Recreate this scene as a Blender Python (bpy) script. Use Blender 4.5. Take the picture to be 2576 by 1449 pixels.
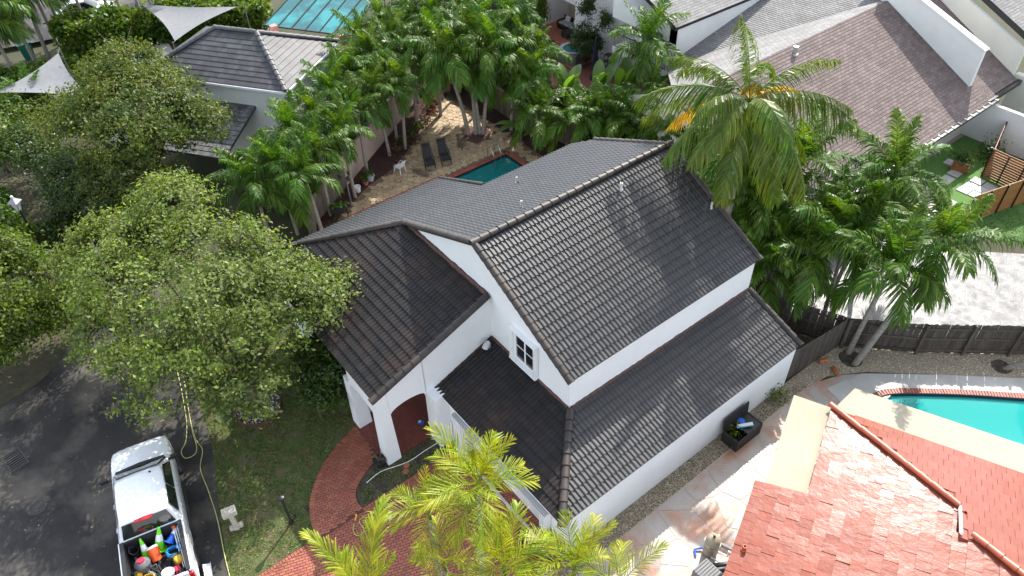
import bpy, bmesh, math, random
import numpy as np
from math import sin, cos, tan, pi, radians, sqrt, atan2
from mathutils import Vector, Matrix
random.seed(7); NR = np.random.RandomState(5)
for o in list(bpy.data.objects): bpy.data.objects.remove(o)
SC = bpy.context.scene
COL = SC.collection
V = Vector
# ------------------------------------------------------------------ camera
FPX, IW, IH = 1884.0, 2576.0, 1449.0
YAW, PITCH, ROLL = radians(143.2), radians(42.75), radians(-1.97)
CAMP = V((0, 0, 25.0))
_d = V((cos(PITCH)*cos(YAW), cos(PITCH)*sin(YAW), -sin(PITCH)))
_r = _d.cross(V((0, 0, 1))).normalized(); _u = _r.cross(_d)
_r2 = cos(ROLL)*_r + sin(ROLL)*_u; _u2 = -sin(ROLL)*_r + cos(ROLL)*_u
cd = bpy.data.cameras.new('camera'); cam = bpy.data.objects.new('camera', cd); COL.objects.link(cam)
cam.matrix_world = Matrix(((_r2.x, _u2.x, -_d.x, 0), (_r2.y, _u2.y, -_d.y, 0), (_r2.z, _u2.z, -_d.z, CAMP.z), (0, 0, 0, 1)))
cd.sensor_width = 36.0; cd.lens = FPX/IW*36.0; cd.clip_start = 0.5; cd.clip_end = 2000
SC.camera = cam
def ray(x, y): return _r2*((x-IW/2)/FPX) - _u2*((y-IH/2)/FPX) + _d
def at(x, y, z=0.0):
    v = ray(x, y); return CAMP + v*((z-CAMP.z)/v.z)
def onplane(x, y, p, n):
    v = ray(x, y); return CAMP + v*((p-CAMP).dot(n)/v.dot(n))
def P(i, j, x, y, z=0.0): return at(644*i+x/3, 483*j+y/3, z)     # tile (i,j) of the photograph
# ------------------------------------------------------------------ light
SUNV = V((0.55, -1.03, -1.0)).normalized()                       # direction the light travels
wd = bpy.data.worlds.new('World'); SC.world = wd; wd.use_nodes = True
nt = wd.node_tree; bg = nt.nodes['Background']; sky = nt.nodes.new('ShaderNodeTexSky')
sky.sky_type = 'NISHITA'; sky.sun_disc = False; sky.sun_elevation = math.asin(-SUNV.z)
sky.sun_rotation = atan2(-SUNV.x, -SUNV.y); sky.air_density = 1.0; sky.dust_density = 1.0; sky.ozone_density = 0.0
hsv = nt.nodes.new('ShaderNodeHueSaturation'); hsv.inputs['Saturation'].default_value = 0.45
nt.links.new(sky.outputs[0], hsv.inputs['Color']); nt.links.new(hsv.outputs[0], bg.inputs[0]); bg.inputs[1].default_value = 0.15
sl = bpy.data.lights.new('sun', 'SUN'); so = bpy.data.objects.new('sun', sl); COL.objects.link(so)
sl.energy = 2.7; sl.angle = radians(0.53); sl.color = (1.0, 0.955, 0.88)
so.rotation_euler = SUNV.to_track_quat('-Z', 'Y').to_euler(); so.location = (-20, 40, 60)
vs = SC.view_settings; vs.view_transform = 'Standard'; vs.look = 'None'; vs.exposure = 1.68; vs.gamma = 1.0
SC.render.engine = 'CYCLES'; SC.render.resolution_x = 1024; SC.render.resolution_y = 576
# ------------------------------------------------------------------ naming helpers
def tag(o, label=None, cat=None, group=None, kind=None):
    if label: o['label'] = label
    if cat: o['category'] = cat
    if group: o['group'] = group
    if kind: o['kind'] = kind
    return o
def thing(name, loc, label, cat, group=None, rz=0.0):
    o = bpy.data.objects.new(name, None); COL.objects.link(o); o.location = loc; o.rotation_euler = (0, 0, rz)
    o.empty_display_size = 0.1
    return tag(o, label, cat, group)
def link(name, me, parent=None, loc=None, rz=None, mat=None, world=True):
    o = bpy.data.objects.new(name, me); COL.objects.link(o)
    if mat is not None and not me.materials: me.materials.append(mat)
    if parent is not None: o.parent = parent
    if loc is not None: o.location = loc
    if rz is not None: o.rotation_euler = (0, 0, rz)
    return o
def wchild(o, parent):
    """parent keeping world coordinates of mesh data (parents here carry only loc + rz)"""
    o.parent = parent; o.matrix_parent_inverse = pmat(parent).inverted(); return o
def pmat(p):
    m = Matrix.Translation(p.location) @ p.rotation_euler.to_matrix().to_4x4()
    if p.parent: m = pmat(p.parent) @ p.matrix_parent_inverse @ m
    return m
# ------------------------------------------------------------------ mesh builder
class MB:
    def __init__(s): s.v = []; s.f = []; s.r = []
    def face(s, pts, r=0.0):
        n = len(s.v); s.v += [tuple(p) for p in pts]; s.f.append(tuple(range(n, n+len(pts)))); s.r.append(r)
    def add(s, vs, fs, r=0.0):
        n = len(s.v); s.v += [tuple(p) for p in vs]
        for f in fs: s.f.append(tuple(i+n for i in f)); s.r.append(r)
    def box(s, c, size, m=None, r=0.0):
        hx, hy, hz = size[0]/2, size[1]/2, size[2]/2; c = V(c)
        q = [V((x, y, z)) for z in (-hz, hz) for x, y in ((-hx, -hy), (hx, -hy), (hx, hy), (-hx, hy))]
        if m is not None: q = [m @ p for p in q]
        s.add([c+p for p in q], [(3, 2, 1, 0), (4, 5, 6, 7), (0, 1, 5, 4), (1, 2, 6, 5), (2, 3, 7, 6), (3, 0, 4, 7)], r)
    def ab(s, a, b, r=0.0):
        a = V(a); b = V(b); s.box((a+b)/2, (abs(b.x-a.x), abs(b.y-a.y), abs(b.z-a.z)), None, r)
    def prism(s, poly, z0, z1, r=0.0):
        poly = [V((p[0], p[1], 0)) for p in poly]
        if area2(poly) < 0: poly = poly[::-1]
        n = len(poly)
        s.add([(p.x, p.y, z0) for p in poly]+[(p.x, p.y, z1) for p in poly],
              [tuple(range(n))[::-1], tuple(range(n, 2*n))]+[(i, (i+1) % n, (i+1) % n+n, i+n) for i in range(n)], r)
    def slab(s, poly, th, r=0.0):
        """3-D polygon thickened along -normal"""
        poly = [V(p) for p in poly]; n_ = pnormal(poly)
        if n_.z < 0: poly = poly[::-1]; n_ = -n_
        n = len(poly)
        s.add(poly+[p-n_*th for p in poly], [tuple(range(n)), tuple(range(n, 2*n))[::-1]]+[(i, i+n, (i+1) % n+n, (i+1) % n) for i in range(n)], r)
    def tube(s, path, rad, n=8, r=0.0, caps=True):
        path = [V(p) for p in path]; k = len(path)
        rads = rad if isinstance(rad, (list, tuple)) else [rad]*k
        b = len(s.v); side = None
        for i, p in enumerate(path):
            t = (path[min(i+1, k-1)]-path[max(i-1, 0)])
            t = t.normalized() if t.length > 1e-9 else V((0, 0, 1))
            if side is None: side = (t.cross(V((0, 0, 1))) if abs(t.z) < .9 else t.cross(V((1, 0, 0)))).normalized()
            side = (side - t*side.dot(t)); side = side.normalized() if side.length > 1e-6 else t.orthogonal().normalized()
            up = t.cross(side)
            for q in range(n):
                a = 2*pi*q/n; s.v.append(tuple(p+(side*cos(a)+up*sin(a))*rads[i]))
        for i in range(k-1):
            for q in range(n):
                a = b+i*n+q; c = b+i*n+(q+1) % n; s.f.append((a, c, c+n, a+n)); s.r.append(r)
        if caps:
            s.f.append(tuple(range(b, b+n))[::-1]); s.r.append(r); s.f.append(tuple(range(b+(k-1)*n, b+k*n))); s.r.append(r)
    def lathe(s, prof, c=(0, 0, 0), n=16, r=0.0, m=None):
        b = len(s.v); c = V(c); k = len(prof)
        for (rr, z) in prof:
            for q in range(n):
                p = V((rr*cos(2*pi*q/n), rr*sin(2*pi*q/n), z))
                if m is not None: p = m @ p
                s.v.append(tuple(c+p))
        for i in range(k-1):
            for q in range(n):
                a = b+i*n+q; d = b+i*n+(q+1) % n; s.f.append((a, d, d+n, a+n)); s.r.append(r)
        s.f.append(tuple(range(b, b+n))[::-1]); s.r.append(r); s.f.append(tuple(range(b+(k-1)*n, b+k*n))); s.r.append(r)
    def mesh(s, name='m', smooth=False):
        me = bpy.data.meshes.new(name); me.from_pydata(s.v, [], s.f)
        if len(s.r) == len(me.polygons):
            a = me.attributes.new('rnd', 'FLOAT', 'FACE'); a.data.foreach_set('value', s.r)
        if smooth: me.polygons.foreach_set('use_smooth', [True]*len(me.polygons))
        me.update(); return me
    def build(s, name, mat, parent=None, smooth=False, bevel=0.0, auto=None):
        me = s.mesh(name, smooth or auto is not None)
        if bevel:
            bm = bmesh.new(); bm.from_mesh(me); bmesh.ops.remove_doubles(bm, verts=bm.verts, dist=1e-5)
            bmesh.ops.bevel(bm, geom=[e for e in bm.edges if e.is_manifold and e.calc_face_angle(0) > .5], offset=bevel, segments=2, affect='EDGES', profile=.5)
            bm.to_mesh(me); bm.free()
        if auto is not None: me.set_sharp_from_angle(angle=auto)
        me.materials.append(mat); o = bpy.data.objects.new(name, me); COL.objects.link(o)
        if parent is not None: wchild(o, parent)
        return o
def area2(p): return sum(p[i][0]*p[(i+1) % len(p)][1]-p[(i+1) % len(p)][0]*p[i][1] for i in range(len(p)))/2
def pnormal(p):
    n = V((0, 0, 0))
    for i in range(len(p)): n += (p[i]-p[0]).cross(p[(i+1) % len(p)]-p[0])
    return n.normalized()
def mesh_np(name, v, f, rnd, mat=None, smooth=False):
    v = np.ascontiguousarray(v, dtype=np.float32).reshape(-1, 3); f = np.ascontiguousarray(f, dtype=np.int32); k = f.shape[1]
    me = bpy.data.meshes.new(name); me.vertices.add(len(v)); me.vertices.foreach_set('co', v.ravel())
    me.loops.add(f.size); me.loops.foreach_set('vertex_index', f.ravel()); me.polygons.add(len(f))
    me.polygons.foreach_set('loop_start', np.arange(0, f.size, k, dtype=np.int32))
    me.update(calc_edges=True)
    a = me.attributes.new('rnd', 'FLOAT', 'FACE'); a.data.foreach_set('value', np.ascontiguousarray(rnd, dtype=np.float32))
    if smooth: me.polygons.foreach_set('use_smooth', [True]*len(f))
    if mat: me.materials.append(mat)
    return me
def inside(p, poly):
    x, y = p[0], p[1]; c = False; n = len(poly); j = n-1
    for i in range(n):
        xi, yi = poly[i][0], poly[i][1]; xj, yj = poly[j][0], poly[j][1]
        if (yi > y) != (yj > y) and x < (xj-xi)*(y-yi)/(yj-yi)+xi: c = not c
        j = i
    return c
def clip(poly, p, n):
    """keep the side of a 2-D polygon where (q-p).n <= 0"""
    out = []; k = len(poly)
    for i in range(k):
        a, b = poly[i], poly[(i+1) % k]; da = (a[0]-p[0])*n[0]+(a[1]-p[1])*n[1]; db = (b[0]-p[0])*n[0]+(b[1]-p[1])*n[1]
        if da <= 0: out.append(a)
        if da*db < 0: t = da/(da-db); out.append((a[0]+(b[0]-a[0])*t, a[1]+(b[1]-a[1])*t))
    return out
# ------------------------------------------------------------------ materials
MATS = {}
def mat(name, col, rough=.6, col2=None, nscale=2.0, nmix=(.4, .65), rnd=.0, bump=0.0, bscale=30.0, spec=.5, metal=0.0, coat=0.0,
        col3=None, n3=(.3, .55, .7), detail=6.0, stretch=None, rvar=0.0, sss=0, trans=0.0, transcol=None, hue=0.0, aniso=None, rrough=0.0):
    m = bpy.data.materials.new(name); MATS[name] = m; m.use_nodes = True; t = m.node_tree; N = t.nodes; L = t.links
    b = N['Principled BSDF']; out = N['Material Output']
    b.inputs['Roughness'].default_value = rough; b.inputs['Specular IOR Level'].default_value = spec; b.inputs['Metallic'].default_value = metal
    b.inputs['Coat Weight'].default_value = coat; b.inputs['Coat Roughness'].default_value = .08
    geo = N.new('ShaderNodeNewGeometry'); pos = geo.outputs['Position']
    if stretch:
        mp = N.new('ShaderNodeMapping'); mp.inputs['Scale'].default_value = stretch; L.new(pos, mp.inputs[0]); pos = mp.outputs[0]
    def noise(sc, det=detail):
        n = N.new('ShaderNodeTexNoise'); n.inputs['Scale'].default_value = sc; n.inputs['Detail'].default_value = det; n.inputs['Roughness'].default_value = .62
        L.new(pos, n.inputs['Vector']); return n.outputs['Fac']
    def ramp(src, lo, hi):
        r = N.new('ShaderNodeMapRange'); r.inputs['From Min'].default_value = lo; r.inputs['From Max'].default_value = hi; L.new(src, r.inputs['Value']); return r.outputs[0]
    def mixc(f, a, c):
        x = N.new('ShaderNodeMix'); x.data_type = 'RGBA'
        if hasattr(f, 'links'): L.new(f, x.inputs[0])
        else: x.inputs[0].default_value = f
        for s_, k in ((a, 6), (c, 7)):
            if hasattr(s_, 'links'): L.new(s_, x.inputs[k])
            else: x.inputs[k].default_value = (*s_, 1)
        return x.outputs[2]
    cur = tuple(col)
    if col2: cur = mixc(ramp(noise(nscale), *nmix), col, col2)
    if col3: cur = mixc(ramp(noise(n3[0]), n3[1], n3[2]), cur, col3)
    if rnd or rrough:
        at_ = N.new('ShaderNodeAttribute'); at_.attribute_name = 'rnd'; oi = N.new('ShaderNodeObjectInfo')
        ad = N.new('ShaderNodeMath'); ad.operation = 'ADD'; L.new(at_.outputs['Fac'], ad.inputs[0]); L.new(oi.outputs['Random'], ad.inputs[1])
        fr = N.new('ShaderNodeMath'); fr.operation = 'FRACT'; L.new(ad.outputs[0], fr.inputs[0])
        hs = N.new('ShaderNodeHueSaturation')
        mr = N.new('ShaderNodeMapRange'); mr.inputs['To Min'].default_value = 1-rnd; mr.inputs['To Max'].default_value = 1+rnd; L.new(fr.outputs[0], mr.inputs['Value'])
        L.new(mr.outputs[0], hs.inputs['Value'])
        if hue:
            m7 = N.new('ShaderNodeMath'); m7.operation = 'MULTIPLY'; m7.inputs[1].default_value = 7.13; L.new(fr.outputs[0], m7.inputs[0])
            f7 = N.new('ShaderNodeMath'); f7.operation = 'FRACT'; L.new(m7.outputs[0], f7.inputs[0])
            mh = N.new('ShaderNodeMapRange'); mh.inputs['To Min'].default_value = .5-hue; mh.inputs['To Max'].default_value = .5+hue; L.new(f7.outputs[0], mh.inputs['Value']); L.new(mh.outputs[0], hs.inputs['Hue'])
        if hasattr(cur, 'links'): L.new(cur, hs.inputs['Color'])
        else: hs.inputs['Color'].default_value = (*cur, 1)
        cur = hs.outputs[0]
        if rrough:
            m3 = N.new('ShaderNodeMath'); m3.operation = 'MULTIPLY'; m3.inputs[1].default_value = 3.77; L.new(fr.outputs[0], m3.inputs[0])
            f3 = N.new('ShaderNodeMath'); f3.operation = 'FRACT'; L.new(m3.outputs[0], f3.inputs[0])
            mq = N.new('ShaderNodeMapRange'); mq.inputs['To Min'].default_value = rough-rrough; mq.inputs['To Max'].default_value = rough+rrough; L.new(f3.outputs[0], mq.inputs['Value']); L.new(mq.outputs[0], b.inputs['Roughness'])
    if hasattr(cur, 'links'): L.new(cur, b.inputs['Base Color'])
    else: b.inputs['Base Color'].default_value = (*cur, 1)
    if rvar:
        rr = N.new('ShaderNodeMapRange'); rr.inputs['From Min'].default_value = .35; rr.inputs['From Max'].default_value = .65
        rr.inputs['To Min'].default_value = max(.02, rough-rvar); rr.inputs['To Max'].default_value = rough+rvar; L.new(noise(nscale*1.7), rr.inputs['Value']); L.new(rr.outputs[0], b.inputs['Roughness'])
    if bump:
        bp = N.new('ShaderNodeBump'); bp.inputs['Strength'].default_value = bump; bp.inputs['Distance'].default_value = .02; L.new(noise(bscale, 4), bp.inputs['Height']); L.new(bp.outputs[0], b.inputs['Normal'])
    if trans:
        tr = N.new('ShaderNodeBsdfTranslucent'); mx = N.new('ShaderNodeMixShader'); mx.inputs[0].default_value = trans
        g = N.new('ShaderNodeMix'); g.data_type = 'RGBA'; g.blend_type = 'MULTIPLY'; g.inputs[0].default_value = 1
        if hasattr(cur, 'links'): L.new(cur, g.inputs[6])
        else: g.inputs[6].default_value = (*cur, 1)
        g.inputs[7].default_value = (*(transcol or (1.9, 1.7, .7)), 1); L.new(g.outputs[2], tr.inputs[0])
        L.new(b.outputs[0], mx.inputs[1]); L.new(tr.outputs[0], mx.inputs[2]); L.new(mx.outputs[0], out.inputs['Surface'])
    m.diffuse_color = (*col, 1); return m
def water(name, col, bumps=6.0, alpha=.75):
    m = bpy.data.materials.new(name); m.use_nodes = True; t = m.node_tree; N = t.nodes; L = t.links; b = N['Principled BSDF']
    b.inputs['Base Color'].default_value = (*col, 1); b.inputs['Roughness'].default_value = .03; b.inputs['IOR'].default_value = 1.33; b.inputs['Alpha'].default_value = alpha
    n = N.new('ShaderNodeTexNoise'); n.inputs['Scale'].default_value = bumps; bp = N.new('ShaderNodeBump'); bp.inputs['Strength'].default_value = .12; bp.inputs['Distance'].default_value = .03
    g = N.new('ShaderNodeNewGeometry'); L.new(g.outputs['Position'], n.inputs['Vector']); L.new(n.outputs['Fac'], bp.inputs['Height']); L.new(bp.outputs[0], b.inputs['Normal']); return m
m_plaster = mat('white_plaster', (.78, .79, .80), .75, (.70, .72, .73), .6, (.35, .75), bump=.35, bscale=14, col3=(.6, .6, .58), n3=(1.5, .66, .9))
m_trim = mat('white_trim', (.8, .81, .82), .4)
m_tile = mat('dark_roof_tile', (.011, .0102, .0103), .42, (.018, .0163, .0155), 1.2, (.35, .7), rnd=.28, spec=.75, col3=(.045, .024, .017), n3=(.9, .62, .78), rvar=.07)
m_tileold = mat('rusty_roof_tile', (.013, .0115, .0115), .55, (.032, .019, .014), .7, (.44, .70), rnd=.32, spec=.3, col3=(.12, .042, .022), n3=(1.7, .66, .80))
m_cap = mat('roof_cap', (.024, .02, .018), .55, (.045, .031, .024), 1.8, (.4, .7), rnd=.3, col3=(.16, .055, .03), n3=(1.1, .63, .74))
m_deck = mat('roof_underlay', (.03, .025, .023), .9)
m_mortar = mat('mortar_flashing', (.12, .055, .04), .9, (.07, .045, .04), 5, bump=.6, bscale=25)
m_glass = mat('window_glass', (.012, .014, .016), .06, spec=.8)
m_asphalt = mat('asphalt', (.017, .016, .017), .7, (.034, .032, .031), .35, (.4, .62), bump=.5, bscale=60, col3=(.11, .097, .08), n3=(.38, .47, .68), rvar=.15, spec=.3)
m_asphaltwet = mat('wet_asphalt', (.03, .03, .032), .38, (.07, .07, .07), 1.3, (.42, .6), bump=.9, bscale=26, rvar=.16, spec=.6)
m_brick = mat('red_brick_paver', (.32, .10, .06), .5, (.25, .075, .045), 1.1, (.4, .62), rnd=.16, bump=.3, bscale=60, hue=.012)
m_joint = mat('paver_joint', (.10, .04, .028), .95)
m_brickcop = mat('pool_coping_brick', (.27, .068, .045), .5, rnd=.25, bump=.3, bscale=60)
m_soil = mat('garden_soil', (.04, .032, .024), .95, (.085, .068, .045), 3, bump=.9, bscale=30)
m_mulch = mat('bark_mulch', (.055, .025, .02), .95, (.10, .045, .035), 7, rnd=.5, bump=.9, bscale=40)
m_ground = mat('ground_soil_grass', (.035, .05, .016), .95, (.06, .05, .03), .6, bump=.8, bscale=20)
m_lawn = mat('lawn', (.075, .10, .025), .95, (.12, .095, .055), 1.6, (.42, .62), bump=.9, bscale=45, col3=(.04, .07, .015), n3=(4, .5, .6))
m_blade = mat('grass_blade', (.115, .165, .035), .6, (.16, .17, .06), .8, (.4, .65), rnd=.45, trans=.35, hue=.02)
m_turf = mat('artificial_turf', (.065, .16, .022), .85, (.08, .19, .03), 9, bump=.8, bscale=90)
m_gravel = mat('gravel_bed', (.42, .35, .25), .9, (.17, .14, .10), 14, bump=1, bscale=60)
m_stone = mat('gravel_stone', (.52, .44, .33), .85, rnd=.55, hue=.02)
m_flag = mat('flagstone', (.38, .34, .30), .38, (.40, .20, .12), .6, (.45, .62), rnd=.10, bump=.35, bscale=9, col3=(.30, .27, .24), n3=(1.7, .58, .75), rvar=.12)
m_grout = mat('flagstone_grout', (.42, .34, .28), .8)
m_hex = mat('stamped_concrete', (.42, .31, .18), .7, (.34, .25, .15), .8, rnd=.13, bump=.4, bscale=20)
m_hexj = mat('stamped_joint', (.16, .10, .06), .9)
m_wood = mat('weathered_fence', (.10, .08, .065), .9, (.045, .035, .028), 2.2, (.4, .65), rnd=.3, bump=.5, bscale=30, stretch=(9, 9, 1))
m_wood2 = mat('grey_fence', (.16, .13, .10), .85, (.09, .07, .055), 3, (.4, .65), rnd=.3, bump=.5, bscale=30, stretch=(9, 9, 1))
m_woodorange = mat('stained_wood', (.30, .13, .04), .5, (.22, .09, .03), 3, rnd=.12, stretch=(2, 2, 9))
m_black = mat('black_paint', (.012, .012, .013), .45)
m_blackg = mat('black_gutter', (.016, .02, .02), .35)
# ------------------------------------------------------------------ roof tiles and pavers
def barrel_tile(w=.36, L=.41, h=.046, t=.05, waves=2, seg=5):
    us = []
    for k in range(waves):
        for i in range(seg+1):
            if i == seg and k < waves-1: continue
            us.append((k+i/seg)/waves)
    def prof(u):
        a = (u*waves) % 1.0 if u < 1 else 1.0
        return h*sin(pi*a/.68)**.8 if a < .68 else 0.0
    m = MB(); n = len(us)
    lo = [V((u*w, 0, prof(u)-.004)) for u in us]; r0 = [V((u*w, 0, prof(u)+t)) for u in us]; r1 = [V((u*w, L, prof(u)*.96)) for u in us]
    m.add(lo+r0+r1, [(i, i+1, n+i+1, n+i) for i in range(n-1)]+[(n+i, n+i+1, 2*n+i+1, 2*n+i) for i in range(n-1)])
    return m
def flat_tile(w, L, t=.025, gap=.006):
    m = MB(); x0, x1 = gap/2, w-gap/2
    m.add([(x0, 0, -.006), (x1, 0, -.006), (x0, 0, t), (x1, 0, t), (x0, L, .002), (x1, L, .002)], [(0, 1, 3, 2), (2, 3, 5, 4), (0, 2, 4), (1, 5, 3)])
    return m
def paver(w, L, t=.03, gap=.012, bev=.006):
    m = MB(); x0, x1, y0, y1 = gap/2, w-gap/2, gap/2, L-gap/2; b = bev
    m.add([(x0, y0, -t), (x1, y0, -t), (x1, y1, -t), (x0, y1, -t), (x0, y0, -b), (x1, y0, -b), (x1, y1, -b), (x0, y1, -b),
           (x0+b, y0+b, 0), (x1-b, y0+b, 0), (x1-b, y1-b, 0), (x0+b, y1-b, 0)],
          [(0, 1, 5, 4), (1, 2, 6, 5), (2, 3, 7, 6), (3, 0, 4, 7), (4, 5, 9, 8), (5, 6, 10, 9), (6, 7, 11, 10), (7, 4, 8, 11), (8, 9, 10, 11)])
    return m
class Field:
    """a field of alike pieces: the nearest ones become objects, the rest one joined 'stuff' part"""
    def __init__(s, base, w, L, rows_w=None): s.base = base; s.w = w; s.L = L; s.full = []; s.part = []; s.cut = []
    def plane(s, poly, stagger=0.0, jit=0.0, lift=.0, convex=True, u_dir=None, off=(0, 0), keep=None, rotk=.8):
        poly = [V(p) for p in poly]; n = pnormal(poly)
        if n.z < 0: n = -n; poly = poly[::-1]
        if u_dir is None:
            v = (V((0, 0, 1))-n*n.z).normalized(); u = v.cross(n)
        else: u = V(u_dir).normalized(); v = n.cross(u)
        o = min(poly, key=lambda p: p.dot(v))
        uv = [((p-o).dot(u), (p-o).dot(v)) for p in poly]
        if area2(uv) < 0: uv = uv[::-1]
        u0 = min(q[0] for q in uv)+off[0]; u1 = max(q[0] for q in uv); v0 = min(q[1] for q in uv)+off[1]; v1 = max(q[1] for q in uv)
        W, L = s.w, s.L; cutb = []
        for j in range(int((v1-v0)/L)+1):
            sh = (stagger*W if j % 2 else 0)
            for i in range(-1, int((u1-u0)/W)+2):
                a = u0+i*W-sh; b = v0+j*L
                cs = ((a+.002, b+.002), (a+W-.002, b+.002), (a+W-.002, b+L-.002), (a+.002, b+L-.002)); ins = [inside(c, uv) for c in cs]; cc = inside((a+W/2, b+L/2), uv)
                if keep and not keep(o+u*(a+W/2)+v*(b+L/2)): continue
                full = all(ins)
                if not full and not any(ins) and not cc: continue
                if not convex and not cc: continue
                dz = random.uniform(-jit, jit); org = o+u*a+v*b+n*(lift+dz)
                M = Matrix(((u.x, v.x, n.x, org.x), (u.y, v.y, n.y, org.y), (u.z, v.z, n.z, org.z), (0, 0, 0, 1)))
                if jit: M = M @ Matrix.Rotation(random.uniform(-1, 1)*jit*rotk, 4, 'X') @ Matrix.Rotation(random.uniform(-1, 1)*jit*rotk, 4, 'Y')
                if full or not convex: s.full.append(M)
                else: cutb.append(M)
        if cutb:
            vs = []; fs = []; bv = s.base.v; bf = s.base.f; bm = bmesh.new(); lay = bm.faces.layers.float.new('rnd')
            for M in cutb:
                vv = [bm.verts.new(M @ V(q)) for q in bv]; r = random.random()
                for f in bf:
                    ff = bm.faces.new([vv[i] for i in f]); ff[lay] = r
            k = len(uv); P3 = [o+u*q[0]+v*q[1] for q in uv]
            for i in range(k):
                a = P3[i]; e = P3[(i+1) % k]-a
                bmesh.ops.bisect_plane(bm, geom=bm.verts[:]+bm.edges[:]+bm.faces[:], plane_co=a, plane_no=e.cross(n), clear_outer=True)
            me = bpy.data.meshes.new('cut'); bm.to_mesh(me); bm.free(); s.cut.append(me)
    def build(s, name, rest_name, mt, parent, n=300, label=None, smooth=False, near=None):
        c = near if near is not None else CAMP
        s.full.sort(key=lambda M: (M.translation-c).length)
        me = s.base.mesh(name, smooth)
        if smooth: me.set_sharp_from_angle(angle=radians(50))
        me.materials.append(mt); out = []
        inv = pmat(parent).inverted() if parent else Matrix()
        for M in s.full[:n]:
            o = bpy.data.objects.new(name, me); COL.objects.link(o); o.parent = parent; o.matrix_local = inv @ M; out.append(o)
        rest = s.full[n:]
        if rest or s.cut:
            bm = bmesh.new(); lay = bm.faces.layers.float.new('rnd')
            for m_ in s.cut: bm.from_mesh(m_)
            bm.to_mesh(me2 := bpy.data.meshes.new(rest_name)); bm.free()
            for m_ in s.cut: bpy.data.meshes.remove(m_)
            obs = me2
            if rest:
                bv = np.array(s.base.v); nv = len(bv); k = len(rest)
                allv = np.concatenate([bv @ np.array(M.to_3x3()).T + np.array(M.translation) for M in rest])
                r = [random.random() for _ in rest]
                fs = [tuple(i+q*nv for i in f) for q in range(k) for f in s.base.f]
                me3 = bpy.data.meshes.new('t'); me3.from_pydata(allv.tolist(), [], fs)
                a = me3.attributes.new('rnd', 'FLOAT', 'FACE'); a.data.foreach_set('value', [x for x in r for _ in s.base.f])
                bm = bmesh.new(); bm.from_mesh(me2); bm.from_mesh(me3); bm.to_mesh(me2); bm.free(); bpy.data.meshes.remove(me3)
            if smooth:
                me2.polygons.foreach_set('use_smooth', [True]*len(me2.polygons)); me2.set_sharp_from_angle(angle=radians(50))
            me2.materials.append(mt); o = bpy.data.objects.new(rest_name, me2); COL.objects.link(o)
            if parent: wchild(o, parent)
            tag(o, kind='stuff'); out.append(o)
        return out
def cap_mesh(r=.125, L=.44, t=.02):
    m = MB(); n = 7; pr = [(cos(pi*i/n), sin(pi*i/n)) for i in range(n+1)]
    a = [V((0, -x*r*1.06, y*r*.95+.012)) for x, y in pr]; ai = [V((0, -x*(r*1.06-t), y*(r*.95-t)+.012)) for x, y in pr]; b = [V((L, -x*r*.88, y*r*.8)) for x, y in pr]
    k = n+1; m.add(a+b+ai, [(i, i+k, i+1+k, i+1) for i in range(n)]+[(i, i+1, i+1+2*k, i+2*k) for i in range(n)]+[tuple(range(2*k, 3*k))])
    return m
def cap_run(a, b, parent, mt, name='ridge_cap', L=.42, me=None, r=.125, up=None, start=0):
    a = V(a); b = V(b); d = (b-a); n = max(1, round(d.length/L)); st = d.length/n; x = d.normalized()
    z = V(up) if up else V((0, 0, 1)); y = z.cross(x).normalized(); z = x.cross(y)
    inv = pmat(parent).inverted() if parent else Matrix()
    for i in range(start, n):
        p = a+x*(st*i-.03); M = Matrix(((x.x, y.x, z.x, p.x), (x.y, y.y, z.y, p.y), (x.z, y.z, z.z, p.z), (0, 0, 0, 1))) @ Matrix.Rotation(random.uniform(-.02, .02), 4, 'Z') @ Matrix.Rotation(random.uniform(-.015, .015), 4, 'Y') @ Matrix.Diagonal((st/L, r/.125, r/.125, 1))
        o = bpy.data.objects.new(name, me); COL.objects.link(o); o.parent = parent; o.matrix_local = inv @ M
def voronoi(poly, sites):
    out = []
    for i, s in enumerate(sites):
        c = [tuple(p[:2]) for p in poly]
        for j, t in enumerate(sites):
            if i == j: continue
            dx, dy = t[0]-s[0], t[1]-s[1]
            if dx*dx+dy*dy > 60: continue
            c = clip(c, ((s[0]+t[0])/2, (s[1]+t[1])/2), (dx, dy))
            if len(c) < 3: break
        if len(c) >= 3: out.append(c)
    return out
def inset(poly, d):
    if area2(poly) < 0: poly = poly[::-1]
    c = list(poly); n = len(poly)
    for i in range(n):
        a, b = poly[i], poly[(i+1) % n]; ex, ey = b[0]-a[0], b[1]-a[1]; l = math.hypot(ex, ey)
        if l < 1e-6: continue
        nx, ny = ey/l, -ex/l; c = clip(c, (a[0]-nx*d, a[1]-ny*d), (nx, ny))
        if len(c) < 3: return None
    return c
def stones(cells, z, joint, name, mt, parent, th=.03, jit=.004, maxn=300, rest='stones'):
    cells = [c for c in (inset(c, joint) for c in cells) if c and abs(area2(c)) > .004]
    cells.sort(key=lambda c: (V((c[0][0], c[0][1], z))-CAMP).length); R_ = MB()
    for i, c in enumerate(cells):
        top = z+random.uniform(-jit, jit); c2 = inset(c, .008) or c
        m = MB() if i < maxn else R_; r = random.random(); n = len(c)
        if area2(c) < 0: c = c[::-1]
        m.prism(c, z-th, top-.006, r); m.face([(p[0], p[1], top) for p in c2], r)
        if i < maxn: m.build(name, mt, parent)
    if R_.v: tag(R_.build(rest, mt, parent), kind='stuff')
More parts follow.
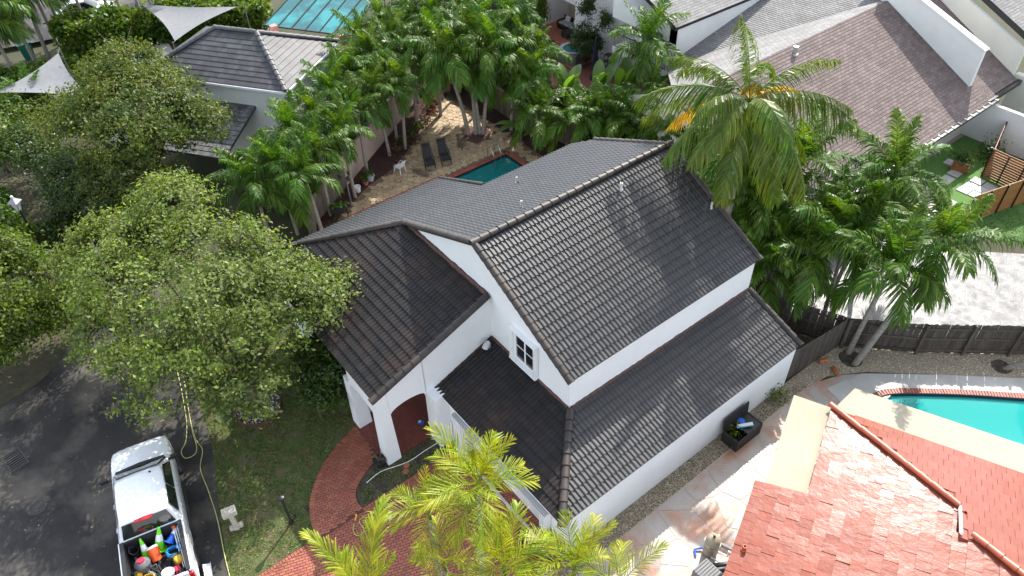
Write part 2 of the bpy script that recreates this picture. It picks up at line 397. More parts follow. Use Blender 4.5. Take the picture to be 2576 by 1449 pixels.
def resample(pts, step, closed=False):
    pts = [V((p[0], p[1], p[2] if len(p) > 2 else 0)) for p in pts]
    if closed: pts = pts+[pts[0]]
    out = []; acc = 0.0
    for a, b in zip(pts, pts[1:]):
        l = (b-a).length
        while acc <= l: out.append(a+(b-a)*(acc/l if l else 0)); acc += step
        acc -= l
    return out
def smooth_path(pts, k=6, closed=False):
    pts = [V((p[0], p[1], p[2] if len(p) > 2 else 0)) for p in pts]; n = len(pts); out = []
    for i in range(n if closed else n-1):
        g = (lambda q: pts[q % n]) if closed else (lambda q: pts[max(0, min(n-1, q))])
        p0, p1, p2, p3 = g(i-1), g(i), g(i+1), g(i+2)
        for s in range(k):
            t = s/k; out.append(.5*((2*p1)+(p2-p0)*t+(2*p0-5*p1+4*p2-p3)*t*t+(3*p1-p0-3*p2+p3)*t**3))
    if not closed: out.append(pts[-1])
    return out
# ------------------------------------------------------------------ ground
G = -0.30                                                         # street level; the house pad and the back yards lie at 0
POOL1 = [(-31.35, 19.0), (-31.35, 23.35), (-28.2, 23.35), (-28.2, 19.0)]
POOL2 = [(-5.2, 21.9), (-6.35, 23.2), (-6.5, 23.95), (-6.05, 24.75), (-4.5, 26.55), (-2.75, 28.35), (0.5, 31.6), (4, 28), (-2.5, 21.2)]
def gz(x, y):
    t = max(0.0, min(1.0, (y-9.5)/1.5 if x > -27 else (y-5.0)/3.0)); t = t*t*(3-2*t)
    return -.37+.32*t
def build_ground():
    xs = sorted(set(list(np.arange(-90, 31, 1.0))+[-500, -250, -150, 80, 200, 500])); ys = sorted(set(list(np.arange(-40, 91, 1.0))+[-500, -250, -100, 150, 250, 500]))
    m = MB(); idx = {}
    for i, x in enumerate(xs):
        for j, y in enumerate(ys): idx[i, j] = len(m.v); m.v.append((x, y, gz(x, y)))
    for i in range(len(xs)-1):
        for j in range(len(ys)-1):
            c = ((xs[i]+xs[i+1])/2, (ys[j]+ys[j+1])/2)
            if any(inside((c[0]+dx, c[1]+dy), pl) for pl in (POOL1, POOL2) for dx in (-.7, 0, .7) for dy in (-.7, 0, .7)): continue
            m.f.append((idx[i, j], idx[i+1, j], idx[i+1, j+1], idx[i, j+1])); m.r.append(0)
    tag(m.build('ground', m_ground, smooth=True), kind='structure')
build_ground()
def sheet(name, poly, z, mt, th=None, kind='structure', parent=None):
    m = MB()
    if th: m.prism(poly, z-th, z)
    else:
        p = [V((q[0], q[1], 0)) for q in poly]
        if area2(p) < 0: p = p[::-1]
        m.face([(q.x, q.y, z) for q in p])
    bm = bmesh.new(); me = m.mesh(name); bm.from_mesh(me); bmesh.ops.triangulate(bm, faces=[f for f in bm.faces if len(f.verts) > 4]); bm.to_mesh(me); bm.free()
    me.materials.append(mt); o = link(name, me)
    if parent: wchild(o, parent)
    else: tag(o, kind=kind)
    return o
road_edge = smooth_path([(-9, -3.2), (-13, -1.7), (-16.6, -.62), (-19.6, .2), (-22, .95), (-24.3, 1.4), (-27, 1.7), (-31, 2.6), (-36.5, 3.2)], 5)
road_far = smooth_path([(-36.5, -.4), (-34.2, -1.0), (-31.9, -2.3), (-30.6, -3.7), (-30.2, -5.4), (-29.6, -8), (-29, -14)], 4)
ROAD = [(p.x, p.y) for p in road_edge]+[(p.x, p.y) for p in road_far]+[(-29, -34), (16, -34), (16, -9)]
road = sheet('road', ROAD, -.335, m_asphalt)
# front lawn
LAWN = [(p.x, p.y) for p in road_edge[5:]]+[(-36.5, 5.2), (-20, 6.6), (-19.2, 6.3), (-15.8, 2.6), (-15.8, -1.0)]
lawn = sheet('lawn', LAWN, -.318, m_lawn)
# neighbour lawn beyond the road, leaf litter
sheet('verge', [(p.x, p.y) for p in road_far][::-1]+[(-36.5, -.4), (-60, -.4), (-60, -14)], -.326, mat('leaf_litter', (.05, .055, .02), .95, (.09, .065, .045), 2.5, bump=.9, bscale=30))
# brick driveway and curved front walk
driveway = sheet('driveway', [(-15.85, -1.1), (-15.85, 9.45), (-9.2, 9.45), (-9.2, -3.3)], -.30, m_joint)
WALK_OUT = smooth_path([(-15.8, 2.45), (-16.6, 2.62), (-17.5, 3.05), (-18.45, 4.0), (-19.0, 4.95), (-19.3, 5.8), (-19.5, 6.6)], 6)
WALK_IN = smooth_path([(-15.85, 4.42), (-16.3, 4.42), (-16.75, 4.68), (-17.1, 5.2), (-17.35, 5.75), (-17.4, 6.2)], 6)
walk = sheet('front_walk', [(p.x, p.y) for p in WALK_OUT]+[(p.x, p.y) for p in WALK_IN][::-1], -.301, m_joint)
bed = sheet('planting_bed', [(-15.85, 4.42), (-16.3, 4.42), (-16.75, 4.68), (-17.1, 5.2), (-17.35, 5.75), (-17.0, 6.2), (-16.95, 8.5), (-15.86, 8.9)], -.298, m_soil)
def brick_border(path, width, parent, mt, z, name='border_brick', step=.115, flip=1, L=None):
    me = paver(.105, width, .03, .006).mesh('bb'); me.materials.append(mt); pts = resample(path, step)
    inv = pmat(parent).inverted() if parent else Matrix()
    for a, b in zip(pts, pts[1:]):
        x = (b-a).normalized(); y = V((-x.y, x.x, 0))*flip; zz = V((0, 0, 1)); p = V((a.x, a.y, z+random.uniform(-.003, .003)))
        if flip < 0: p = p+x*0; 
        M = Matrix(((x.x, y.x, 0, p.x), (x.y, y.y, 0, p.y), (0, 0, flip, p.z), (0, 0, 0, 1)))
        if flip < 0: M = Matrix(((-x.x, y.x, 0, b.x), (-x.y, y.y, 0, b.y), (0, 0, 1, p.z), (0, 0, 0, 1)))
        o = bpy.data.objects.new(name, me); COL.objects.link(o); o.parent = parent; o.matrix_local = inv @ M
F = Field(paver(.205, .105), .21, .108)
F.plane([(-15.7, -1.0, -.284), (-15.7, 9.33, -.284), (-9.3, 9.33, -.284), (-9.3, -3.2, -.284)], stagger=.5, jit=.004, u_dir=(0.35, 1, 0), convex=True)
F.build('paving_brick', 'paving_bricks_far', m_brick, driveway, 300, near=V((-15.5, 4.2, 8)))
w_in = [V((p.x, p.y, 0)) for p in WALK_OUT]
wp = [(p.x, p.y) for p in resample(WALK_OUT, .3)]; wi = [(p.x, p.y) for p in resample(WALK_IN, .3)]
def off2(path, d):
    out = []
    for i, p in enumerate(path):
        t = (V((*path[min(i+1, len(path)-1)], 0))-V((*path[max(i-1, 0)], 0))).normalized(); out.append((p[0]-t.y*d, p[1]+t.x*d))
    return out
core = off2(wp, -.10)+off2(wi, .10)[::-1]
F = Field(paver(.205, .105), .21, .108)
F.plane([(p[0], p[1], -.286) for p in core], stagger=.5, jit=.004, u_dir=(.35, 1, 0), convex=False)
F.build('paving_brick', 'paving_bricks_rest', m_brick, walk, 300)
brick_border(WALK_OUT, .2, walk, m_brick, -.274, flip=-1)
brick_border(WALK_IN, .2, walk, m_brick, -.274, flip=1)
brick_border([V((-15.85, 4.4, 0)), V((-15.85, 8.9, 0))], .14, driveway, m_brick, -.282, flip=-1)
brick_border([V((-15.85, -1.0, 0)), V((-15.85, 2.4, 0))], .14, driveway, m_brick, -.282, flip=-1)
# side yard: gravel strip along the wall, flagstone patio, curved gravel bed in front of the dark fence
sheet('gravel_strip', [(-9.5, 7.5), (-9.5, 21.3), (-8.75, 22.6), (-8.75, 7.5)], -.012, m_gravel, .3)
sheet('gravel_bed', [(-9.5, 20.8), (-9.45, 25.1), (-7, 27.4), (-3, 32), (2, 37), (4, 34), (-3.0, 29.8), (-7.7, 24.7), (-8.6, 23.2), (-8.9, 21)], -.008, m_gravel, .3)
PATIO_EDGE = smooth_path([(-8.75, 7), (-8.75, 14), (-8.8, 20), (-8.75, 22.2), (-8.35, 23.6), (-7.7, 24.55), (-5.5, 27.1), (-3.2, 29.6), (1.5, 34.5)], 5)
patio = tag(bpy.data.objects.new('patio', sheet('tmp', [(p.x, p.y) for p in PATIO_EDGE[:17]]+[(-6.9, 22.2), (-5.6, 21.0), (0, 18), (0, 7)], -.010, m_grout, .3).data), kind='structure')
bpy.data.objects.remove(bpy.data.objects['tmp']); COL.objects.link(patio)
PP = [(p.x, p.y) for p in PATIO_EDGE]+[(3, 30), (3, 7)]
sites = []
for i in range(9):
    for j in range(30):
        x = -8.75+.45+i*1.05+random.uniform(-.42, .42); y = 7.5+j*.93+random.uniform(-.4, .4)
        if y < 24.2 - max(0, (x+8.6))*-0.0 and inside((x, y), PP) and not inside((x, y), POOL2): sites.append((x, y))
lim = [(-8.74, 7), (3, 7), (3, 31), (-8.74, 31)]
cells = []
for c in voronoi(lim, sites):
    cx = sum(p[0] for p in c)/len(c); cy = sum(p[1] for p in c)/len(c)
    if not all(inside((p[0]*.98+cx*.02, p[1]*.98+cy*.02), PP) for p in c): c2 = [p for p in c]; 
    if math.hypot(max(p[0] for p in c)-min(p[0] for p in c), max(p[1] for p in c)-min(p[1] for p in c)) > 3.2: continue
    if any(inside(p, POOL2) for p in c): continue
    cells.append(c)
stones(cells, 0.0, .018, 'flagstone', m_flag, patio, .04, .004)
sheet('patio', [(-8.76, 20.5), (-8.72, 22.4), (-8.3, 23.65), (-7.65, 24.6), (-6.3, 24.8), (-6.3, 20.5)], -.006, m_flag, .28)
# pale pool terrace round the neighbour's pool
m_terr = mat('pale_terrace', (.46, .44, .41), .5, (.37, .36, .34), .9, (.4, .7), bump=.2, bscale=20, rvar=.1)
far = [V((p[0], p[1], 0)) for p in PATIO_EDGE[17:]]
terr = MB()
pool_far = [V((*p, 0)) for p in POOL2[1:7]]
ring_o = [V((-8.2, 22.6, 0)), V((-7.75, 24.45, 0)), V((-7.2, 25.1, 0)), V((-5.6, 26.95, 0)), V((-3.25, 29.5, 0)), V((1.5, 34.5, 0))]
ring_i = [V((-6.5, 22.2, 0)), V((-6.85, 24.0, 0)), V((-6.3, 24.95, 0)), V((-4.72, 26.75, 0)), V((-2.95, 28.6, 0)), V((.3, 31.9, 0))]
for k in range(5):
    terr.slab([V((*q.xy, .012)) for q in (ring_o[k], ring_o[k+1], ring_i[k+1], ring_i[k])], .2)
tag(terr.build('pool_terrace', m_terr), kind='structure')
def pool(name, label, poly, zt, depth, m_w, m_b, cop_w=.28, skip=None):
    t = thing(name, (poly[0][0], poly[0][1], zt), label, 'pool')
    if area2(poly) < 0: poly = poly[::-1]
    m = MB(); n = len(poly)
    for i in range(n):
        a, b = poly[i], poly[(i+1) % n]; m.face([(a[0], a[1], zt), (b[0], b[1], zt), (b[0], b[1], zt-depth), (a[0], a[1], zt-depth)])
    m.face([(p[0], p[1], zt-depth) for p in poly]); m.build('basin', m_b, t)
    m = MB(); m.face([(p[0], p[1], zt-.14) for p in poly]); m.build('water', m_w, t)
    m = MB()
    for i in range(n):
        a, b = V((*poly[i], 0)), V((*poly[(i+1) % n], 0)); e = (b-a).normalized(); w = V((-e.y, e.x, 0))*.012
        m.face([(a+w).to_tuple()[:2]+(zt-.005,), (b+w).to_tuple()[:2]+(zt-.005,), (b+w).to_tuple()[:2]+(zt-.2,), (a+w).to_tuple()[:2]+(zt-.2,)])
    m.build('tile_band', mat('pool_tile_band', (.01, .018, .035), .3, rnd=.3), t)
    sl_ = MB(); out = off2(poly+[poly[0]], -cop_w)
    for i in range(n):
        a, b = poly[i], poly[(i+1) % n]; c, d_ = out[i+1], out[i]
        sl_.slab([V((*a, zt+.004)), V((*b, zt+.004)), V((*c, zt+.004)), V((*d_, zt+.004))], .06)
    co = sl_.build('coping', m_joint, t)
    ring = [V((*p, 0)) for p in poly]+[V((*poly[0], 0))]
    brick_border(ring, cop_w, co, m_brickcop, zt+.03, 'coping_brick', .118, -1)
    return t
m_water = water('pool_water', (.008, .17, .165), 4, .72); m_basin = mat('pool_plaster', (.13, .36, .36), .6)
m_water2 = water('pale_pool_water', (.02, .42, .39), 1.6, .6); m_basin2 = mat('pale_pool_plaster', (.25, .6, .56), .6)
pool('swimming_pool', 'small rectangular teal pool with brick coping and ladder behind the dark roof', POOL1, 0.0, 1.3, m_water, m_basin)
P2 = smooth_path([(*p, 0) for p in POOL2], 4, True)
pool('swimming_pool', 'pale turquoise curved pool beside the red tiled roof', [(p.x, p.y) for p in P2], 0.02, 1.2, m_water2, m_basin2)
# back yard deck of stamped hexagonal concrete
DECK = [(-32.2, 12.2), (-33.9, 15.2), (-34.6, 17.6), (-36.1, 19.6), (-37.5, 21.3), (-38.6, 22.9), (-39.7, 24.5), (-37.6, 24.9), (-35.6, 25.1), (-33.2, 24.9), (-30, 24.9), (-26.5, 24.9), (-26.5, 12.2)]
def not_pool(c, e=.34): return not any(-31.35-e < x < -28.2+e and 19.0-e < y < 23.35+e for x, y in c)
db = MB()
for q in ([(-31.7, 12.2), (-32.2, 12.2), (-33.9, 15.2), (-34.6, 17.6), (-36.1, 19.6), (-37.5, 21.3), (-38.6, 22.9), (-39.7, 24.5), (-37.6, 24.9), (-31.7, 24.9)], [(-31.7, 12.2), (-27.9, 12.2), (-27.9, 18.68), (-31.7, 18.68)], [(-31.7, 23.66), (-26.5, 23.66), (-26.5, 24.9), (-31.7, 24.9)]):
    db.prism(q, -.3, -.012)
deck = tag(db.build('pool_deck', m_hexj), kind='structure')
hexs = []; R_ = .24
for i in range(-2, 40):
    for j in range(-2, 40):
        cx = -40+i*R_*1.5+random.uniform(-.04, .04); cy = 12+j*R_*1.732+(R_*.866 if i % 2 else 0)+random.uniform(-.04, .04)
        if inside((cx, cy), DECK) and cx < -26.9 and not (math.hypot(cx+34.4, (cy-23.3)) < .95): hexs.append((cx, cy))
cells = [c for c in voronoi([(-41, 11), (-26, 11), (-26, 26), (-41, 26)], hexs) if math.hypot(max(p[0] for p in c)-min(p[0] for p in c), max(p[1] for p in c)-min(p[1] for p in c)) < 1.05 and not_pool(c)]
stones(cells, 0.006, .012, 'concrete_cell', m_hex, deck, .02, .003, 300, 'concrete_cells_far')
brick_border([V((-31.78, 12.6, 0)), V((-31.78, 19.2, 0))], .30, deck, m_brickcop, .012, 'border_brick', .118, 1)
# mulch beds
sheet('mulch_bed', [(-31.6, 10.6), (-32.3, 12.2), (-33.9, 15.2), (-34.6, 17.6), (-36.1, 19.6), (-37.5, 21.3), (-38.6, 22.9), (-39.7, 24.5), (-41.6, 25.2), (-41.5, 23.6), (-38.6, 19.8), (-34.6, 14), (-33.6, 11)], -.004, m_mulch, .3)
sheet('mulch_bed', [(-41.6, 25.2), (-37.6, 24.9), (-26.5, 24.9), (-22.2, 23.4), (-12.3, 23.2), (-12, 25.2), (-22, 29.5), (-33, 28.5), (-41, 28.5)], -.006, m_mulch, .3)
sheet('mulch_bed', [(-22.7, 15.9), (-27.9, 15.9), (-27.9, 18.7), (-26.5, 24.9), (-22.7, 24.0)], -.010, m_soil, .3)
def disc(name, c, r, z, mt, n=24):
    m = MB(); m.prism([(c[0]+r*cos(2*pi*i/n)*random.uniform(.96, 1.04), c[1]+r*sin(2*pi*i/n)*random.uniform(.96, 1.04)) for i in range(n)], z-.2, z); return tag(m.build(name, mt), kind='structure')
disc('tree_well', (-34.4, 23.3), .95, .02, m_mulch)
# neighbour yard at the right: turf, stepping slabs, timber deck, wet drive, lawn
sheet('artificial_turf', [(-15.2, 36.5), (-15.2, 46.2), (-13.0, 46.7), (-9.2, 43.4), (-10.4, 37.6), (-12, 36.2)], -.012, m_turf, .3)
wetd = [(-12.1, 24.2), (-9.3, 25.2), (-7.1, 27.4), (-4.4, 30.3), (4, 39), (6.5, 41), (-5.6, 39.2), (-9.2, 35.6), (-14.2, 33.2), (-15.3, 29.2), (-14.6, 26.6)]
sheet('wet_drive', wetd, -.010, m_asphaltwet, .3)
sheet('lawn', [(-10.3, 37.4), (-5.7, 39.3), (6.5, 41.2), (12, 60), (-6, 60), (-8.9, 44)], -.008, mat('bright_lawn', (.05, .13, .02), .9, (.09, .16, .03), 1.2, bump=.9, bscale=40), .3)
# ------------------------------------------------------------------ main house
house = thing('house', (-15, 12, G), 'white stucco two-storey house with dark barrel-tile roofs in the middle', 'house')
W = MB()
# upper gabled block
gp = [(-12.25, 5.12), (-17.5, 7.83), (-22.6, 5.66)]
def extr(m, prof, y0, y1):
    n = len(prof); a = [V((p[0], y0, p[1])) for p in prof]; b = [V((p[0], y1, p[1])) for p in prof]
    m.add(a+b, [tuple(range(n)), tuple(range(n, 2*n))[::-1]]+[(i, i+n, (i+1) % n+n, (i+1) % n) for i in range(n)])
extr(W, [(-12.25, G), (-12.25, 5.12), (-17.5, 7.83), (-22.6, 5.66), (-22.6, G)], 11.55, 21.45)
extr(W, [(-26.3, G), (-22.55, G), (-22.55, 5.62), (-26.3, 4.02)], 11.0, 15.55)
W.ab((-12.4, 9.35, G), (-9.47, 21.38, 2.42))                       # side wing
W.add([(-9.47, 9.35, 2.38), (-9.47, 21.38, 2.38), (-12.3, 21.38, 3.42), (-12.3, 11.6, 3.42)], [(0, 1, 2, 3)])
W.add([(-9.47, 21.38, 2.38), (-12.3, 21.38, 3.42), (-12.3, 21.38, 2.2)], [(0, 1, 2)])
W.ab((-16.9, 9.35, G), (-12.3, 11.6, 2.42))
# garage front: piers and lintel
W.ab((-16.3, 8.92, G), (-15.35, 9.4, 2.4)); W.ab((-10.25, 8.92, G), (-9.47, 9.4, 2.4)); W.ab((-15.4, 8.92, 1.98), (-10.2, 9.38, 2.4))
# left body and porch back wall
W.ab((-26.3, 6.75, G), (-19.62, 11.6, 3.7)); W.ab((-19.7, 9.6, G), (-16.95, 11.6, 4.3))
# porch pillars
def pier(m, x0, x1, y0, y1, z1, flare=.05):
    m.add([(x0-flare, y0-flare, G), (x1+flare, y0-flare, G), (x1+flare, y1+flare, G), (x0-flare, y1+flare, G), (x0, y0, z1), (x1, y0, z1), (x1, y1, z1), (x0, y1, z1)],
          [(3, 2, 1, 0), (4, 5, 6, 7), (0, 1, 5, 4), (1, 2, 6, 5), (2, 3, 7, 6), (3, 0, 4, 7)])
pier(W, -17.35, -16.9, 6.24, 6.74, 2.6); pier(W, -19.66, -19.2, 6.24, 6.74, 2.6)
pier(W, -16.98, -16.28, 8.34, 9.4, 2.6, .04)
# side arch wall (plane x=-16.9) and front arch wall (plane y=6.24)
def zr(y): return 5.66+.383*(y-11.55)
def arch(m, pts_y, spring, rise, top, x0, x1, axis):
    y0, y1 = pts_y; n = 14
    lo = []
    for i in range(n+1):
        y = y0+(y1-y0)*i/n; s = 2*i/n-1; lo.append((y, spring+rise*sqrt(max(0, 1-s*s*.98))))
    for (ya, za), (yb, zb) in zip(lo, lo[1:]):
        ta, tb = top(ya), top(yb)
        if axis == 'x': q = [V((x, y, z)) for x in (x0, x1) for y, z in ((ya, za), (yb, zb), (yb, tb), (ya, ta))]
        else: q = [V((y, x, z)) for x in (x0, x1) for y, z in ((ya, za), (yb, zb), (yb, tb), (ya, ta))]
        m.add(q, [(0, 1, 2, 3), (7, 6, 5, 4), (0, 4, 5, 1), (2, 6, 7, 3)])
arch(W, (6.72, 8.36), 2.42, .34, zr, -17.3, -16.9, 'x')
q = [V((x, y, z)) for x in (-17.3, -16.9) for y, z in ((6.24, 2.3), (6.73, 2.3), (6.73, zr(6.73)), (6.24, zr(6.24)))]
W.add(q, [(0, 1, 2, 3), (7, 6, 5, 4), (0, 4, 5, 1), (2, 6, 7, 3), (0, 3, 7, 4), (1, 5, 6, 2)])
q = [V((x, y, z)) for x in (-17.3, -16.9) for y, z in ((8.34, 2.3), (11.56, 2.3), (11.56, zr(11.55)), (8.34, zr(8.34)))]
W.add(q, [(0, 1, 2, 3), (7, 6, 5, 4), (0, 4, 5, 1), (2, 6, 7, 3), (0, 3, 7, 4), (1, 5, 6, 2)])
arch(W, (-19.22, -17.32), 2.35, .34, lambda y: 3.62, 6.26, 6.66, 'y')
wall = W.build('wall', m_plaster, house)
bm = bmesh.new(); bm.from_mesh(wall.data); bmesh.ops.recalc_face_normals(bm, faces=bm.faces); bm.to_mesh(wall.data); bm.free()
# roofs
ZR = lambda x: 7.95-.52*(x+17.5)          # right slope
ZL = lambda x: 7.95+.42*(x+17.5)          # left slope
ZS = lambda x: 2.52+.364*(-9.37-x)        # side skirt
ZG = lambda y: 2.52+.364*(y-8.72)         # garage front
ZP = lambda y: 5.80+.383*(y-11.55)        # porch
hx = lambda y: (ZP(y)-7.95)/.42-17.5
p_right = [(-12.16, 11.42, ZR(-12.16)), (-12.16, 21.62, ZR(-12.16)), (-17.5, 21.62, 7.95), (-17.5, 11.42, 7.95)]
p_left = [(-17.5, 11.42, 7.95), (-17.5, 21.62, 7.95), (-21.9, 21.62, ZL(-21.9)), (-22.75, 20.9, ZL(-22.75)), (-22.75, 11.42, ZL(-22.75))]
p_left2 = [(-22.75, 11.42, ZL(-22.75)), (-22.75, 15.7, ZL(-22.75)), (-26.5, 15.7, ZL(-26.5)), (-26.5, 7.35, ZL(-26.5))]
p_skirt = [(-9.37, 8.72, 2.52), (-9.37, 21.46, 2.52), (-12.23, 21.46, ZS(-12.23)), (-12.23, 11.58, ZS(-12.23))]
p_gar = [(-9.37, 8.72, 2.52), (-16.9, 8.72, 2.52), (-16.9, 11.55, ZG(11.55)), (-12.2, 11.55, ZG(11.55))]
p_porch = [(-16.82, 6.15, ZP(6.15)), (-16.82, 11.53, ZP(11.53)), (hx(11.53), 11.53, ZP(11.53)), (-26.5, 7.35, ZP(7.35)), (-26.5, 6.15, ZP(6.15))]
D = MB()
for p in (p_right, p_left, p_left2, p_skirt, p_gar, p_porch): D.slab([V(q)-V((0, 0, .03)) for q in p], .09)
roof = D.build('roof', m_deck, house)
bt = barrel_tile()
F = Field(bt, .36, .35)
F.plane(p_right); F.plane(p_left, stagger=.5); F.plane(p_left2, stagger=.5, off=(0, 0)); F.plane(p_skirt)
F.build('roof_tile', 'roof_tiles_rest', m_tile, roof, 230, smooth=True, near=V((-13, 12.5, 9)))
F = Field(bt, .36, .35)
F.plane(p_gar); F.plane(p_porch)
F.build('roof_tile', 'old_roof_tiles_rest', m_tileold, roof, 70, smooth=True, near=V((-15, 9.5, 5)))
cm = cap_mesh().mesh('ridge_cap', True); cm.set_sharp_from_angle(angle=radians(45)); cm.materials.append(m_cap)
up = .045
cap_run((-17.5, 11.34, 7.95+up+.03), (-17.5, 21.7, 7.95+up+.03), roof, m_cap, me=cm, r=.14)
cap_run((-12.12, 11.44, ZR(-12.12)+up), (-17.45, 11.44, 7.95+up-.03), roof, m_cap, 'rake_cap', me=cm, L=.36, r=.15)
cap_run((-12.12, 21.56, ZR(-12.12)+up), (-17.45, 21.56, 7.95+up-.03), roof, m_cap, 'rake_cap', me=cm, L=.36, r=.13)
cap_run((hx(11.45), 11.44, ZL(hx(11.45))+up), (-17.6, 11.44, 7.95+up-.06), roof, m_cap, 'rake_cap', me=cm, L=.42, r=.15)
cap_run((-21.9, 21.56, ZL(-21.9)+up), (-17.6, 21.56, 7.95+up-.06), roof, m_cap, 'rake_cap', me=cm, L=.42, r=.13)
cap_run((-26.5, 7.35, ZL(-26.5)+up), (hx(11.45)-.05, 11.4, ZL(hx(11.45))+up), roof, m_cap, 'hip_cap', me=cm, r=.15)
cap_run((-9.33, 8.68, 2.52+up+.02), (-12.2, 11.53, ZS(-12.2)+up), roof, m_cap, 'hip_cap', me=cm, r=.15)
cap_run((-16.86, 6.1, ZP(6.1)+up), (-16.86, 11.48, ZP(11.5)+up), roof, m_cap, 'rake_cap', me=cm, L=.40, r=.16)
cap_run((-9.35, 21.44, 2.52+up), (-12.2, 21.44, ZS(-12.2)+up), roof, mat('pinkish_cap', (.25, .16, .12), .6), 'rake_cap', me=cm, L=.4, r=.12)
cap_run((-26.45, 15.66, ZL(-26.5)+up), (-22.8, 15.66, ZL(-22.75)+up), roof, m_cap, 'rake_cap', me=cm, L=.4, r=.10)
# mortar flashing where the lower roofs meet the walls
FL = MB()
def lump(a, b, r, k):
    a = V(a); b = V(b); n = int((b-a).length/k)
    FL.tube([a+(b-a)*(i/n)+V((0, 0, random.uniform(-.012, .018))) for i in range(n+1)], [r*random.uniform(.75, 1.25) for _ in range(n+1)], 7)
lump((-12.24, 21.4, ZS(-12.23)+.02), (-12.24, 11.6, ZS(-12.23)+.02), .07, .16); lump((-12.3, 11.53, ZG(11.55)+.02), (-16.85, 11.53, ZG(11.55)+.02), .07, .16)
lump((-16.86, 11.5, ZG(11.55)+.02), (-16.86, 8.8, ZG(8.8)+.02), .04, .16); lump((-16.95, 11.5, ZP(11.53)+.03), (hx(11.5)+.4, 11.5, ZP(11.53)+.03), .10, .14)
FL.build('flashing', m_mortar, roof, smooth=True)
# vents
def pipe_vent(p, h, r=.045, parent=roof, mt=None, name='vent_pipe'):
    m = MB(); m.lathe([(r*1.6, -.05), (r*1.5, .03), (r, .05), (r, h), (r*.7, h), (r*.7, h-.05)], p, 12); return m.build(name, mt or mat('grey_pipe', (.25, .25, .25), .5), parent, auto=radians(40))
nR = V((.52, 0, 1)).normalized(); nL = V((-.42, 0, 1)).normalized()
pv = mat('pale_pipe', (.5, .5, .5), .5)
for px, py, n_, h in ((1562, 476, nR, .32), (1789, 523, nR, .3), (1300, 459, nL, .3), (1312, 521, nL, .32)):
    pipe_vent(onplane(px, py, V((-17.5, 15, 7.99)), n_)-V((0, 0, .02)), h, .06 if px == 1562 else .045, mt=pv)
gv = onplane(1228, 874, V((-12, 8.72, 2.52)), V((0, -.364, 1)).normalized()); m = MB()
m.tube([gv-V((0, 0, .05)), gv+V((0, 0, .2)), gv+V((.04, -.05, .3)), gv+V((.1, -.16, .31)), gv+V((.12, -.24, .2))], [.11, .11, .12, .125, .13], 12)
m.build('gooseneck_vent', pv, roof, auto=radians(50))
# fascia boards
m = MB(); m.ab((-16.9, 8.74, 2.36), (-9.42, 8.79, 2.49)); m.ab((-9.47, 8.8, 2.38), (-9.42, 21.4, 2.47)); m.build('fascia', m_trim, house)
# upper gable window
def window(parent, x0, x1, z0, z1, y, cols, rows, slide=True):
    m = MB(); f = .07
    for a, b in (((x0-.02, y-.05, z0-.02), (x1+.02, y+.02, z0+f)), ((x0-.02, y-.05, z1-f), (x1+.02, y+.02, z1+.02)), ((x0-.02, y-.052, z0+f), (x0+f, y+.02, z1-f)), ((x1-f, y-.052, z0+f), (x1+.02, y+.02, z1-f))): m.ab(a, b)
    w = m.build('window', m_trim, parent); cw = (x1-x0-2*f)/cols; rh = (z1-z0-2*f)/rows; mm = MB()
    for i in range(cols):
        for j in range(rows):
            a = x0+f+i*cw; b = z0+f+j*rh; g_ = MB(); g_.ab((a+.02, y-.02, b+.02), (a+cw-.02, y-.005, b+rh-.02)); g_.build('pane', m_glass, w)
    for i in range(1, cols): mm.ab((x0+f+i*cw-.035, y-.035, z0+f), (x0+f+i*cw+.035, y, z1-f))
    for j in range(1, rows): mm.ab((x0+f, y-.03, z0+f+j*rh-.02), (x1-f, y-.001, z0+f+j*rh+.02))
    mm.build('muntin', m_trim, w); return w
window(house, -15.3, -14.12, 3.78, 5.22, 11.53, 2, 2)
for z_ in (5.24, 3.62): sh = MB(); sh.ab((-15.52, 11.36, z_), (-13.98, 11.55, z_+.1)); sh.build('shutter_track', m_trim, house)
for x0, x1 in ((-15.5, -15.32), (-14.1, -14.0)):
    sh = MB()
    k = 4
    for i in range(k): sh.ab((x0+(x1-x0)*i/k+.004, 11.37+.02*(i % 2), 3.73), (x0+(x1-x0)*(i+1)/k, 11.53, 5.23))
    sh.build('folded_shutter', m_trim, house)
# garage door with shutters
gd = MB()
for i in range(4): gd.ab((-15.35, 9.3, G+.02+i*.56), (-10.25, 9.34, G+.56+i*.56))
gd.build('garage_door', m_trim, house)
for x0, x1 in ((-15.62, -15.18), (-10.42, -10.12)):
    for i in range(6):
        sh = MB(); a = x0+(x1-x0)*i/6; sh.ab((a, 8.62+.03*(i % 2), G+.05), (a+(x1-x0)/6-.012, 8.9, 2.2)); sh.build('shutter_slat', m_trim, house)
m_wmetal = mat('white_metal', (.6, .62, .64), .3, metal=.6)
for a_, b_ in (((-15.6, 8.6, 2.2), (-10.1, 8.9, 2.3)), ((-15.6, 8.72, G), (-10.1, 8.84, G+.035))): m = MB(); m.ab(a_, b_); m.build('shutter_track', m_wmetal, house)
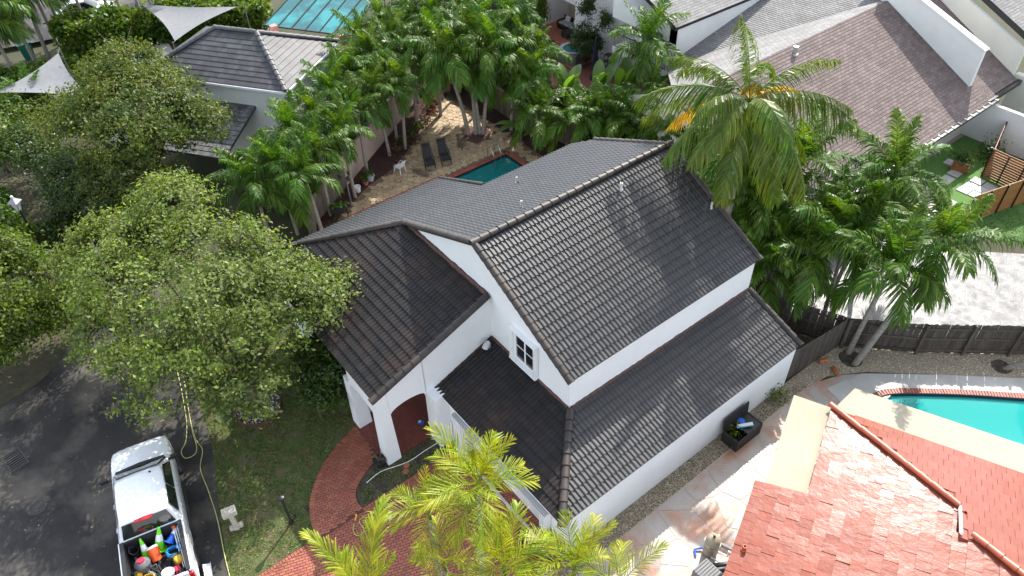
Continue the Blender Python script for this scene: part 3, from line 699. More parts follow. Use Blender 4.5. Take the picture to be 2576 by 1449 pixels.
# porch floor, front door and downpipe
pf = MB(); pf.ab((-19.7, 6.1, G-.05), (-16.95, 9.6, G+.03)); porch = pf.build('porch_floor', m_joint, house)
F = Field(paver(.205, .105), .21, .108)
F.plane([(-19.68, 6.12, G+.045), (-16.97, 6.12, G+.045), (-16.97, 9.58, G+.045), (-19.68, 9.58, G+.045)], stagger=.5, jit=.002, u_dir=(1, 0, 0))
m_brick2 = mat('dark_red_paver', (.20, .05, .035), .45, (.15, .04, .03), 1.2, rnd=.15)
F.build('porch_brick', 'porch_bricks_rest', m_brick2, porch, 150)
m = MB(); m.ab((-18.9, 9.54, G+.05), (-17.6, 9.6, 2.1)); m.build('front_door', mat('dark_door', (.03, .03, .032), .5), house)
m = MB(); m.tube([(-16.2, 8.86, 1.0), (-16.2, 8.84, .2), (-16.15, 8.75, -.05), (-16.1, 8.62, -.22), (-16.25, 8.5, -.27)], .03, 8); m.build('drain_pipe', m_trim, house, smooth=True)
# coping under the gable (thin shadow line)
# ------------------------------------------------------------------ neighbouring houses
m_cream = mat('cream_stucco', (.66, .65, .58), .8, (.58, .58, .53), .5, bump=.25, bscale=16)
m_white2 = mat('offwhite_stucco', (.72, .72, .70), .8, (.64, .65, .64), .5, bump=.25, bscale=16)
m_beige = mat('beige_stucco', (.55, .48, .36), .8, bump=.25, bscale=16)
m_shingle = mat('brown_grey_shingle', (.15, .117, .108), .85, (.17, .135, .125), .7, rnd=.17, spec=.2, bump=.4, bscale=60, hue=.01)
m_shingle2 = mat('light_grey_shingle', (.19, .185, .18), .85, (.15, .147, .144), .8, rnd=.15, bump=.4, bscale=60)
m_flat = mat('charcoal_flat_tile', (.055, .054, .058), .6, (.035, .034, .037), 1.0, (.4, .65), rnd=.3, spec=.5)
m_flatg = mat('grey_flat_tile', (.16, .16, .165), .55, (.07, .07, .075), 2.0, (.4, .6), rnd=.25)
m_red = mat('glazed_red_tile', (.20, .048, .027), .28, (.25, .066, .04), 1.6, (.35, .7), rnd=.09, spec=.3, bump=.45, bscale=4.0, rrough=.03)
m_redcap = mat('red_ridge_cap', (.40, .09, .04), .45, rnd=.12)
m_creamroof = mat('cream_membrane', (.37, .335, .255), .75, (.34, .305, .23), .5, spec=.15)
# ---- big shingle house at the right
th = thing('house', (-18, 38, 0), 'cream house with a broad brown-grey shingle roof and white parapet wall', 'house')
W = MB(); W.ab((-27.9, 29.3, 0), (-16.4, 46.0, 2.9)); W.ab((-16.5, 31.8, 0), (-15.0, 46.2, 2.55)); 
W.add([(-16.3, 29.3, 2.5), (-21.6, 29.3, 6.2), (-27.9, 29.3, 3.2), (-27.9, 29.3, 2.5)], [(0, 1, 2, 3)])
W.build('wall', m_cream, th)
W = MB(); W.ab((-15.0, 46.1, 0), (-9.6, 46.35, 2.4)); W.build('garden_wall', m_white2, th)
ZQ = lambda x: 2.72+.503*(-14.05-x)
q1 = [(-21.6, 26.6, ZQ(-21.6)), (-17.2, 27.6, ZQ(-17.2)), (-14.05, 31.4, ZQ(-14.05)), (-14.05, 46.4, ZQ(-14.05)), (-21.6, 46.4, ZQ(-21.6))]
q2 = [(-21.6, 26.6, ZQ(-21.6)), (-21.6, 46.4, ZQ(-21.6)), (-28, 33.2, 3.8)]
q3 = [(-21.6, 46.4, ZQ(-21.6)), (-28, 46.4, 6.65), (-28, 33.2, 3.8)]
D = MB()
for p in (q1, q2, q3): D.slab([V(p_)-V((0, 0, .025)) for p_ in p], .12)
rf = D.build('roof', m_shingle, th)
F = Field(flat_tile(.36, .21, .024, .014), .36, .19)
F.plane(q1, stagger=.37)
F.build('shingle', 'shingles_rest', m_shingle, rf, 300)
F = Field(flat_tile(.36, .21, .024, .014), .36, .19); F.plane(q2, stagger=.37); F.plane(q3, stagger=.37)
F.build('grey_shingle', 'grey_shingles_rest', m_shingle2, rf, 0)  # sunlit far slope of this roof: brightness put into a lighter shingle colour
m = MB(); m.slab([(-14.0, 31.4, 2.70), (-14.0, 46.4, 2.70), (-13.86, 46.4, 2.70), (-13.86, 31.4, 2.70)], .14); gt = m.build('gutter', m_blackg, th)
for i in range(22):
    m = MB(); m.ab((-14.06, 31.8+i*.68, 2.74), (-13.84, 31.86+i*.68, 2.755)); m.build('gutter_strap', m_trim, gt)
m = MB(); m.slab([(-17.2, 27.55, 4.32), (-14.0, 31.4, 2.72), (-13.9, 31.3, 2.70), (-17.1, 27.45, 4.30)], .16); m.build('rake_board', m_blackg, th)
# parapet running down the slope
m = MB(); b0, b1 = (-15.3, ZQ(-15.3)-.1), (-22.2, ZQ(-22)-.2); q = [V((x, y, z)) for y in (45.1, 45.42) for x, z in (b0, (-15.3, 5.62), (-22.2, 8.1), b1)]
m.add(q, [(0, 1, 2, 3), (7, 6, 5, 4), (1, 5, 6, 2), (0, 4, 5, 1), (2, 6, 7, 3)]); m.build('parapet', m_white2, th)
m = MB(); m.slab([(-15.2, 45.02, 5.62), (-15.2, 45.5, 5.62), (-22.2, 45.5, 8.14), (-22.2, 45.02, 8.14)], .07); m.build('parapet_coping', m_trim, th)
pipe_vent(onplane(1999, 135, V((-14.05, 40, 2.72)), V((.503, 0, 1)).normalized())-V((0, 0, .03)), .45, .13, th, mat('galvanised', (.5, .51, .52), .35, metal=.8), 'turbine_vent')
# far roofs and walls beyond the parapet
fh = thing('house', (-16, 52, 0), 'shaded brown shingle roof and cream walls behind the white parapet', 'house')
r4 = [(-14.3, 45.5, ZQ(-14.3)), (-14.3, 49.2, ZQ(-14.3)), (-23.5, 49.2, ZQ(-23.5)), (-23.5, 45.5, ZQ(-23.5))]
D = MB(); D.slab([V(p_)-V((0, 0, .025)) for p_ in r4], .12); rf = D.build('roof', m_shingle, fh)
F = Field(flat_tile(.36, .21, .024, .014), .36, .19); F.plane(r4, stagger=.37); F.build('shingle', 'shingles_rest', m_shingle, rf, 200)
m = MB(); m.slab([(-14.3, 45.5, 2.8), (-14.3, 49.4, 2.8), (-14.05, 49.4, 2.8), (-14.05, 45.5, 2.8)], .25); m.build('gutter', m_blackg, fh)
m = MB(); m.ab((-24, 45.6, 0), (-15.2, 49.2, 2.6)); q = [V((x, y, z)) for y in (49.2, 49.45) for x, z in ((-14.6, 2.6), (-14.6, 4.6), (-23.5, 8.4), (-23.5, 6.0))]
m.add(q, [(0, 1, 2, 3), (7, 6, 5, 4), (1, 5, 6, 2), (0, 4, 5, 1), (2, 6, 7, 3)]); m.ab((-14.6, 49.5, 0), (-9, 49.9, 3.0)); m.build('wall', m_cream, fh)
r5 = [(-14.2, 49.5, 5.0), (-14.2, 58, 5.0), (-24, 58, 9.4), (-24, 49.5, 9.4)]
D = MB(); D.slab(r5, .3); rf = D.build('upper_roof', m_blackg, fh)
F = Field(flat_tile(.36, .21, .024, .014), .36, .19); F.plane([V(p_)+V((0, 0, .03)) for p_ in r5], stagger=.37, keep=lambda p: p.y < 54); F.build('grey_shingle', 'grey_shingles_rest', m_shingle2, rf, 0)
# ---- white two-storey house at the top centre
wh = thing('house', (-34, 37, 0), 'white two-storey house with railed balconies and red tiled patio at the top', 'house')
W = MB()
W.add([(-28, 33.9, 0), (-28, 33.9, 6.1), (-28, 47, 6.1), (-28, 47, 0)], [(3, 2, 1, 0)])
W.ab((-28.01, 33.9, 0), (-28.6, 34.3, 6.1)); W.ab((-33.4, 36.0, 0), (-28.02, 36.3, 6.1)); W.ab((-33.5, 33.9, 4.9), (-28.03, 36.1, 6.1))
W.ab((-39.4, 36.02, 0), (-33.4, 44, 9.0)); W.ab((-33.42, 36.3, 0), (-28.3, 46, 6.1))
W.ab((-33.4, 33.95, 2.55), (-28.6, 36.0, 2.95))                      # balcony slab right
W.ab((-45.5, 39.6, 0), (-39.4, 40, 9)); W.ab((-44.0, 34.2, 0), (-43.2, 35.0, 9)); W.ab((-42.6, 36.9, 2.75), (-39.42, 39.6, 3.1))
W.ab((-58, 34.4, 0), (-44, 40, 9))
W.build('wall', m_white2, wh)
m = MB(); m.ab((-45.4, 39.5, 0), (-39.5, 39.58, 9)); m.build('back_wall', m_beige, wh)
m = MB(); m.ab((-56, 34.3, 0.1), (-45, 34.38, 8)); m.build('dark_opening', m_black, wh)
m_rail = mat('bronze_rail', (.05, .02, .018), .5)
def railing(x0, x1, y, z0, z1, parent, mt, step=.13, axis='x'):
    f = (lambda a, b, c: (a, b, c)) if axis == 'x' else (lambda a, b, c: (b, a, c))
    m = MB(); m.ab(f(x0, y-.03, z1-.05), f(x1, y+.03, z1)); r = m.build('railing', mt, parent)
    m = MB(); m.ab(f(x0, y-.02, z0+.05), f(x1, y+.02, z0+.09)); m.build('bottom_rail', mt, r)
    n = int(abs(x1-x0)/step); me = MB(); me.ab((-.012, -.012, 0), (.012, .012, z1-z0-.1)); me = me.mesh('baluster'); me.materials.append(mt)
    inv = pmat(r).inverted()
    for i in range(n+1):
        o = bpy.data.objects.new('baluster', me); COL.objects.link(o); o.parent = r; o.matrix_parent_inverse = inv; o.location = f(x0+(x1-x0)*i/n, y, z0+.06)
railing(-33.3, -28.65, 34.0, 2.95, 3.95, wh, m_rail); railing(-42.5, -39.45, 36.98, 3.1, 4.1, wh, m_rail)
m = MB(); m.ab((-32.6, 35.9, 0), (-29.2, 36.01, 2.2)); m.build('patio_door', m_glass, wh); m = MB(); m.ab((-32.6, 35.9, 3.0), (-29.4, 36.01, 4.9)); m.build('balcony_door', m_glass, wh)
ur = [(-27.75, 33.4, 6.2), (-27.75, 47.5, 6.2), (-33.5, 47.5, 8.6), (-33.5, 33.4, 8.6)]
D = MB(); D.slab([V(p_)-V((0, 0, .03)) for p_ in ur], .22); rf = D.build('roof', m_blackg, wh)
F = Field(flat_tile(.33, .2, .014), .33, .19); F.plane(ur, stagger=.37); F.build('grey_shingle', 'grey_shingles_rest', m_shingle2, rf, 120)
pt = MB(); pt.ab((-45, 33.6, -.2), (-36.8, 39.6, .02)); pt = pt.build('patio', m_joint); tag(pt, kind='structure')
m_terra = mat('terracotta_tile', (.33, .11, .065), .5, rnd=.15)
F = Field(paver(.33, .33, .02), .33, .33); F.plane([(-44.9, 33.7, .03), (-36.9, 33.7, .03), (-36.9, 39.5, .03), (-44.9, 39.5, .03)], u_dir=(1, 0, 0), keep=lambda p: not (p.x > -39.5 and p.y > 36)); F.build('terracotta_tile', 'terracotta_tiles_far', m_terra, pt, 250)
pt = MB(); pt.ab((-39.5, 30.2, -.2), (-28.2, 36.0, .0)); pt = pt.build('patio', mat('red_patio', (.19, .065, .045), .7, (.14, .05, .035), 1.5)); tag(pt, kind='structure')
# ---- charcoal tiled house at the upper left
f1 = V((.815, .58, 0)); f2 = V((-.58, .815, 0)); B0 = V((-38.1, 13.2, 0))
def LH(a, b, z): return B0-f1*a+f2*b+V((0, 0, z))
lh = thing('house', (B0.x, B0.y, 0), 'white house with charcoal flat-tile hip roof at the upper left', 'house')
def hull(m, a0, a1, b0, b1, z0, z1):
    m.prism([LH(a0, b0, 0), LH(a1, b0, 0), LH(a1, b1, 0), LH(a0, b1, 0)], z0, z1)
W = MB(); hull(W, .35, 9.0, .35, 6.2, -.1, 5.05); W.build('wall', m_plaster, lh)
hz0 = 5.0; hp = .50; hw = 3.3
Cn = [LH(0, 0, hz0), LH(0, 2*hw, hz0), LH(9.4, 2*hw, hz0), LH(9.4, 0, hz0)]; A1 = LH(hw, hw, hz0+hw*hp); A2 = LH(9.4-hw, hw, hz0+hw*hp)
pl_ = [[Cn[0], Cn[1], A1], [Cn[3], Cn[0], A1, A2], [Cn[1], Cn[2], A2, A1], [Cn[2], Cn[3], A2]]
sk = [[LH(0.3, 0.1, 3.6), LH(0.3, 7.2, 3.6), LH(-2.7, 7.2, 2.55), LH(-2.7, .1, 2.55)], [LH(2.5, .4, 3.6), LH(10, .4, 3.6), LH(10, -3.6, 2.45), LH(2.5, -3.6, 2.45)],
      [LH(.4, 6.4, 3.9), LH(9.4, 6.4, 3.9), LH(9.4, 9.6, 2.7), LH(-2.7, 9.6, 2.7), LH(-2.7, 7.3, 3.0)]]
D = MB()
for p in pl_+sk[:2]: D.slab([V(p_)-V((0, 0, .03)) for p_ in p], .12)
rf = D.build('roof', m_flat, lh)
F = Field(flat_tile(.34, .37, .03), .34, .345)
for p in pl_: F.plane(p, stagger=.5)
F.build('roof_tile', 'roof_tiles_rest', m_flat, rf, 240, near=V((-39, 13, 9)))
F = Field(flat_tile(.34, .37, .03), .34, .345)
for p in sk[:2]: F.plane(p, stagger=.5)
F.build('roof_tile', 'lower_roof_tiles_rest', m_flatg, rf, 60)
cm2 = cap_mesh(.13, .44).mesh('hip_cap'); cm2.materials.append(mat('charcoal_cap', (.07, .07, .075), .55, rnd=.15))
for a, b in ((Cn[0], A1), (Cn[3], A2), (Cn[1], A1), (A2, A1)): cap_run(V(a)+V((0, 0, .03)), V(b)+V((0, 0, .03)), rf, None, 'hip_cap', me=cm2, r=.15)
m = MB()
for a, b in ((Cn[3], Cn[0]), (Cn[0], Cn[1])):
    a = V(a); b = V(b); e = (b-a).normalized(); n_ = V((e.y, -e.x, 0)); m.slab([a-V((0, 0, .03)), b-V((0, 0, .03)), b+n_*.1-V((0, 0, .03)), a+n_*.1-V((0, 0, .03))], .12)
m.build('gutter', m_trim, lh)
m = MB(); c = Cn[0]; m.tube([c+V((0, 0, -.1)), c+(-f1*-.0+f2*.1)+V((0, 0, -.5)), LH(.25, .3, 4.2), LH(.25, .3, 3.0)], .06, 8); m.build('downpipe', m_trim, lh, smooth=True)
m = MB(); m.ab((-.15, -.3, 0), (.15, 0, .3)); o = m.build('wall_box', m_white2, lh); o.matrix_parent_inverse = Matrix(); o.location = pmat(lh).inverted() @ LH(5.6, .33, 4.25); o.rotation_euler = (0, 0, atan2(f1.y, f1.x))
for a in ():
    m = MB(); m.prism([LH(a, .3, 0), LH(a+1.1, .3, 0), LH(a+1.1, .36, 0), LH(a, .36, 0)], 1.2, 2.9); m.build('window', m_glass, lh)
ch = mat('terracotta_vent', (.42, .2, .16), .7)
for px, py in ((691, 74), (860, 97)):
    m = MB(); q = at(px, py+6, 4.0); m.ab(q+V((-.22, -.22, -1.5)), q+V((.22, .22, .45))); m.build('chimney_box', ch, lh, bevel=.03)
# ---- teal glazed canopy
tc = thing('glazed_canopy', (-50, 21, 0), 'teal translucent panelled canopy behind the charcoal roof', 'canopy')
t0 = P(1, 0, 60, 190, 2.6); u_ = (P(1, 0, 690, 270, 2.6)-t0); w_ = V((-u_.y, u_.x, 0)).normalized()*6.0+V((0, 0, .9))
m_teal = mat('teal_panel', (.004, .10, .11), .1, (.02, .24, .25), .45, (.42, .58), spec=.5, trans=.12, transcol=(.8, 1.2, 1.2))  # dark blotches in the panel colour stand in for reflections
for i in range(6):
    a = t0+u_*(i/6+.008); b = t0+u_*((i+1)/6-.008); m = MB(); m.slab([a, b, b+w_, a+w_], .02); m.build('panel', m_teal, tc)
for i in range(7):
    a = t0+u_*(i/6)+V((0, 0, .02)); m = MB(); m.tube([a, a+w_], .05, 6); m.build('glazing_bar', m_black, tc)
for k in (0, 1):
    m = MB(); m.tube([t0+w_*k-u_.normalized()*.1, t0+u_+w_*k+u_.normalized()*.1], .06, 6); m.build('edge_beam', m_black, tc)
for k in (0, 1):
    for s_ in (0, 1): q = t0+w_*k+u_*s_; m = MB(); m.tube([V((q.x, q.y, 0)), q], .05, 8); m.build('post', m_black, tc)
# ---- red tiled house at the lower right
e1 = V((.915, .404, 0)); e2 = V((.404, -.915, 0)); K0 = V((-6.7, 19.62, 0))
def RH(a, b, z): return K0+e1*a+e2*b+V((0, 0, z))
rh = thing('house', (K0.x, K0.y, 0), 'house with glossy red flat-tile roof at the lower right', 'house')
W = MB()
def rbox(m, a0, a1, b0, b1, z0, z1): m.prism([RH(a0, b0, 0), RH(a1, b0, 0), RH(a1, b1, 0), RH(a0, b1, 0)], z0, z1)
rbox(W, .4, 15, .4, 16, -.1, 2.45); rbox(W, -1.3, 3, 4.7, 16, -.1, 2.35); W.build('wall', m_white2, rh)
Z1 = lambda a: 2.5+.22*(a+1.68); Z2 = lambda a: 2.6+.22*a; Z3 = lambda b: 2.6+.3*b
R2 = [RH(0, 0, 2.6), RH(0, 4.5, 2.6), RH(4.6, 4.5, Z2(4.6)), RH(4.6*.22/.22*.98, 4.6*.22/.3*.98, Z2(4.5))]
hipb = 3.1; hipa = hipb*.3/.22
R2 = [RH(0, 0, 2.6), RH(0, 4.5, 2.6), RH(hipa, 4.5, Z2(hipa)), RH(hipa, hipb, Z3(hipb))]
R3 = [RH(0, 0, 2.6), RH(16, 0, 2.6), RH(16, 4.5, Z3(4.5)), RH(hipa, 4.5, Z3(4.5)), RH(hipa, hipb, Z3(hipb))]
aI = (Z3(4.3)-2.5)/.22-1.68
R1 = [RH(-1.68, 4.3, 2.5), RH(aI, 4.3, Z1(aI)), RH(aI+7, 4.3+7*.22/.3, Z1(aI+7)), RH(aI+7, 16, Z1(aI+7)), RH(-1.68, 16, 2.5)]
R4 = [RH(aI, 4.3, Z3(4.3)), RH(16, 4.3, Z3(4.3)), RH(16, 4.3+7*.22/.3, Z1(aI+7)), RH(aI+7, 4.3+7*.22/.3, Z1(aI+7))]
D = MB()
for p in (R1, R2, R3, R4): D.slab([V(p_)-V((0, 0, .03)) for p_ in p], .1)
rf = D.build('roof', m_red, rh)
rt = flat_tile(.33, .44, .03, .008)
F = Field(rt, .33, .42); F.plane(R1, stagger=.5, jit=.010, rotk=1.8); F.plane(R2, stagger=.5, jit=.010, rotk=1.8); F.plane(R3, stagger=.5, jit=.006, rotk=1.8); F.plane(R4, stagger=.5, jit=.006, rotk=1.8)
F.build('red_roof_tile', 'red_roof_tiles_rest', m_red, rf, 300, near=V((-3, 14, 12)))
m = MB(); m.slab([RH(-1.7, 4.27, 2.48), RH(aI, 4.27, Z1(aI)), RH(aI, 4.27, Z1(aI)-.3), RH(-1.7, 4.27, 2.2)], .05); m.build('rake_board', m_redcap, rh)
cm3 = cap_mesh(.11, .5).mesh('hip_cap'); cm3.materials.append(m_redcap)
cap_run(RH(-.05, -.05, 2.66), RH(hipa, hipb, Z3(hipb)+.08), rf, None, 'hip_cap', me=cm3, L=.48, r=.13)
cap_run(RH(aI+7, 4.3+7*.22/.3, Z1(aI+7)+.08), RH(aI-.1, 4.25, Z1(aI)+.08), rf, None, 'hip_cap', me=cm3, L=.48, r=.13)
m = MB(); m.tube([RH(hipa+.02, hipb, Z3(hipb)+.04), RH(hipa+.02, 4.4, Z3(4.4)+.05)], .05, 6); m.build('valley_flashing', m_trim, rf)
pipe_vent(onplane(1871, 1383, RH(-1.68, 4.3, 2.5), pnormal([V(p_) for p_ in R1[:3]]) if pnormal([V(p_) for p_ in R1[:3]]).z > 0 else -pnormal([V(p_) for p_ in R1[:3]])), .22, .07, rf, m_redcap)
m = MB(); rbox(m, -1.36, -.02, -.1, 4.45, 2.30, 2.46); m.build('flat_roof', m_creamroof, rh)
m = MB(); m.slab([RH(.62, -1.5, 2.42), RH(16, -1.5, 2.42), RH(16, .05, 2.5), RH(.05, .05, 2.5)], .12); m.build('awning', m_creamroof, rh)
for a in (.9, 5, 9): m = MB(); m.tube([RH(a, -1.4, 0), RH(a, -1.4, 2.35)], .05, 8); m.build('awning_post', m_trim, rh)
# ---- walls and fences
def plank_fence(name, label, pts, h, mt, z=0.0, w=.14, gap=.001, posts=True, rails=True, side=1, group=None, th=.022, top='flat', post_step=2.4, th_post=.1):
    p0 = V((pts[0][0], pts[0][1], z)); t = thing(name, p0, label, 'fence', group); R0 = pmat(t).inverted()
    me = MB(); me.ab((gap/2, 0, 0), (w-gap/2, th, h)); me = me.mesh('plank'); me.materials.append(mt); tot = 0
    for a, b in zip(pts, pts[1:]):
        a = V((a[0], a[1], z)); b = V((b[0], b[1], z)); e = b-a; n = max(1, int(e.length/w)); x = e.normalized(); y = V((-x.y, x.x, 0))*side
        for i in range(n):
            p = a+x*(e.length*i/n)+V((0, 0, random.uniform(-.02, .02))); M = Matrix(((x.x, y.x*side, 0, p.x), (x.y, y.y*side, 0, p.y), (0, 0, 1, p.z), (0, 0, 0, 1))) @ Matrix.Rotation(random.uniform(-.012, .012), 4, 'Y') @ Matrix.Diagonal((e.length/n/w, 1, random.uniform(.985, 1.01), 1))
            o = bpy.data.objects.new('plank', me); COL.objects.link(o); o.parent = t; o.matrix_local = R0 @ M
        if rails:
            for zz in (.25, h*.55, h-.2):
                m = MB(); u = a-y*.06+V((0, 0, zz)); v_ = b-y*.06+V((0, 0, zz)); m.slab([u, v_, v_+y*.055, u+y*.055], .09); m.build('rail', mt, t)
        if posts:
            k = max(1, round(e.length/post_step))
            for i in range(k+1):
                q = a+x*(e.length*i/k)-y*.1; m = MB(); m.box(q+V((0, 0, (h+.05)/2)), (th_post, th_post, h+.05), Matrix.Rotation(atan2(x.y, x.x), 3, 'Z')); m.build('post', mt, t)
    return t
plank_fence('wooden_fence', 'weathered dark board fence along the wet drive, posts on the gravel side', [(-12.6, 23.6), (-9.25, 25.15), (-7.0, 27.3), (-4.4, 30.3), (.5, 36)], 1.75, m_wood, side=1)
plank_fence('wooden_fence', 'dark board fence running from the house corner to the leaning palm', [(-9.62, 21.45), (-9.32, 25.0)], 1.75, m_wood, side=1, posts=False, rails=False)
plank_fence('wooden_fence', 'short dark board fence at the garage corner by the bright palms', [(-9.42, 8.75), (-10.75, 8.05)], 1.62, m_wood, z=G, side=-1)
plank_fence('wooden_fence', 'grey board fence at the left end of the pool deck', [(-31.1, 10.3), (-32.6, 11.2), (-34.7, 14.2)], 1.75, m_wood2, side=-1)
plank_fence('wooden_fence', 'shaded board fence behind the three palms and the pool deck', [(-41.8, 24.6), (-40.6, 26.2), (-34.5, 26.1), (-28.6, 27.0)], 1.75, m_wood2, side=-1)
pk = mat('pink_stucco', (.55, .40, .33), .8, (.48, .36, .31), .8)
pw = thing('garden_wall', (-34.7, 14.3, 0), 'pink rendered garden wall behind the palm row', 'wall'); pts = [(-34.7, 14.25), (-36.8, 17.4), (-38.75, 20.2), (-41.9, 24.4)]
for a, b in zip(pts, pts[1:]):
    a = V((*a, 0)); b = V((*b, 0)); e = (b-a).normalized(); n_ = V((-e.y, e.x, 0))*.18; m = MB(); m.prism([a, b-e*.03, b-e*.03+n_, a+n_], -.1, 1.9+random.uniform(-.05, .1)); m.build('wall_panel', pk, pw)
# horizontal-slat fences of the turf yard
def slat_fence(label, a, b, h, group=None, z=0.0, bar=1.1, gapz=.012):
    a = V((*a, z)); b = V((*b, z)); t = thing('slat_fence', a, label, 'fence', group); e = b-a; x = e.normalized(); y = V((-x.y, x.x, 0)); n = int(h/.15)
    for i in range(n):
        m = MB(); z0 = i*h/n; m.prism([a, b, b+y*.03, a+y*.03], z+z0+gapz, z+z0+h/n); m.build('slat', m_woodorange, t)
    k = max(1, round(e.length/bar))
    for i in range(k+1):
        q = a+x*(e.length*i/k); m = MB(); m.box(q-y*.015+V((0, 0, h/2)), (.05, .1, h), Matrix.Rotation(atan2(x.y, x.x), 3, 'Z')); m.build('post', m_black, t)
slat_fence('orange-brown slat fence beside the potted shrubs on the turf', (-11.9, 42.7), (-12.9, 46.0), 1.8, z=0)
slat_fence('orange-brown slat gate panel with bright gaps by the turf', (-11.95, 42.65), (-9.2, 42.5), 1.8, gapz=.03)
slat_fence('long orange-brown slat fence between turf and lawn', (-10.35, 37.6), (-8.3, 45.5), 1.8)
slat_fence('brown slat fence below the white house patio', (-33.4, 29.9), (-28.3, 30.3), 1.8)
# stepping slabs and deck boards on the turf
m_slab = mat('concrete_slab', (.48, .47, .45), .5, (.4, .39, .38), 3, rnd=.1)
def slabat(i, px, py, w=.62, h=.62):
    q = P(3, i, px, py, 0); m = MB(); m.box((q.x, q.y, .01), (w, h, .06)); o = m.build('stepping_slab', m_slab, bevel=.006); return o
turf = [o for o in bpy.data.objects if o.name.startswith('artificial_turf')][0]
for px, py in ((1378, 1230), (1462, 1268), (1408, 1310), (1355, 1352), (1300, 1396), (1245, 1425), (1582, 1368), (1530, 1405), (1672, 1412), (1480, 1436), (1620, 1440), (1570, 1475)):
    wchild(slabat(0, px, py), turf)
for k, (x0, y0, x1, y1) in enumerate(((-16.2, 42.4, -14.6, 46.0), (-13.4, 36.9, -11.4, 39.2))):
    dk = thing('timber_deck', (x0, y0, 0), ('shaded grey timber deck under the eaves', 'pale timber deck beside the turf at the palms')[k], 'deck'); n = int((x1-x0)/.16)
    for i in range(n):
        m = MB(); m.ab((x0+i*.16, y0, -.02), (x0+i*.16+.152, y1, .03)); m.build('deck_board', mat('deck_board_%d' % k, (.30, .27, .24), .6, (.22, .2, .18), 3, rnd=.15) if 'deck_board_%d' % k not in MATS else MATS['deck_board_%d' % k], dk)
# ------------------------------------------------------------------ vegetation
m_leaf = mat('oak_leaf', (.135, .185, .042), .55, (.185, .23, .07), .5, rnd=.55, spec=.3, trans=.42, transcol=(1.5, 1.6, .6), hue=.02)
m_leafd = mat('dark_leaf', (.055, .09, .014), .55, (.115, .135, .022), .45, spec=.3, rnd=.5, trans=.33, transcol=(1.5, 1.5, .5), hue=.022)
m_leafy = mat('yellowgreen_leaf', (.07, .115, .012), .55, (.115, .15, .02), .6, spec=.3, rnd=.5, trans=.4, transcol=(1.5, 1.5, .5), hue=.02)
m_shrub = mat('glossy_shrub_leaf', (.028, .06, .009), .42, (.055, .09, .014), .9, rnd=.5, trans=.28, spec=.35, hue=.02)
m_hedge = mat('hedge_leaf', (.045, .10, .01), .45, (.10, .15, .015), .35, rnd=.5, trans=.35, spec=.35, hue=.03)
m_bark = mat('oak_bark', (.10, .085, .07), .9, (.06, .05, .042), 3, bump=.8, bscale=20)
m_palmtrunk = mat('palm_trunk', (.30, .27, .235), .8, (.19, .165, .14), 3, bump=.5, bscale=12, stretch=(1, 1, 6))
m_palm = mat('palm_leaf', (.045, .115, .008), .45, (.085, .15, .014), .55, rnd=.5, trans=.36, spec=.3, transcol=(1.8, 1.6, .4), hue=.02)
m_palmb = mat('bright_palm_leaf', (.19, .27, .008), .45, (.36, .36, .02), .9, rnd=.35, trans=.42, spec=.3, transcol=(1.35, 1.25, .5), hue=.02)
m_palmc = mat('coconut_leaf', (.06, .12, .008), .42, (.13, .17, .018), .6, rnd=.4, trans=.33, spec=.35, transcol=(1.6, 1.5, .5), hue=.02)
m_palmy = mat('yellowing_palm_leaf', (.42, .27, .03), .5, (.25, .22, .03), 1.2, rnd=.3, trans=.4, hue=.02)
m_palmdead = mat('dead_palm_leaf', (.17, .115, .075), .8, (.10, .065, .045), 2, rnd=.3)
m_banana = mat('banana_leaf', (.09, .19, .03), .33, (.13, .23, .045), .8, rnd=.25, trans=.45, spec=.6, transcol=(1.5, 1.5, .5))
def leaf_mesh(name, pos, size, mt, nrm=None, up=.55, aspect=.55, rnd=None, tilt=None):
    n = len(pos); N = NR.normal(size=(n, 3))
    if nrm is not None: N = N*.75+nrm*.9
    N[:, 2] += up; N /= np.linalg.norm(N, axis=1)[:, None]
    A = NR.normal(size=(n, 3)); A -= (A*N).sum(1)[:, None]*N; A /= np.linalg.norm(A, axis=1)[:, None]; B = np.cross(N, A)
    s = size*(.6+.8*NR.rand(n))[:, None]
    v = np.empty((n, 4, 3)); bend = N*s*.14
    v[:, 0] = pos-A*s*.5; v[:, 1] = pos+B*s*aspect*.5+bend; v[:, 2] = pos+A*s*.5; v[:, 3] = pos-B*s*aspect*.5+bend
    f = np.arange(n*4, dtype=np.int32).reshape(n, 4)
    if rnd is None: rnd = NR.rand(n)
    return mesh_np(name, v, f, rnd, mt)
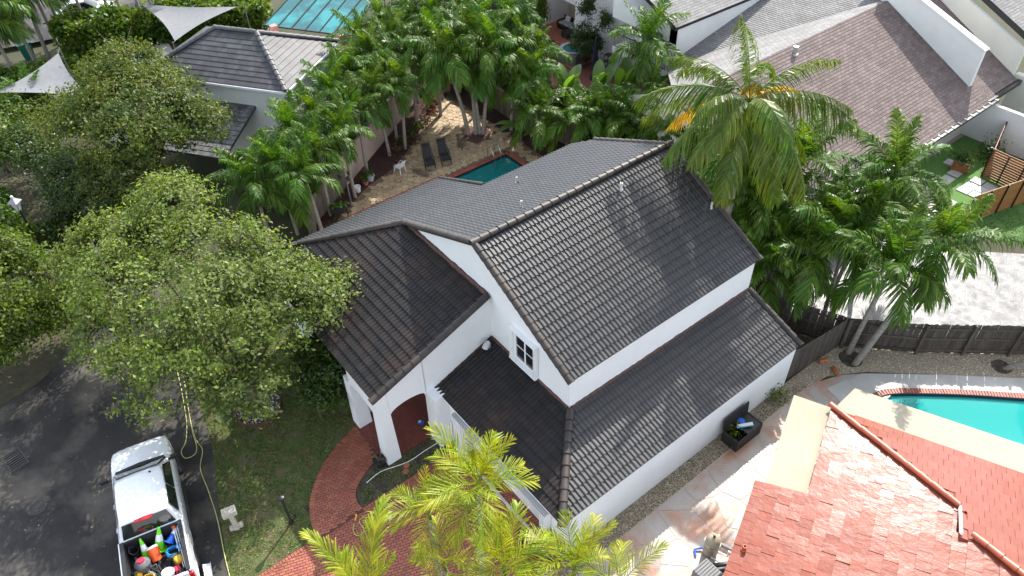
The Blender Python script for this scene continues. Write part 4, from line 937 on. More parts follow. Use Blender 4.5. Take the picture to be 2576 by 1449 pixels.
def crown_points(lobes, nclump, per, cr, shell=.55, holes=.0, seed=0, zmin=None):
    """lobes: (centre, radii, weight); clumps sit near each lobe's surface"""
    w = np.array([l[2] for l in lobes], float); w /= w.sum(); pick = NR.choice(len(lobes), nclump, p=w)
    d = NR.normal(size=(nclump, 3)); d /= np.linalg.norm(d, axis=1)[:, None]; d[:, 2] = np.where(d[:, 2] < -.3, -d[:, 2]*.5, d[:, 2])
    r = 1-(1-shell)*NR.rand(nclump)**1.6
    C = np.array([l[0] for l in lobes])[pick]; Rr = np.array([l[1] for l in lobes])[pick]
    cc = C+d*Rr*r[:, None]
    if holes:
        g = np.sin(cc[:, 0]*1.7+seed)*np.sin(cc[:, 1]*1.9+seed*2)*np.sin(cc[:, 2]*2.3+1)+.35*np.sin(cc[:, 0]*4.1)*np.sin(cc[:, 1]*4.7+seed); keep = g > -holes; cc = cc[keep]; d = d[keep]
    k = len(cc); p = cc[:, None, :]+NR.normal(size=(k, per, 3))*np.array([cr, cr, cr*.6])*(.5+NR.rand(k, 1, 1))
    nr = np.repeat(d[:, None, :], per, 1).reshape(-1, 3); rn = (NR.rand(k, 1)*.55+NR.rand(k, per)*.45).ravel(); return p.reshape(-1, 3), nr, rn, cc
def limbs(m, base, h, tops, r0, n1=5, lean=(0, 0)):
    base = V(base); fork = base+V((lean[0], lean[1], h)); m.tube([base-V((0, 0, .1)), base+V((lean[0]*.3, lean[1]*.3, h*.4)), fork], [r0*1.25, r0, r0*.8], 10)
    for t in tops:
        t = V(t); d = t-fork; mid = fork+d*.45+V((random.uniform(-.3, .3), random.uniform(-.3, .3), d.length*.10)); q = fork+d*.75+V((random.uniform(-.3, .3), random.uniform(-.3, .3), .1))
        m.tube([fork-V((0, 0, .1)), mid, q, t], [r0*.55, r0*.36, r0*.2, r0*.06], 7)
        for s in range(n1):
            a = mid+(t-mid)*random.uniform(.0, .8); e = a+V((random.uniform(-1, 1), random.uniform(-1, 1), random.uniform(-.1, .7)))*d.length*.28
            m.tube([a, a+(e-a)*.5+V((0, 0, .08)), e], [r0*.15, r0*.08, r0*.03], 5)
def tree(name, label, base, h, lobes, nclump, per, cr, size, mt, r0=.2, holes=.0, shell=.5, ntop=9, group=None, lean=(0, 0), cat='tree'):
    t = thing(name, base, label, cat, group)
    p, nr, rn, cc = crown_points(lobes, nclump, per, cr, shell, holes)
    me = leaf_mesh('crown', p, size, mt, nr, rnd=rn); o = link('crown', me); wchild(o, t)
    m = MB(); tops = [tuple(cc[i]) for i in NR.choice(len(cc), ntop, replace=False)]; limbs(m, base, h, tops, r0, lean=lean); m.build('trunk', m_bark, t, smooth=True)
    return t
tree('oak_tree', 'large light green spreading tree over the road and front lawn', (-23.0, 3.35, G), 1.9,
     [((-25.6, 3.0, 5.0), (5.4, 4.4, 1.9), 5), ((-30.0, 1.6, 4.8), (2.9, 2.6, 1.3), 1.6), ((-22.6, 6.0, 4.7), (2.5, 2.7, 1.5), 1.6), ((-23.2, .8, 3.7), (2.8, 2.1, 1.4), 1.3), ((-30.3, 4.2, 5.5), (2.6, 2.0, 1.3), 1.2), ((-21.0, 3.0, 3.2), (1.7, 1.8, 1.2), .7), ((-26.5, -.6, 3.4), (2.2, 1.2, 1.0), .6)],
     3300, 24, .22, .165, m_leaf, .2, holes=.05, ntop=16)
tree('oak_tree', 'olive-green sparse tree in front of the charcoal tiled house', (-40.5, 5.6, G), 2.2,
     [((-40.6, 5.8, 5.3), (4.3, 3.8, 2.0), 4), ((-44.4, 6.6, 6.2), (2.4, 2.2, 1.2), 1.2), ((-38.6, 7.9, 4.6), (2.0, 1.9, 1.4), 1.1), ((-43.2, 3.4, 4.8), (2.4, 2.2, 1.4), 1.0), ((-38.2, 4.0, 3.6), (2.6, 2.4, 1.5), 1.2)],
     2500, 22, .27, .18, m_leafd, .2, holes=.15, ntop=14)
tree('oak_tree', 'rounded green tree at the left edge beside the asphalt', (-33.6, -4.4, G), 1.6,
     [((-33.2, -3.3, 3.6), (3.4, 2.4, 1.7), 3), ((-35.2, -3.2, 3.2), (2.0, 1.5, 1.1), 1.2), ((-30.9, -4.4, 2.2), (1.4, 2.0, 1.3), 1), ((-36.2, -5.4, 3.8), (2.6, 2.2, 1.5), 1), ((-32.4, -2.0, 1.6), (1.4, 1.2, 1.2), .7), ((-31.2, -6.2, 1.4), (1.2, 1.6, 1.1), .6), ((-31.4, -8.2, 1.8), (1.4, 1.6, 1.3), .6), ((-32.6, -.9, 1.3), (1.5, .9, 1.0), .6)],
     2500, 24, .24, .165, m_leafy, .16, holes=.1, ntop=10)
tree('understorey_tree', 'dark shaded understorey foliage behind the street lamp', (-43.5, 0.2, G), 1.2,
     [((-42.6, 2.0, 1.6), (3.2, 1.8, 1.2), 2), ((-47.5, .6, 1.9), (2.4, 1.6, 1.3), 1), ((-38.6, 3.4, 1.6), (2.4, 1.7, 1.2), 1)], 900, 26, .26, .16, m_shrub, .1, ntop=8)
tree('garden_tree', 'yellow-green leafy bushes below the left shade sail', (-50, -1.0, G), 1.0,
     [((-49.5, -1.2, 2.0), (2.6, 1.8, 1.4), 1), ((-52.8, 1.4, 1.5), (2.4, 2.0, 1.2), 1), ((-50.5, 3.8, 1.4), (1.8, 1.4, 1.1), .6)], 620, 24, .3, .2, m_hedge, .08, ntop=8)
tree('porch_shrub', 'dark glossy shrub tree beside the white porch pillar', (-20.7, 5.2, G), .8, [((-21.3, 6.2, 1.6), (1.3, 1.2, 1.15), 2), ((-20.5, 5.6, 1.3), (.9, .8, .8), 1), ((-22.4, 6.2, 1.4), (1.0, .9, .9), .7)], 420, 22, .17, .17, m_shrub, .06, ntop=8, cat='shrub')
tree('columnar_shrub', 'columnar yellow-green shrub beside the grey sofa', (-42.7, 35.2, 0), .5, [((-42.7, 35.2, 1.7), (.8, .8, 1.5), 1), ((-42.5, 35.3, 2.9), (.45, .45, .8), .35)], 330, 22, .13, .12, m_leafy, .05, ntop=8, cat='shrub')
tree('columnar_shrub', 'tall multi-stem green shrub against the white house wall', (-36.6, 34.6, 0), .5, [((-36.6, 34.6, 1.8), (1.2, 1.0, 1.6), 2), ((-37.0, 34.9, 3.9), (.55, .55, 1.3), .8), ((-35.4, 35.2, 3.4), (.4, .4, 1.2), .5), ((-36.4, 34.7, 5.0), (.3, .3, .8), .25)], 520, 22, .14, .12, m_shrub, .06, ntop=10, cat='shrub')
tree('garden_tree', 'bright yellow-green drooping tree at the right edge beyond the parapet', (-10.8, 49.2, 0), 1.4, [((-10.6, 48.6, 3.6), (1.4, 1.8, 1.0), 1.4), ((-10.2, 47.8, 2.4), (1.3, 1.3, 1.0), 1)], 420, 24, .2, .2, m_leafy, .09, ntop=8)
tree('hedge_shrub', 'dark leafy hedge plants by the hot tub', (-39.6, 33.2, 0), .3, [((-39.8, 33.6, .7), (1.0, .7, .6), 1)], 150, 20, .16, .12, m_shrub, .03, ntop=5, cat='shrub')
# tall hedge at the upper left
def hedge(label, pts, wd_, h, n, size, mt):
    pts = [V((*p, 0)) for p in pts]; t = thing('hedge', pts[0], label, 'hedge'); seg = list(zip(pts, pts[1:])); ls = np.array([(b-a).length for a, b in seg]); pk_ = NR.choice(len(seg), n, p=ls/ls.sum()); u = NR.rand(n)
    A = np.array([a for a, b in seg])[pk_]; Bv = np.array([b for a, b in seg])[pk_]; e = Bv-A; e /= np.linalg.norm(e, axis=1)[:, None]; nn = np.stack([-e[:, 1], e[:, 0], 0*e[:, 0]], 1)
    c = A+(Bv-A)*u[:, None]; s = NR.rand(n)*2-1; q = NR.rand(n); z = h*(1-.55*q**3*0)*np.where(NR.rand(n) < .5, .75+.25*NR.rand(n), NR.rand(n)); s = np.where(z < h*.75, np.sign(s)*(.8+.2*np.abs(s)), s)
    c = c+nn*s[:, None]*wd_; c[:, 2] = z*(.8+.4*np.sin(c[:, 0]*1.3)*np.sin(c[:, 1]*1.7)*.5+.1)
    p = c[:, None, :]+NR.normal(size=(n, 14, 3))*.22; rn = (NR.rand(n, 1)*.6+NR.rand(n, 14)*.4).ravel()
    o = link('foliage', leaf_mesh('foliage', p.reshape(-1, 3), size, mt, None, .8, .8, rn)); wchild(o, t); return t
hedge('tall big-leaved hedge behind the shade sails at the upper left', [(-65.0, 6.6), (-63.6, 9.4), (-62.0, 14.5), (-58.8, 20.5)], 1.5, 2.3, 2100, .3, m_hedge)
hedge('leafy yellow-green shrubs round the foot of the street lamp', [(-46, -2.6), (-43, -2.9), (-40.2, -2.2)], 1.1, 1.0, 420, .2, m_hedge)
hedge('dark leafy ground cover between the street lamp and the asphalt', [(-42, .2), (-38.5, .6), (-36.8, 1.0)], 1.0, .6, 380, .18, m_shrub)
hedge('bushy hedge in front of the green bin', [(-61, .2), (-60.4, 3.5), (-59.6, 6.0)], 1.1, 1.0, 600, .28, m_hedge)
hedge('low dark ground hedge between oak and pink wall', [(-35.2, 9.4), (-37.4, 12.6), (-41, 18)], .9, 1.1, 420, .2, m_shrub)
hedge('dark garden foliage between the pool fence and white house patio', [(-40.5, 27.8), (-33, 28.4), (-27, 28.6)], .9, 1.5, 620, .24, m_shrub)
hedge('mixed low foliage behind the dark tiled house', [(-28, 26.2), (-24, 26.5), (-19.5, 25.6), (-14.2, 24.4)], 1.2, 1.5, 800, .22, m_shrub)
# ---- palms
def frond_mesh(name, L, n, ll, wl, el0, el1, vee, sweep0, sweep1, droop, mt, seed, rach=.014, start=.16, thin=1.0):
    rs = random.Random(seed); m = MB(); K = 12; pts = []; p = V((0, 0, 0)); d_el = []
    for i in range(K+1):
        t = i/K; el = el0+(el1-el0)*t**1.25; pts.append(p.copy()); d_el.append(el); p = p+V((cos(el), 0, sin(el)))*(L/K)
    m.tube(pts, [rach*(1.5-1.25*i/K) for i in range(K+1)], 4, .2, False)
    for i in range(n):
        t = start+(1-start)*(i+.5)/n; k = min(K-1, int(t*K)); fr = t*K-k; b = pts[k].lerp(pts[k+1], fr); el = d_el[k]; T = V((cos(el), 0, sin(el))); U = V((-sin(el), 0, cos(el)))
        lp = ll*(sin(pi*(.18+.75*t))**.7)*(1 if t < .93 else .8)
        for s in (-1, 1):
            sw = sweep0+(sweep1-sweep0)*t+rs.uniform(-.12, .12); v_ = vee+rs.uniform(-.22, .22); S = V((0, s, 0))
            D_ = (T*sin(sw)+(S*cos(v_)+U*sin(v_))*cos(sw)).normalized(); l = lp*rs.uniform(.82, 1.1); w = wl*rs.uniform(.8, 1.15)
            side = D_.cross(U); side = side.normalized() if side.length > .1 else T; side = (side+U*rs.uniform(-.35, .35)).normalized(); dr = V((0, 0, -1))*droop*l
            m1 = b+D_*l*.45+dr*.12; m2 = b+D_*l*.8+dr*.55; tip = b+D_*l*.98+dr*1.1; r = rs.random()*.9
            m.add([b-side*w*.3, b+side*w*.3, m1-side*w*.5, m1+side*w*.5, m2-side*w*.36, m2+side*w*.36, tip], [(0, 1, 3, 2), (2, 3, 5, 4), (4, 5, 6)], r)
    me = m.mesh(name, False); me.materials.append(mt); return me
FR = {}
def fr_set(key, mt, L, n, ll, wl, vee, sw0, sw1, droop, classes):
    FR[key] = [[frond_mesh('frond', L*random.uniform(.93, 1.07), n, ll, wl, el0, el1, vee, sw0, sw1, droop, mt, 100*ci+k) for k in range(2)] for ci, (el0, el1) in enumerate(classes)]
CL = [(1.35, .75), (1.0, -.15), (.65, -.75), (.2, -1.2), (-.3, -1.35)]
fr_set('adonidia', m_palm, 2.15, 36, .74, .06, .40, .45, 1.0, .75, CL)
fr_set('areca', m_palm, 2.2, 34, .66, .058, .45, .6, 1.05, .6, CL)
fr_set('bright', m_palmb, 2.1, 23, .78, .034, .38, .6, 1.15, .16, [(1.4, 1.0), (1.05, .25), (.7, -.4), (.3, -.85), (-.2, -1.2)])
fr_set('coco', m_palmc, 4.6, 64, .95, .06, -.4, .55, 1.0, .8, [(1.45, 1.2), (.72, -.45), (.45, -.8), (.05, -1.0), (-.4, -1.25)])
fr_set('coco_y', m_palmy, 4.2, 56, .85, .07, -.4, .55, 1.0, .7, [(.7, -.4)]*2+[(.45, -.8), (.05, -1.0), (-.4, -1.25)])
fr_set('sparse', m_palmb, 3.0, 36, .9, .05, .35, .75, 1.2, .25, [(1.3, .8), (1.1, .2), (.8, -.2), (.4, -.6), (0, -.9)])
fr_set('dead', m_palmdead, 1.7, 26, .5, .03, -.3, .9, 1.25, .6, [(-1.1, -1.5)]*5)
def trunk_mesh(m, path, r0, r1):
    path = smooth_path(path, 5); k = len(path); m.tube(path, [(r0+(r1-r0)*i/(k-1))*(1+.06*((i*3) % 2)) for i in range(k)], 9)
def palm(name, label, crown, base=None, kind='adonidia', nf=14, scale=1.0, r=.09, group=None, curve=.0, dead=0, yellow=0, seed=None, emin=0, shaft=True, extra=()):
    crown = V(crown); z0 = G if crown.y < 9 and crown.x > -30 else -.02
    if base is None: base = V((crown.x+random.uniform(-.25, .25), crown.y+random.uniform(-.25, .25), z0))
    base = V(base); t = thing(name, base, label, 'palm', group)
    mid = (base+crown)/2; dxy = V((crown.x-base.x, crown.y-base.y, 0)); path = [base-V((0, 0, .1)), base.lerp(crown, .35)-dxy*curve*.4, base.lerp(crown, .7)-dxy*curve*.25, crown]
    m = MB(); trunk_mesh(m, path, r*1.25, r*.8); m.build('trunk', m_palmtrunk, t, smooth=True)
    if shaft:
        m = MB(); m.tube([crown-V((0, 0, .12)), crown+V((0, 0, .25)), crown+V((0, 0, .5))], [r*.95, r*.9, r*.35], 8); m.build('crownshaft', MATS['crownshaft'] if 'crownshaft' in MATS else mat('crownshaft', (.09, .14, .04), .45), t, smooth=True)
    a0 = random.uniform(0, 6.28); S = FR[kind]
    for i in range(nf):
        f_ = i/nf; ci = min(4, emin+int(f_*(5-emin)*.999)) if kind != 'coco' else (0 if i == 0 else 1+int((i-1)/(nf-1)*3.999)); me = random.choice(S[ci])
        if yellow and ci >= 3 and i % 3 == 0 and 'coco' in kind: me = random.choice(FR['coco_y'][ci])
        o = bpy.data.objects.new('frond', me); COL.objects.link(o); o.parent = t
        az = a0+i*2.399+random.uniform(-.25, .25); sc = scale*random.uniform(.85, 1.12)
        o.matrix_parent_inverse = pmat(t).inverted()
        o.matrix_basis = Matrix.Translation(crown+V((0, 0, .3 if shaft else .05))) @ Matrix.Rotation(az, 4, 'Z') @ Matrix.Rotation(random.uniform(-.12, .12), 4, 'Y') @ Matrix.Rotation(random.uniform(-.3, .3), 4, 'X') @ Matrix.Diagonal((sc, sc, sc, 1))
    for az, ci in extra:
        o = bpy.data.objects.new('frond', random.choice(S[ci])); COL.objects.link(o); o.parent = t; o.matrix_parent_inverse = pmat(t).inverted()
        o.matrix_basis = Matrix.Translation(crown+V((0, 0, .1))) @ Matrix.Rotation(radians(az), 4, 'Z') @ Matrix.Diagonal((scale, scale, scale, 1))
    for i in range(dead):
        o = bpy.data.objects.new('dead_frond', random.choice(FR['dead'][0])); COL.objects.link(o); o.parent = t; o.matrix_parent_inverse = pmat(t).inverted()
        o.matrix_basis = Matrix.Translation(crown+V((0, 0, .05))) @ Matrix.Rotation(random.uniform(0, 6.28), 4, 'Z') @ Matrix.Diagonal((scale*.9, scale*.9, scale*.9, 1))
    return t
ORD = 'first second third fourth fifth sixth seventh eighth ninth tenth eleventh twelfth thirteenth fourteenth fifteenth sixteenth seventeenth eighteenth nineteenth twentieth'.split()
ROWL = 'palms of the row along the pink wall'
row = [(640, 470, 3.6), (700, 440, 3.8), (770, 455, 3.7), (735, 350, 4.2), (800, 395, 3.9), (790, 300, 4.3), (860, 345, 3.9), (835, 250, 4.3), (900, 290, 3.9), (880, 195, 4.4), (945, 240, 4.1), (930, 150, 4.5), (975, 190, 4.3), (1010, 225, 4.0), (905, 115, 4.6), (985, 115, 4.7), (1035, 150, 4.6), (960, 70, 4.8), (1030, 80, 4.9)]
for i, (x, y, z) in enumerate(row):
    palm('feather_palm', 'dense green feather palm, %s from the front of the pink wall row' % ORD[i], at(x, y, z), kind='adonidia', nf=15, scale=random.uniform(.92, 1.12), group=ROWL)
for i, (x, y, z, s) in enumerate(((1122, 150, 5.2, 'left'), (1180, 105, 5.6, 'middle'), (1240, 140, 5.2, 'right'))):
    palm('feather_palm', '%s of the three palms rising from the round tree well' % s, at(x, y, z), V((-34.4+(i-1)*.28, 23.3+(i-1)*.35, 0)), 'adonidia', 17, 1.2, .11, 'three palms in the tree well', curve=.2, dead=1 if i == 0 else 0)
BKF = ((1090, 55, 5.4), (1150, 30, 5.6), (1215, 50, 5.6), (1275, 55, 5.4), (1305, 105, 4.8), (1290, 170, 4.2), (1345, 150, 3.8), (1330, 205, 3.6), (1100, 110, 5.0), (1060, 30, 5.2), (1190, 190, 4.0))
for i, (x, y, z) in enumerate(BKF):
    palm('feather_palm', 'green feather palm behind the back fence, %s counted from the left' % ORD[sorted(q_[0] for q_ in BKF).index(x)], at(x, y, z), kind='adonidia', nf=15, scale=1.1, group='palms behind the back fence')
ARB = ((1350, 285, 2.4), (1450, 300, 2.2), (1500, 290, 2.4), (1550, 300, 2.3), (1600, 300, 2.4), (1650, 315, 2.3), (1640, 270, 2.6), (1690, 300, 2.6), (1725, 290, 3.2), (1705, 250, 3.0), (1755, 325, 3.2), (1745, 260, 3.2))
for i, (x, y, z) in enumerate(ARB):
    palm('areca_palm', 'clumping areca palm behind the dark tiled roof, %s from the left' % ORD[sorted(q_[0] for q_ in ARB).index(x)], at(x, y, z), kind='areca', nf=16, scale=1.05, r=.05, group='arecas behind the house', shaft=False)
ARR = ((1770, 390, 3.4), (1820, 430, 3.4), (1870, 470, 3.3), (1830, 360, 3.6), (1900, 540, 3.1), (1930, 600, 3.0), (1945, 480, 3.3), (1890, 400, 3.5), (1930, 680, 2.4), (1980, 560, 3.0), (1960, 640, 2.6))
for i, (x, y, z) in enumerate(ARR):
    palm('areca_palm', 'dense dark areca beside the right roof end, %s from the left' % ORD[sorted((q_[0], q_[1]) for q_ in ARR).index((x, y))], at(x, y, z), kind='areca', nf=17, scale=1.15, r=.05, group='arecas beside the roof end', shaft=False)
for i, (x, y, z) in enumerate(((1868, 375, 6.4), (1838, 470, 4.8), (1900, 500, 4.6), (1905, 430, 5.2))):
    palm('areca_palm', 'tall areca palm in front of the coconut palm trunk, %s from the left' % ('second', 'first', 'third', 'fourth')[i], at(x, y, z), kind='areca', nf=17, scale=1.15, r=.05, group='tall arecas at the coconut palm', shaft=False)
palm('coconut_palm', 'big coconut palm with yellowing fronds rising above the house', at(1885, 255, 10.0), at(1885, 255, 10.0)+V((-.1, .5, -10.0)), 'coco', 21, .95, .15, yellow=1, dead=4, shaft=False, extra=((-100, 3), (-62, 4)))
palm('feather_palm', 'slender palm in front of the white house balcony', at(1622, 118, 5.2), kind='adonidia', nf=13, scale=1.25, r=.07)
palm('feather_palm', 'palm with spreading fronds against the shingle roof', at(2010, 425, 4.8), kind='adonidia', nf=13, scale=1.35, r=.1)
palm('feather_palm', 'palm in front of the shingle roof eave', at(2245, 455, 5.3), kind='adonidia', nf=16, scale=1.25, r=.1, dead=2)
palm('feather_palm', 'leaning palm with a grey curved trunk and a dead frond', at(2365, 625, 5.0), V((-8.25, 24.65, 0)), 'adonidia', 17, 1.25, .115, curve=-.12, dead=2)
palm('feather_palm', 'lower palm crown over the wet drive left of the leaning palm', at(2235, 690, 4.0), V((-8.8, 25.0, 0)), 'adonidia', 15, 1.2, .1)
WDP = ((2070, 570, 3.9), (2130, 600, 3.9), (2180, 545, 4.4), (2050, 640, 3.4))
for x, y, z in WDP:
    palm('feather_palm', 'palm of the clump behind the dark fence, %s from the left' % ORD[sorted(q_[0] for q_ in WDP).index(x)], at(x, y, z), kind='adonidia', nf=15, scale=1.15, r=.08, group='palms on the wet drive')
# bright palms in the foreground
palm('bright_palm', 'tall bright yellow-green palm in front of the garage roof', at(1205, 1232, 8.0), kind='bright', nf=18, scale=.84, r=.075)
palm('bright_palm', 'bright palm left of the tallest one over the brick driveway', at(1080, 1300, 7.0), kind='bright', nf=11, scale=.74, r=.07)
palm('bright_palm', 'pale yellow palm with long upright fronds at the bottom edge', at(930, 1530, 7.0), kind='sparse', nf=8, scale=.74, r=.09)
palm('bright_palm', 'bright palm at the bottom edge below the tallest one', at(1270, 1440, 6.0), kind='bright', nf=14, scale=.8, r=.07)
palm('bright_palm', 'bright palm at the bottom edge beside the short fence', at(1445, 1440, 5.0), kind='bright', nf=14, scale=.82, r=.07)
palm('bright_palm', 'shaded palm between the bright ones over the driveway', at(1120, 1430, 5.4), kind='bright', nf=9, scale=.7, r=.06)
palm('bright_palm', 'bright palm tips at the bottom edge over the patio', at(1555, 1490, 5.0), kind='bright', nf=9, scale=.75, r=.06)
# palms of the upper left street
for i, (b, h) in enumerate(((P(0, 0, 270, 470), 5.2), (P(0, 0, 370, 440), 5.2), (P(0, 0, 430, 330), 5.6), (P(0, 0, 520, 350), 6.2), (P(0, 0, 20, 560), 4.6), (P(0, 0, 130, 590), 4.4))):
    palm('feather_palm', 'palm with pale trunk at the upper left, %s from the left edge' % ('third', 'fourth', 'fifth', 'sixth', 'first', 'second')[i], b+V((random.uniform(-.4, .4), random.uniform(-.4, .4), h)), b, 'adonidia', 17, 1.6, .12, 'palms by the green bin')
for i, b in enumerate((P(0, 0, 710, 300), P(0, 0, 860, 170), P(0, 0, 1115, 230), P(0, 0, 930, 120), P(0, 0, 1230, 280), P(0, 0, 1530, 130))):
    palm('feather_palm', 'slim tall palm trunk in the big-leaved hedge, %s from the left' % ('first', 'second', 'fourth', 'third', 'fifth', 'sixth')[i], b+V((.3, -.2, 7.5)), b, 'adonidia', 12, 1.2, .1, 'palms in the hedge')
for i, (x, y, z) in enumerate(((85, 255, 1.4), (25, 280, 1.2))):
    palm('small_palm', 'small bushy palm below the left shade sail' if i == 0 else 'small palm at the far left edge below the shade sail', at(x, y, z), kind='areca', nf=14, scale=1.1, r=.05, shaft=False)
# banana-leaved plants
def blade(L, w, el0, el1, mt, seed):
    rs = random.Random(seed); m = MB(); K = 9; p = V((0, 0, 0)); rows = []
    for i in range(K+1):
        t = i/K; el = el0+(el1-el0)*t; ww = w*max(.02, sin(pi*min(1, .04+.96*((t-.2)/.8)))**.65) if t > .22 else .02; rows.append((p.copy(), ww, el)); p = p+V((cos(el), 0, sin(el)))*(L/K)
    vs = []
    for q, ww, el in rows: U = V((-sin(el), 0, cos(el))); vs += [q+V((0, -ww/2, 0))+U*ww*.16, q, q+V((0, ww/2, 0))+U*ww*.16]
    fs = []
    for i in range(K): fs += [(3*i, 3*i+3, 3*i+4, 3*i+1), (3*i+1, 3*i+4, 3*i+5, 3*i+2)]
    m.add(vs, fs, rs.random()); me = m.mesh('leaf', True); me.materials.append(mt); return me
BL = [blade(2.3, .55, 1.35, .9, m_banana, 1), blade(2.3, .6, 1.1, .2, m_banana, 2), blade(2.1, .55, .8, -.5, m_banana, 3), blade(1.9, .5, .4, -1.0, m_palmy, 4), blade(1.9, .55, .5, -.8, m_banana, 5)]
def banana(label, pos, n, sc, group='broad-leaved banana plants'):
    t = thing('banana_plant', pos, label, 'plant', group); m = MB(); m.tube([pos-V((0, 0, .1)), pos+V((0, 0, .5*sc)), pos+V((.05, 0, 1.1*sc))], [.1, .085, .05], 8); m.build('stem', MATS['crownshaft'], t, smooth=True)
    for i in range(n):
        o = bpy.data.objects.new('leaf', BL[i % 5]); COL.objects.link(o); o.parent = t; o.matrix_parent_inverse = pmat(t).inverted(); o.matrix_basis = Matrix.Translation(pos+V((.05, 0, 1.0*sc))) @ Matrix.Rotation(i*2.4+random.uniform(-.3, .3), 4, 'Z') @ Matrix.Diagonal((sc, sc, sc, 1))
BANL = {1420: 'left of the tall upright leaves behind the roof', 1500: 'in the middle behind the roof', 1585: 'nearest the brown slat fence', 1310: 'at the back corner of the small pool', 1370: 'behind the pool corner, close to the roof edge', 1555: 'below the patio chairs'}
for x, y, z, n, sc in ((1420, 262, 1.4, 8, 1.3), (1500, 260, 1.4, 9, 1.35), (1585, 250, 1.5, 9, 1.35), (1310, 325, .9, 9, .85), (1370, 335, .9, 8, .8), (1555, 240, 1.5, 8, 1.3)):
    q = at(x, y, z); banana('broad-leaved banana plant %s' % BANL[x], V((q.x, q.y, 0)), n, sc)
# small bed plants, weeds, mulch chips, gravel and grass
def tufts(name, label, cat, pos, n, r, h, size, mt, group=None):
    pos = V(pos); t = thing(name, pos, label, cat, group); p = NR.normal(size=(n, 3))*np.array([r, r, h*.3])+np.array([pos.x, pos.y, pos.z+h*.5]); p[:, 2] = np.maximum(p[:, 2], pos.z+.02)
    wchild(link('foliage', leaf_mesh('foliage', p, size, mt)), t)
m_croton = mat('red_croton', (.12, .03, .03), .5, (.09, .09, .03), 2, rnd=.5, trans=.2)
ORDX = [a+b for a in ('', 'twenty-') for b in (ORD if not a else ORD[:9])]
GB = 'low bedding plants in the mulch'
for i in range(26):
    t_ = (i+random.random()*.8)/26; a = V((-34.6, 17.4, 0)).lerp(V((-40.2, 24.6, 0)), t_)+V((random.uniform(-.9, .2), random.uniform(-.2, .8), 0))
    bm_ = random.choice((m_croton, m_croton, m_hedge)); cl_ = 'green' if bm_ is m_hedge else 'dark red'
    tufts('bedding_plant', 'low %s bedding plant in the mulch, %s from the chair end' % (cl_, ORDX[i]), 'plant', a, 70, .2, .35, .13, bm_, GB)
tufts('weed_plant', 'green weed bush at the far corner of the white side wall', 'plant', at(1950, 1000, .1), 260, .22, .5, .1, m_hedge)
tufts('weed_plant', 'yellow-flowering weed beside the black storage box', 'plant', at(1841, 1105, .05), 200, .16, .9, .09, m_leafy)
def scatter(name, parent_kind, poly, n, fn, mt, z):
    xs = [p[0] for p in poly]; ys = [p[1] for p in poly]; m = MB(); c = 0
    while c < n:
        x = random.uniform(min(xs), max(xs)); y = random.uniform(min(ys), max(ys)); c += 1
        if inside((x, y), poly): fn(m, x, y, z)
    o = m.build(name, mt); return tag(o, kind='stuff')
def blades_np(name, poly, n, z, h, mt, w=.012, dens=None):
    xs = np.array([p[0] for p in poly]); ys = np.array([p[1] for p in poly]); X = NR.uniform(xs.min(), xs.max(), n); Y = NR.uniform(ys.min(), ys.max(), n)
    px = np.array(poly); ins = np.zeros(n, bool); j = len(px)-1
    for i in range(len(px)):
        c = ((px[i, 1] > Y) != (px[j, 1] > Y)) & (X < (px[j, 0]-px[i, 0])*(Y-px[i, 1])/(px[j, 1]-px[i, 1]+1e-12)+px[i, 0]); ins ^= c; j = i
    g = np.sin(X*2.1+1)*np.sin(Y*2.7)+.6*np.sin(X*5.3)*np.sin(Y*4.9+2)+NR.rand(n)*.9
    ins &= g > -.15; X = X[ins]; Y = Y[ins]; n = len(X); a = NR.rand(n)*6.283; l = NR.rand(n)*.9+.2; hh = h*(.5+NR.rand(n)); w_ = w*(.7+.7*NR.rand(n))
    dx, dy = np.cos(a), np.sin(a); b = np.stack([X, Y, np.full(n, z)], 1); s = np.stack([-dy, dx, 0*dx], 1)*w_[:, None]; tip = b+np.stack([dx*l*hh, dy*l*hh, hh*(1.1-l*.6)], 1)
    v = np.stack([b-s, b+s, tip], 1); o = link(name, mesh_np(name, v, np.arange(3*n).reshape(n, 3), NR.rand(n), mt)); return tag(o, kind='stuff')
tag(blades_np('lawn_grass', LAWN, 150000, -.318, .06, m_blade, .014), 'short green and dry grass of the front lawn', 'grass')
tag(blades_np('bed_grass', [(-15.9, 4.5), (-16.7, 4.75), (-17.0, 5.5), (-16.9, 8.4), (-15.9, 8.8)], 3500, -.298, .06, m_blade, .016), 'weedy green growth in the dark planting bed', 'grass')
tag(blades_np('lawn_grass', [(-10.2, 37.6), (-5.8, 39.4), (-3, 40), (-6, 52), (-8.8, 45)], 26000, -.008, .07, MATS['artificial_turf'], .02), 'bright green grass of the lawn at the right edge', 'grass')
def pebble(m, x, y, z):
    r = random.uniform(.014, .035); a = random.uniform(0, 6); q = [(cos(a+i*1.571)*r*random.uniform(.7, 1.2), sin(a+i*1.571)*r*random.uniform(.7, 1.2)) for i in range(4)]
    m.add([(x+u, y+w, z-.005) for u, w in q]+[(x+u*.5, y+w*.5, z+r*.6) for u, w in q], [(4, 5, 6, 7), (0, 1, 5, 4), (1, 2, 6, 5), (2, 3, 7, 6), (3, 0, 4, 7)], random.random())
tag(scatter('gravel_stones', 0, [(-9.45, 20.8), (-9.4, 25.0), (-7, 27.2), (-3, 31.7), (-3.0, 29.9), (-7.7, 24.75), (-8.6, 23.3), (-8.8, 21)], 9000, pebble, m_stone, -.006), 'pale pebbles of the bed along the dark fence', 'gravel')
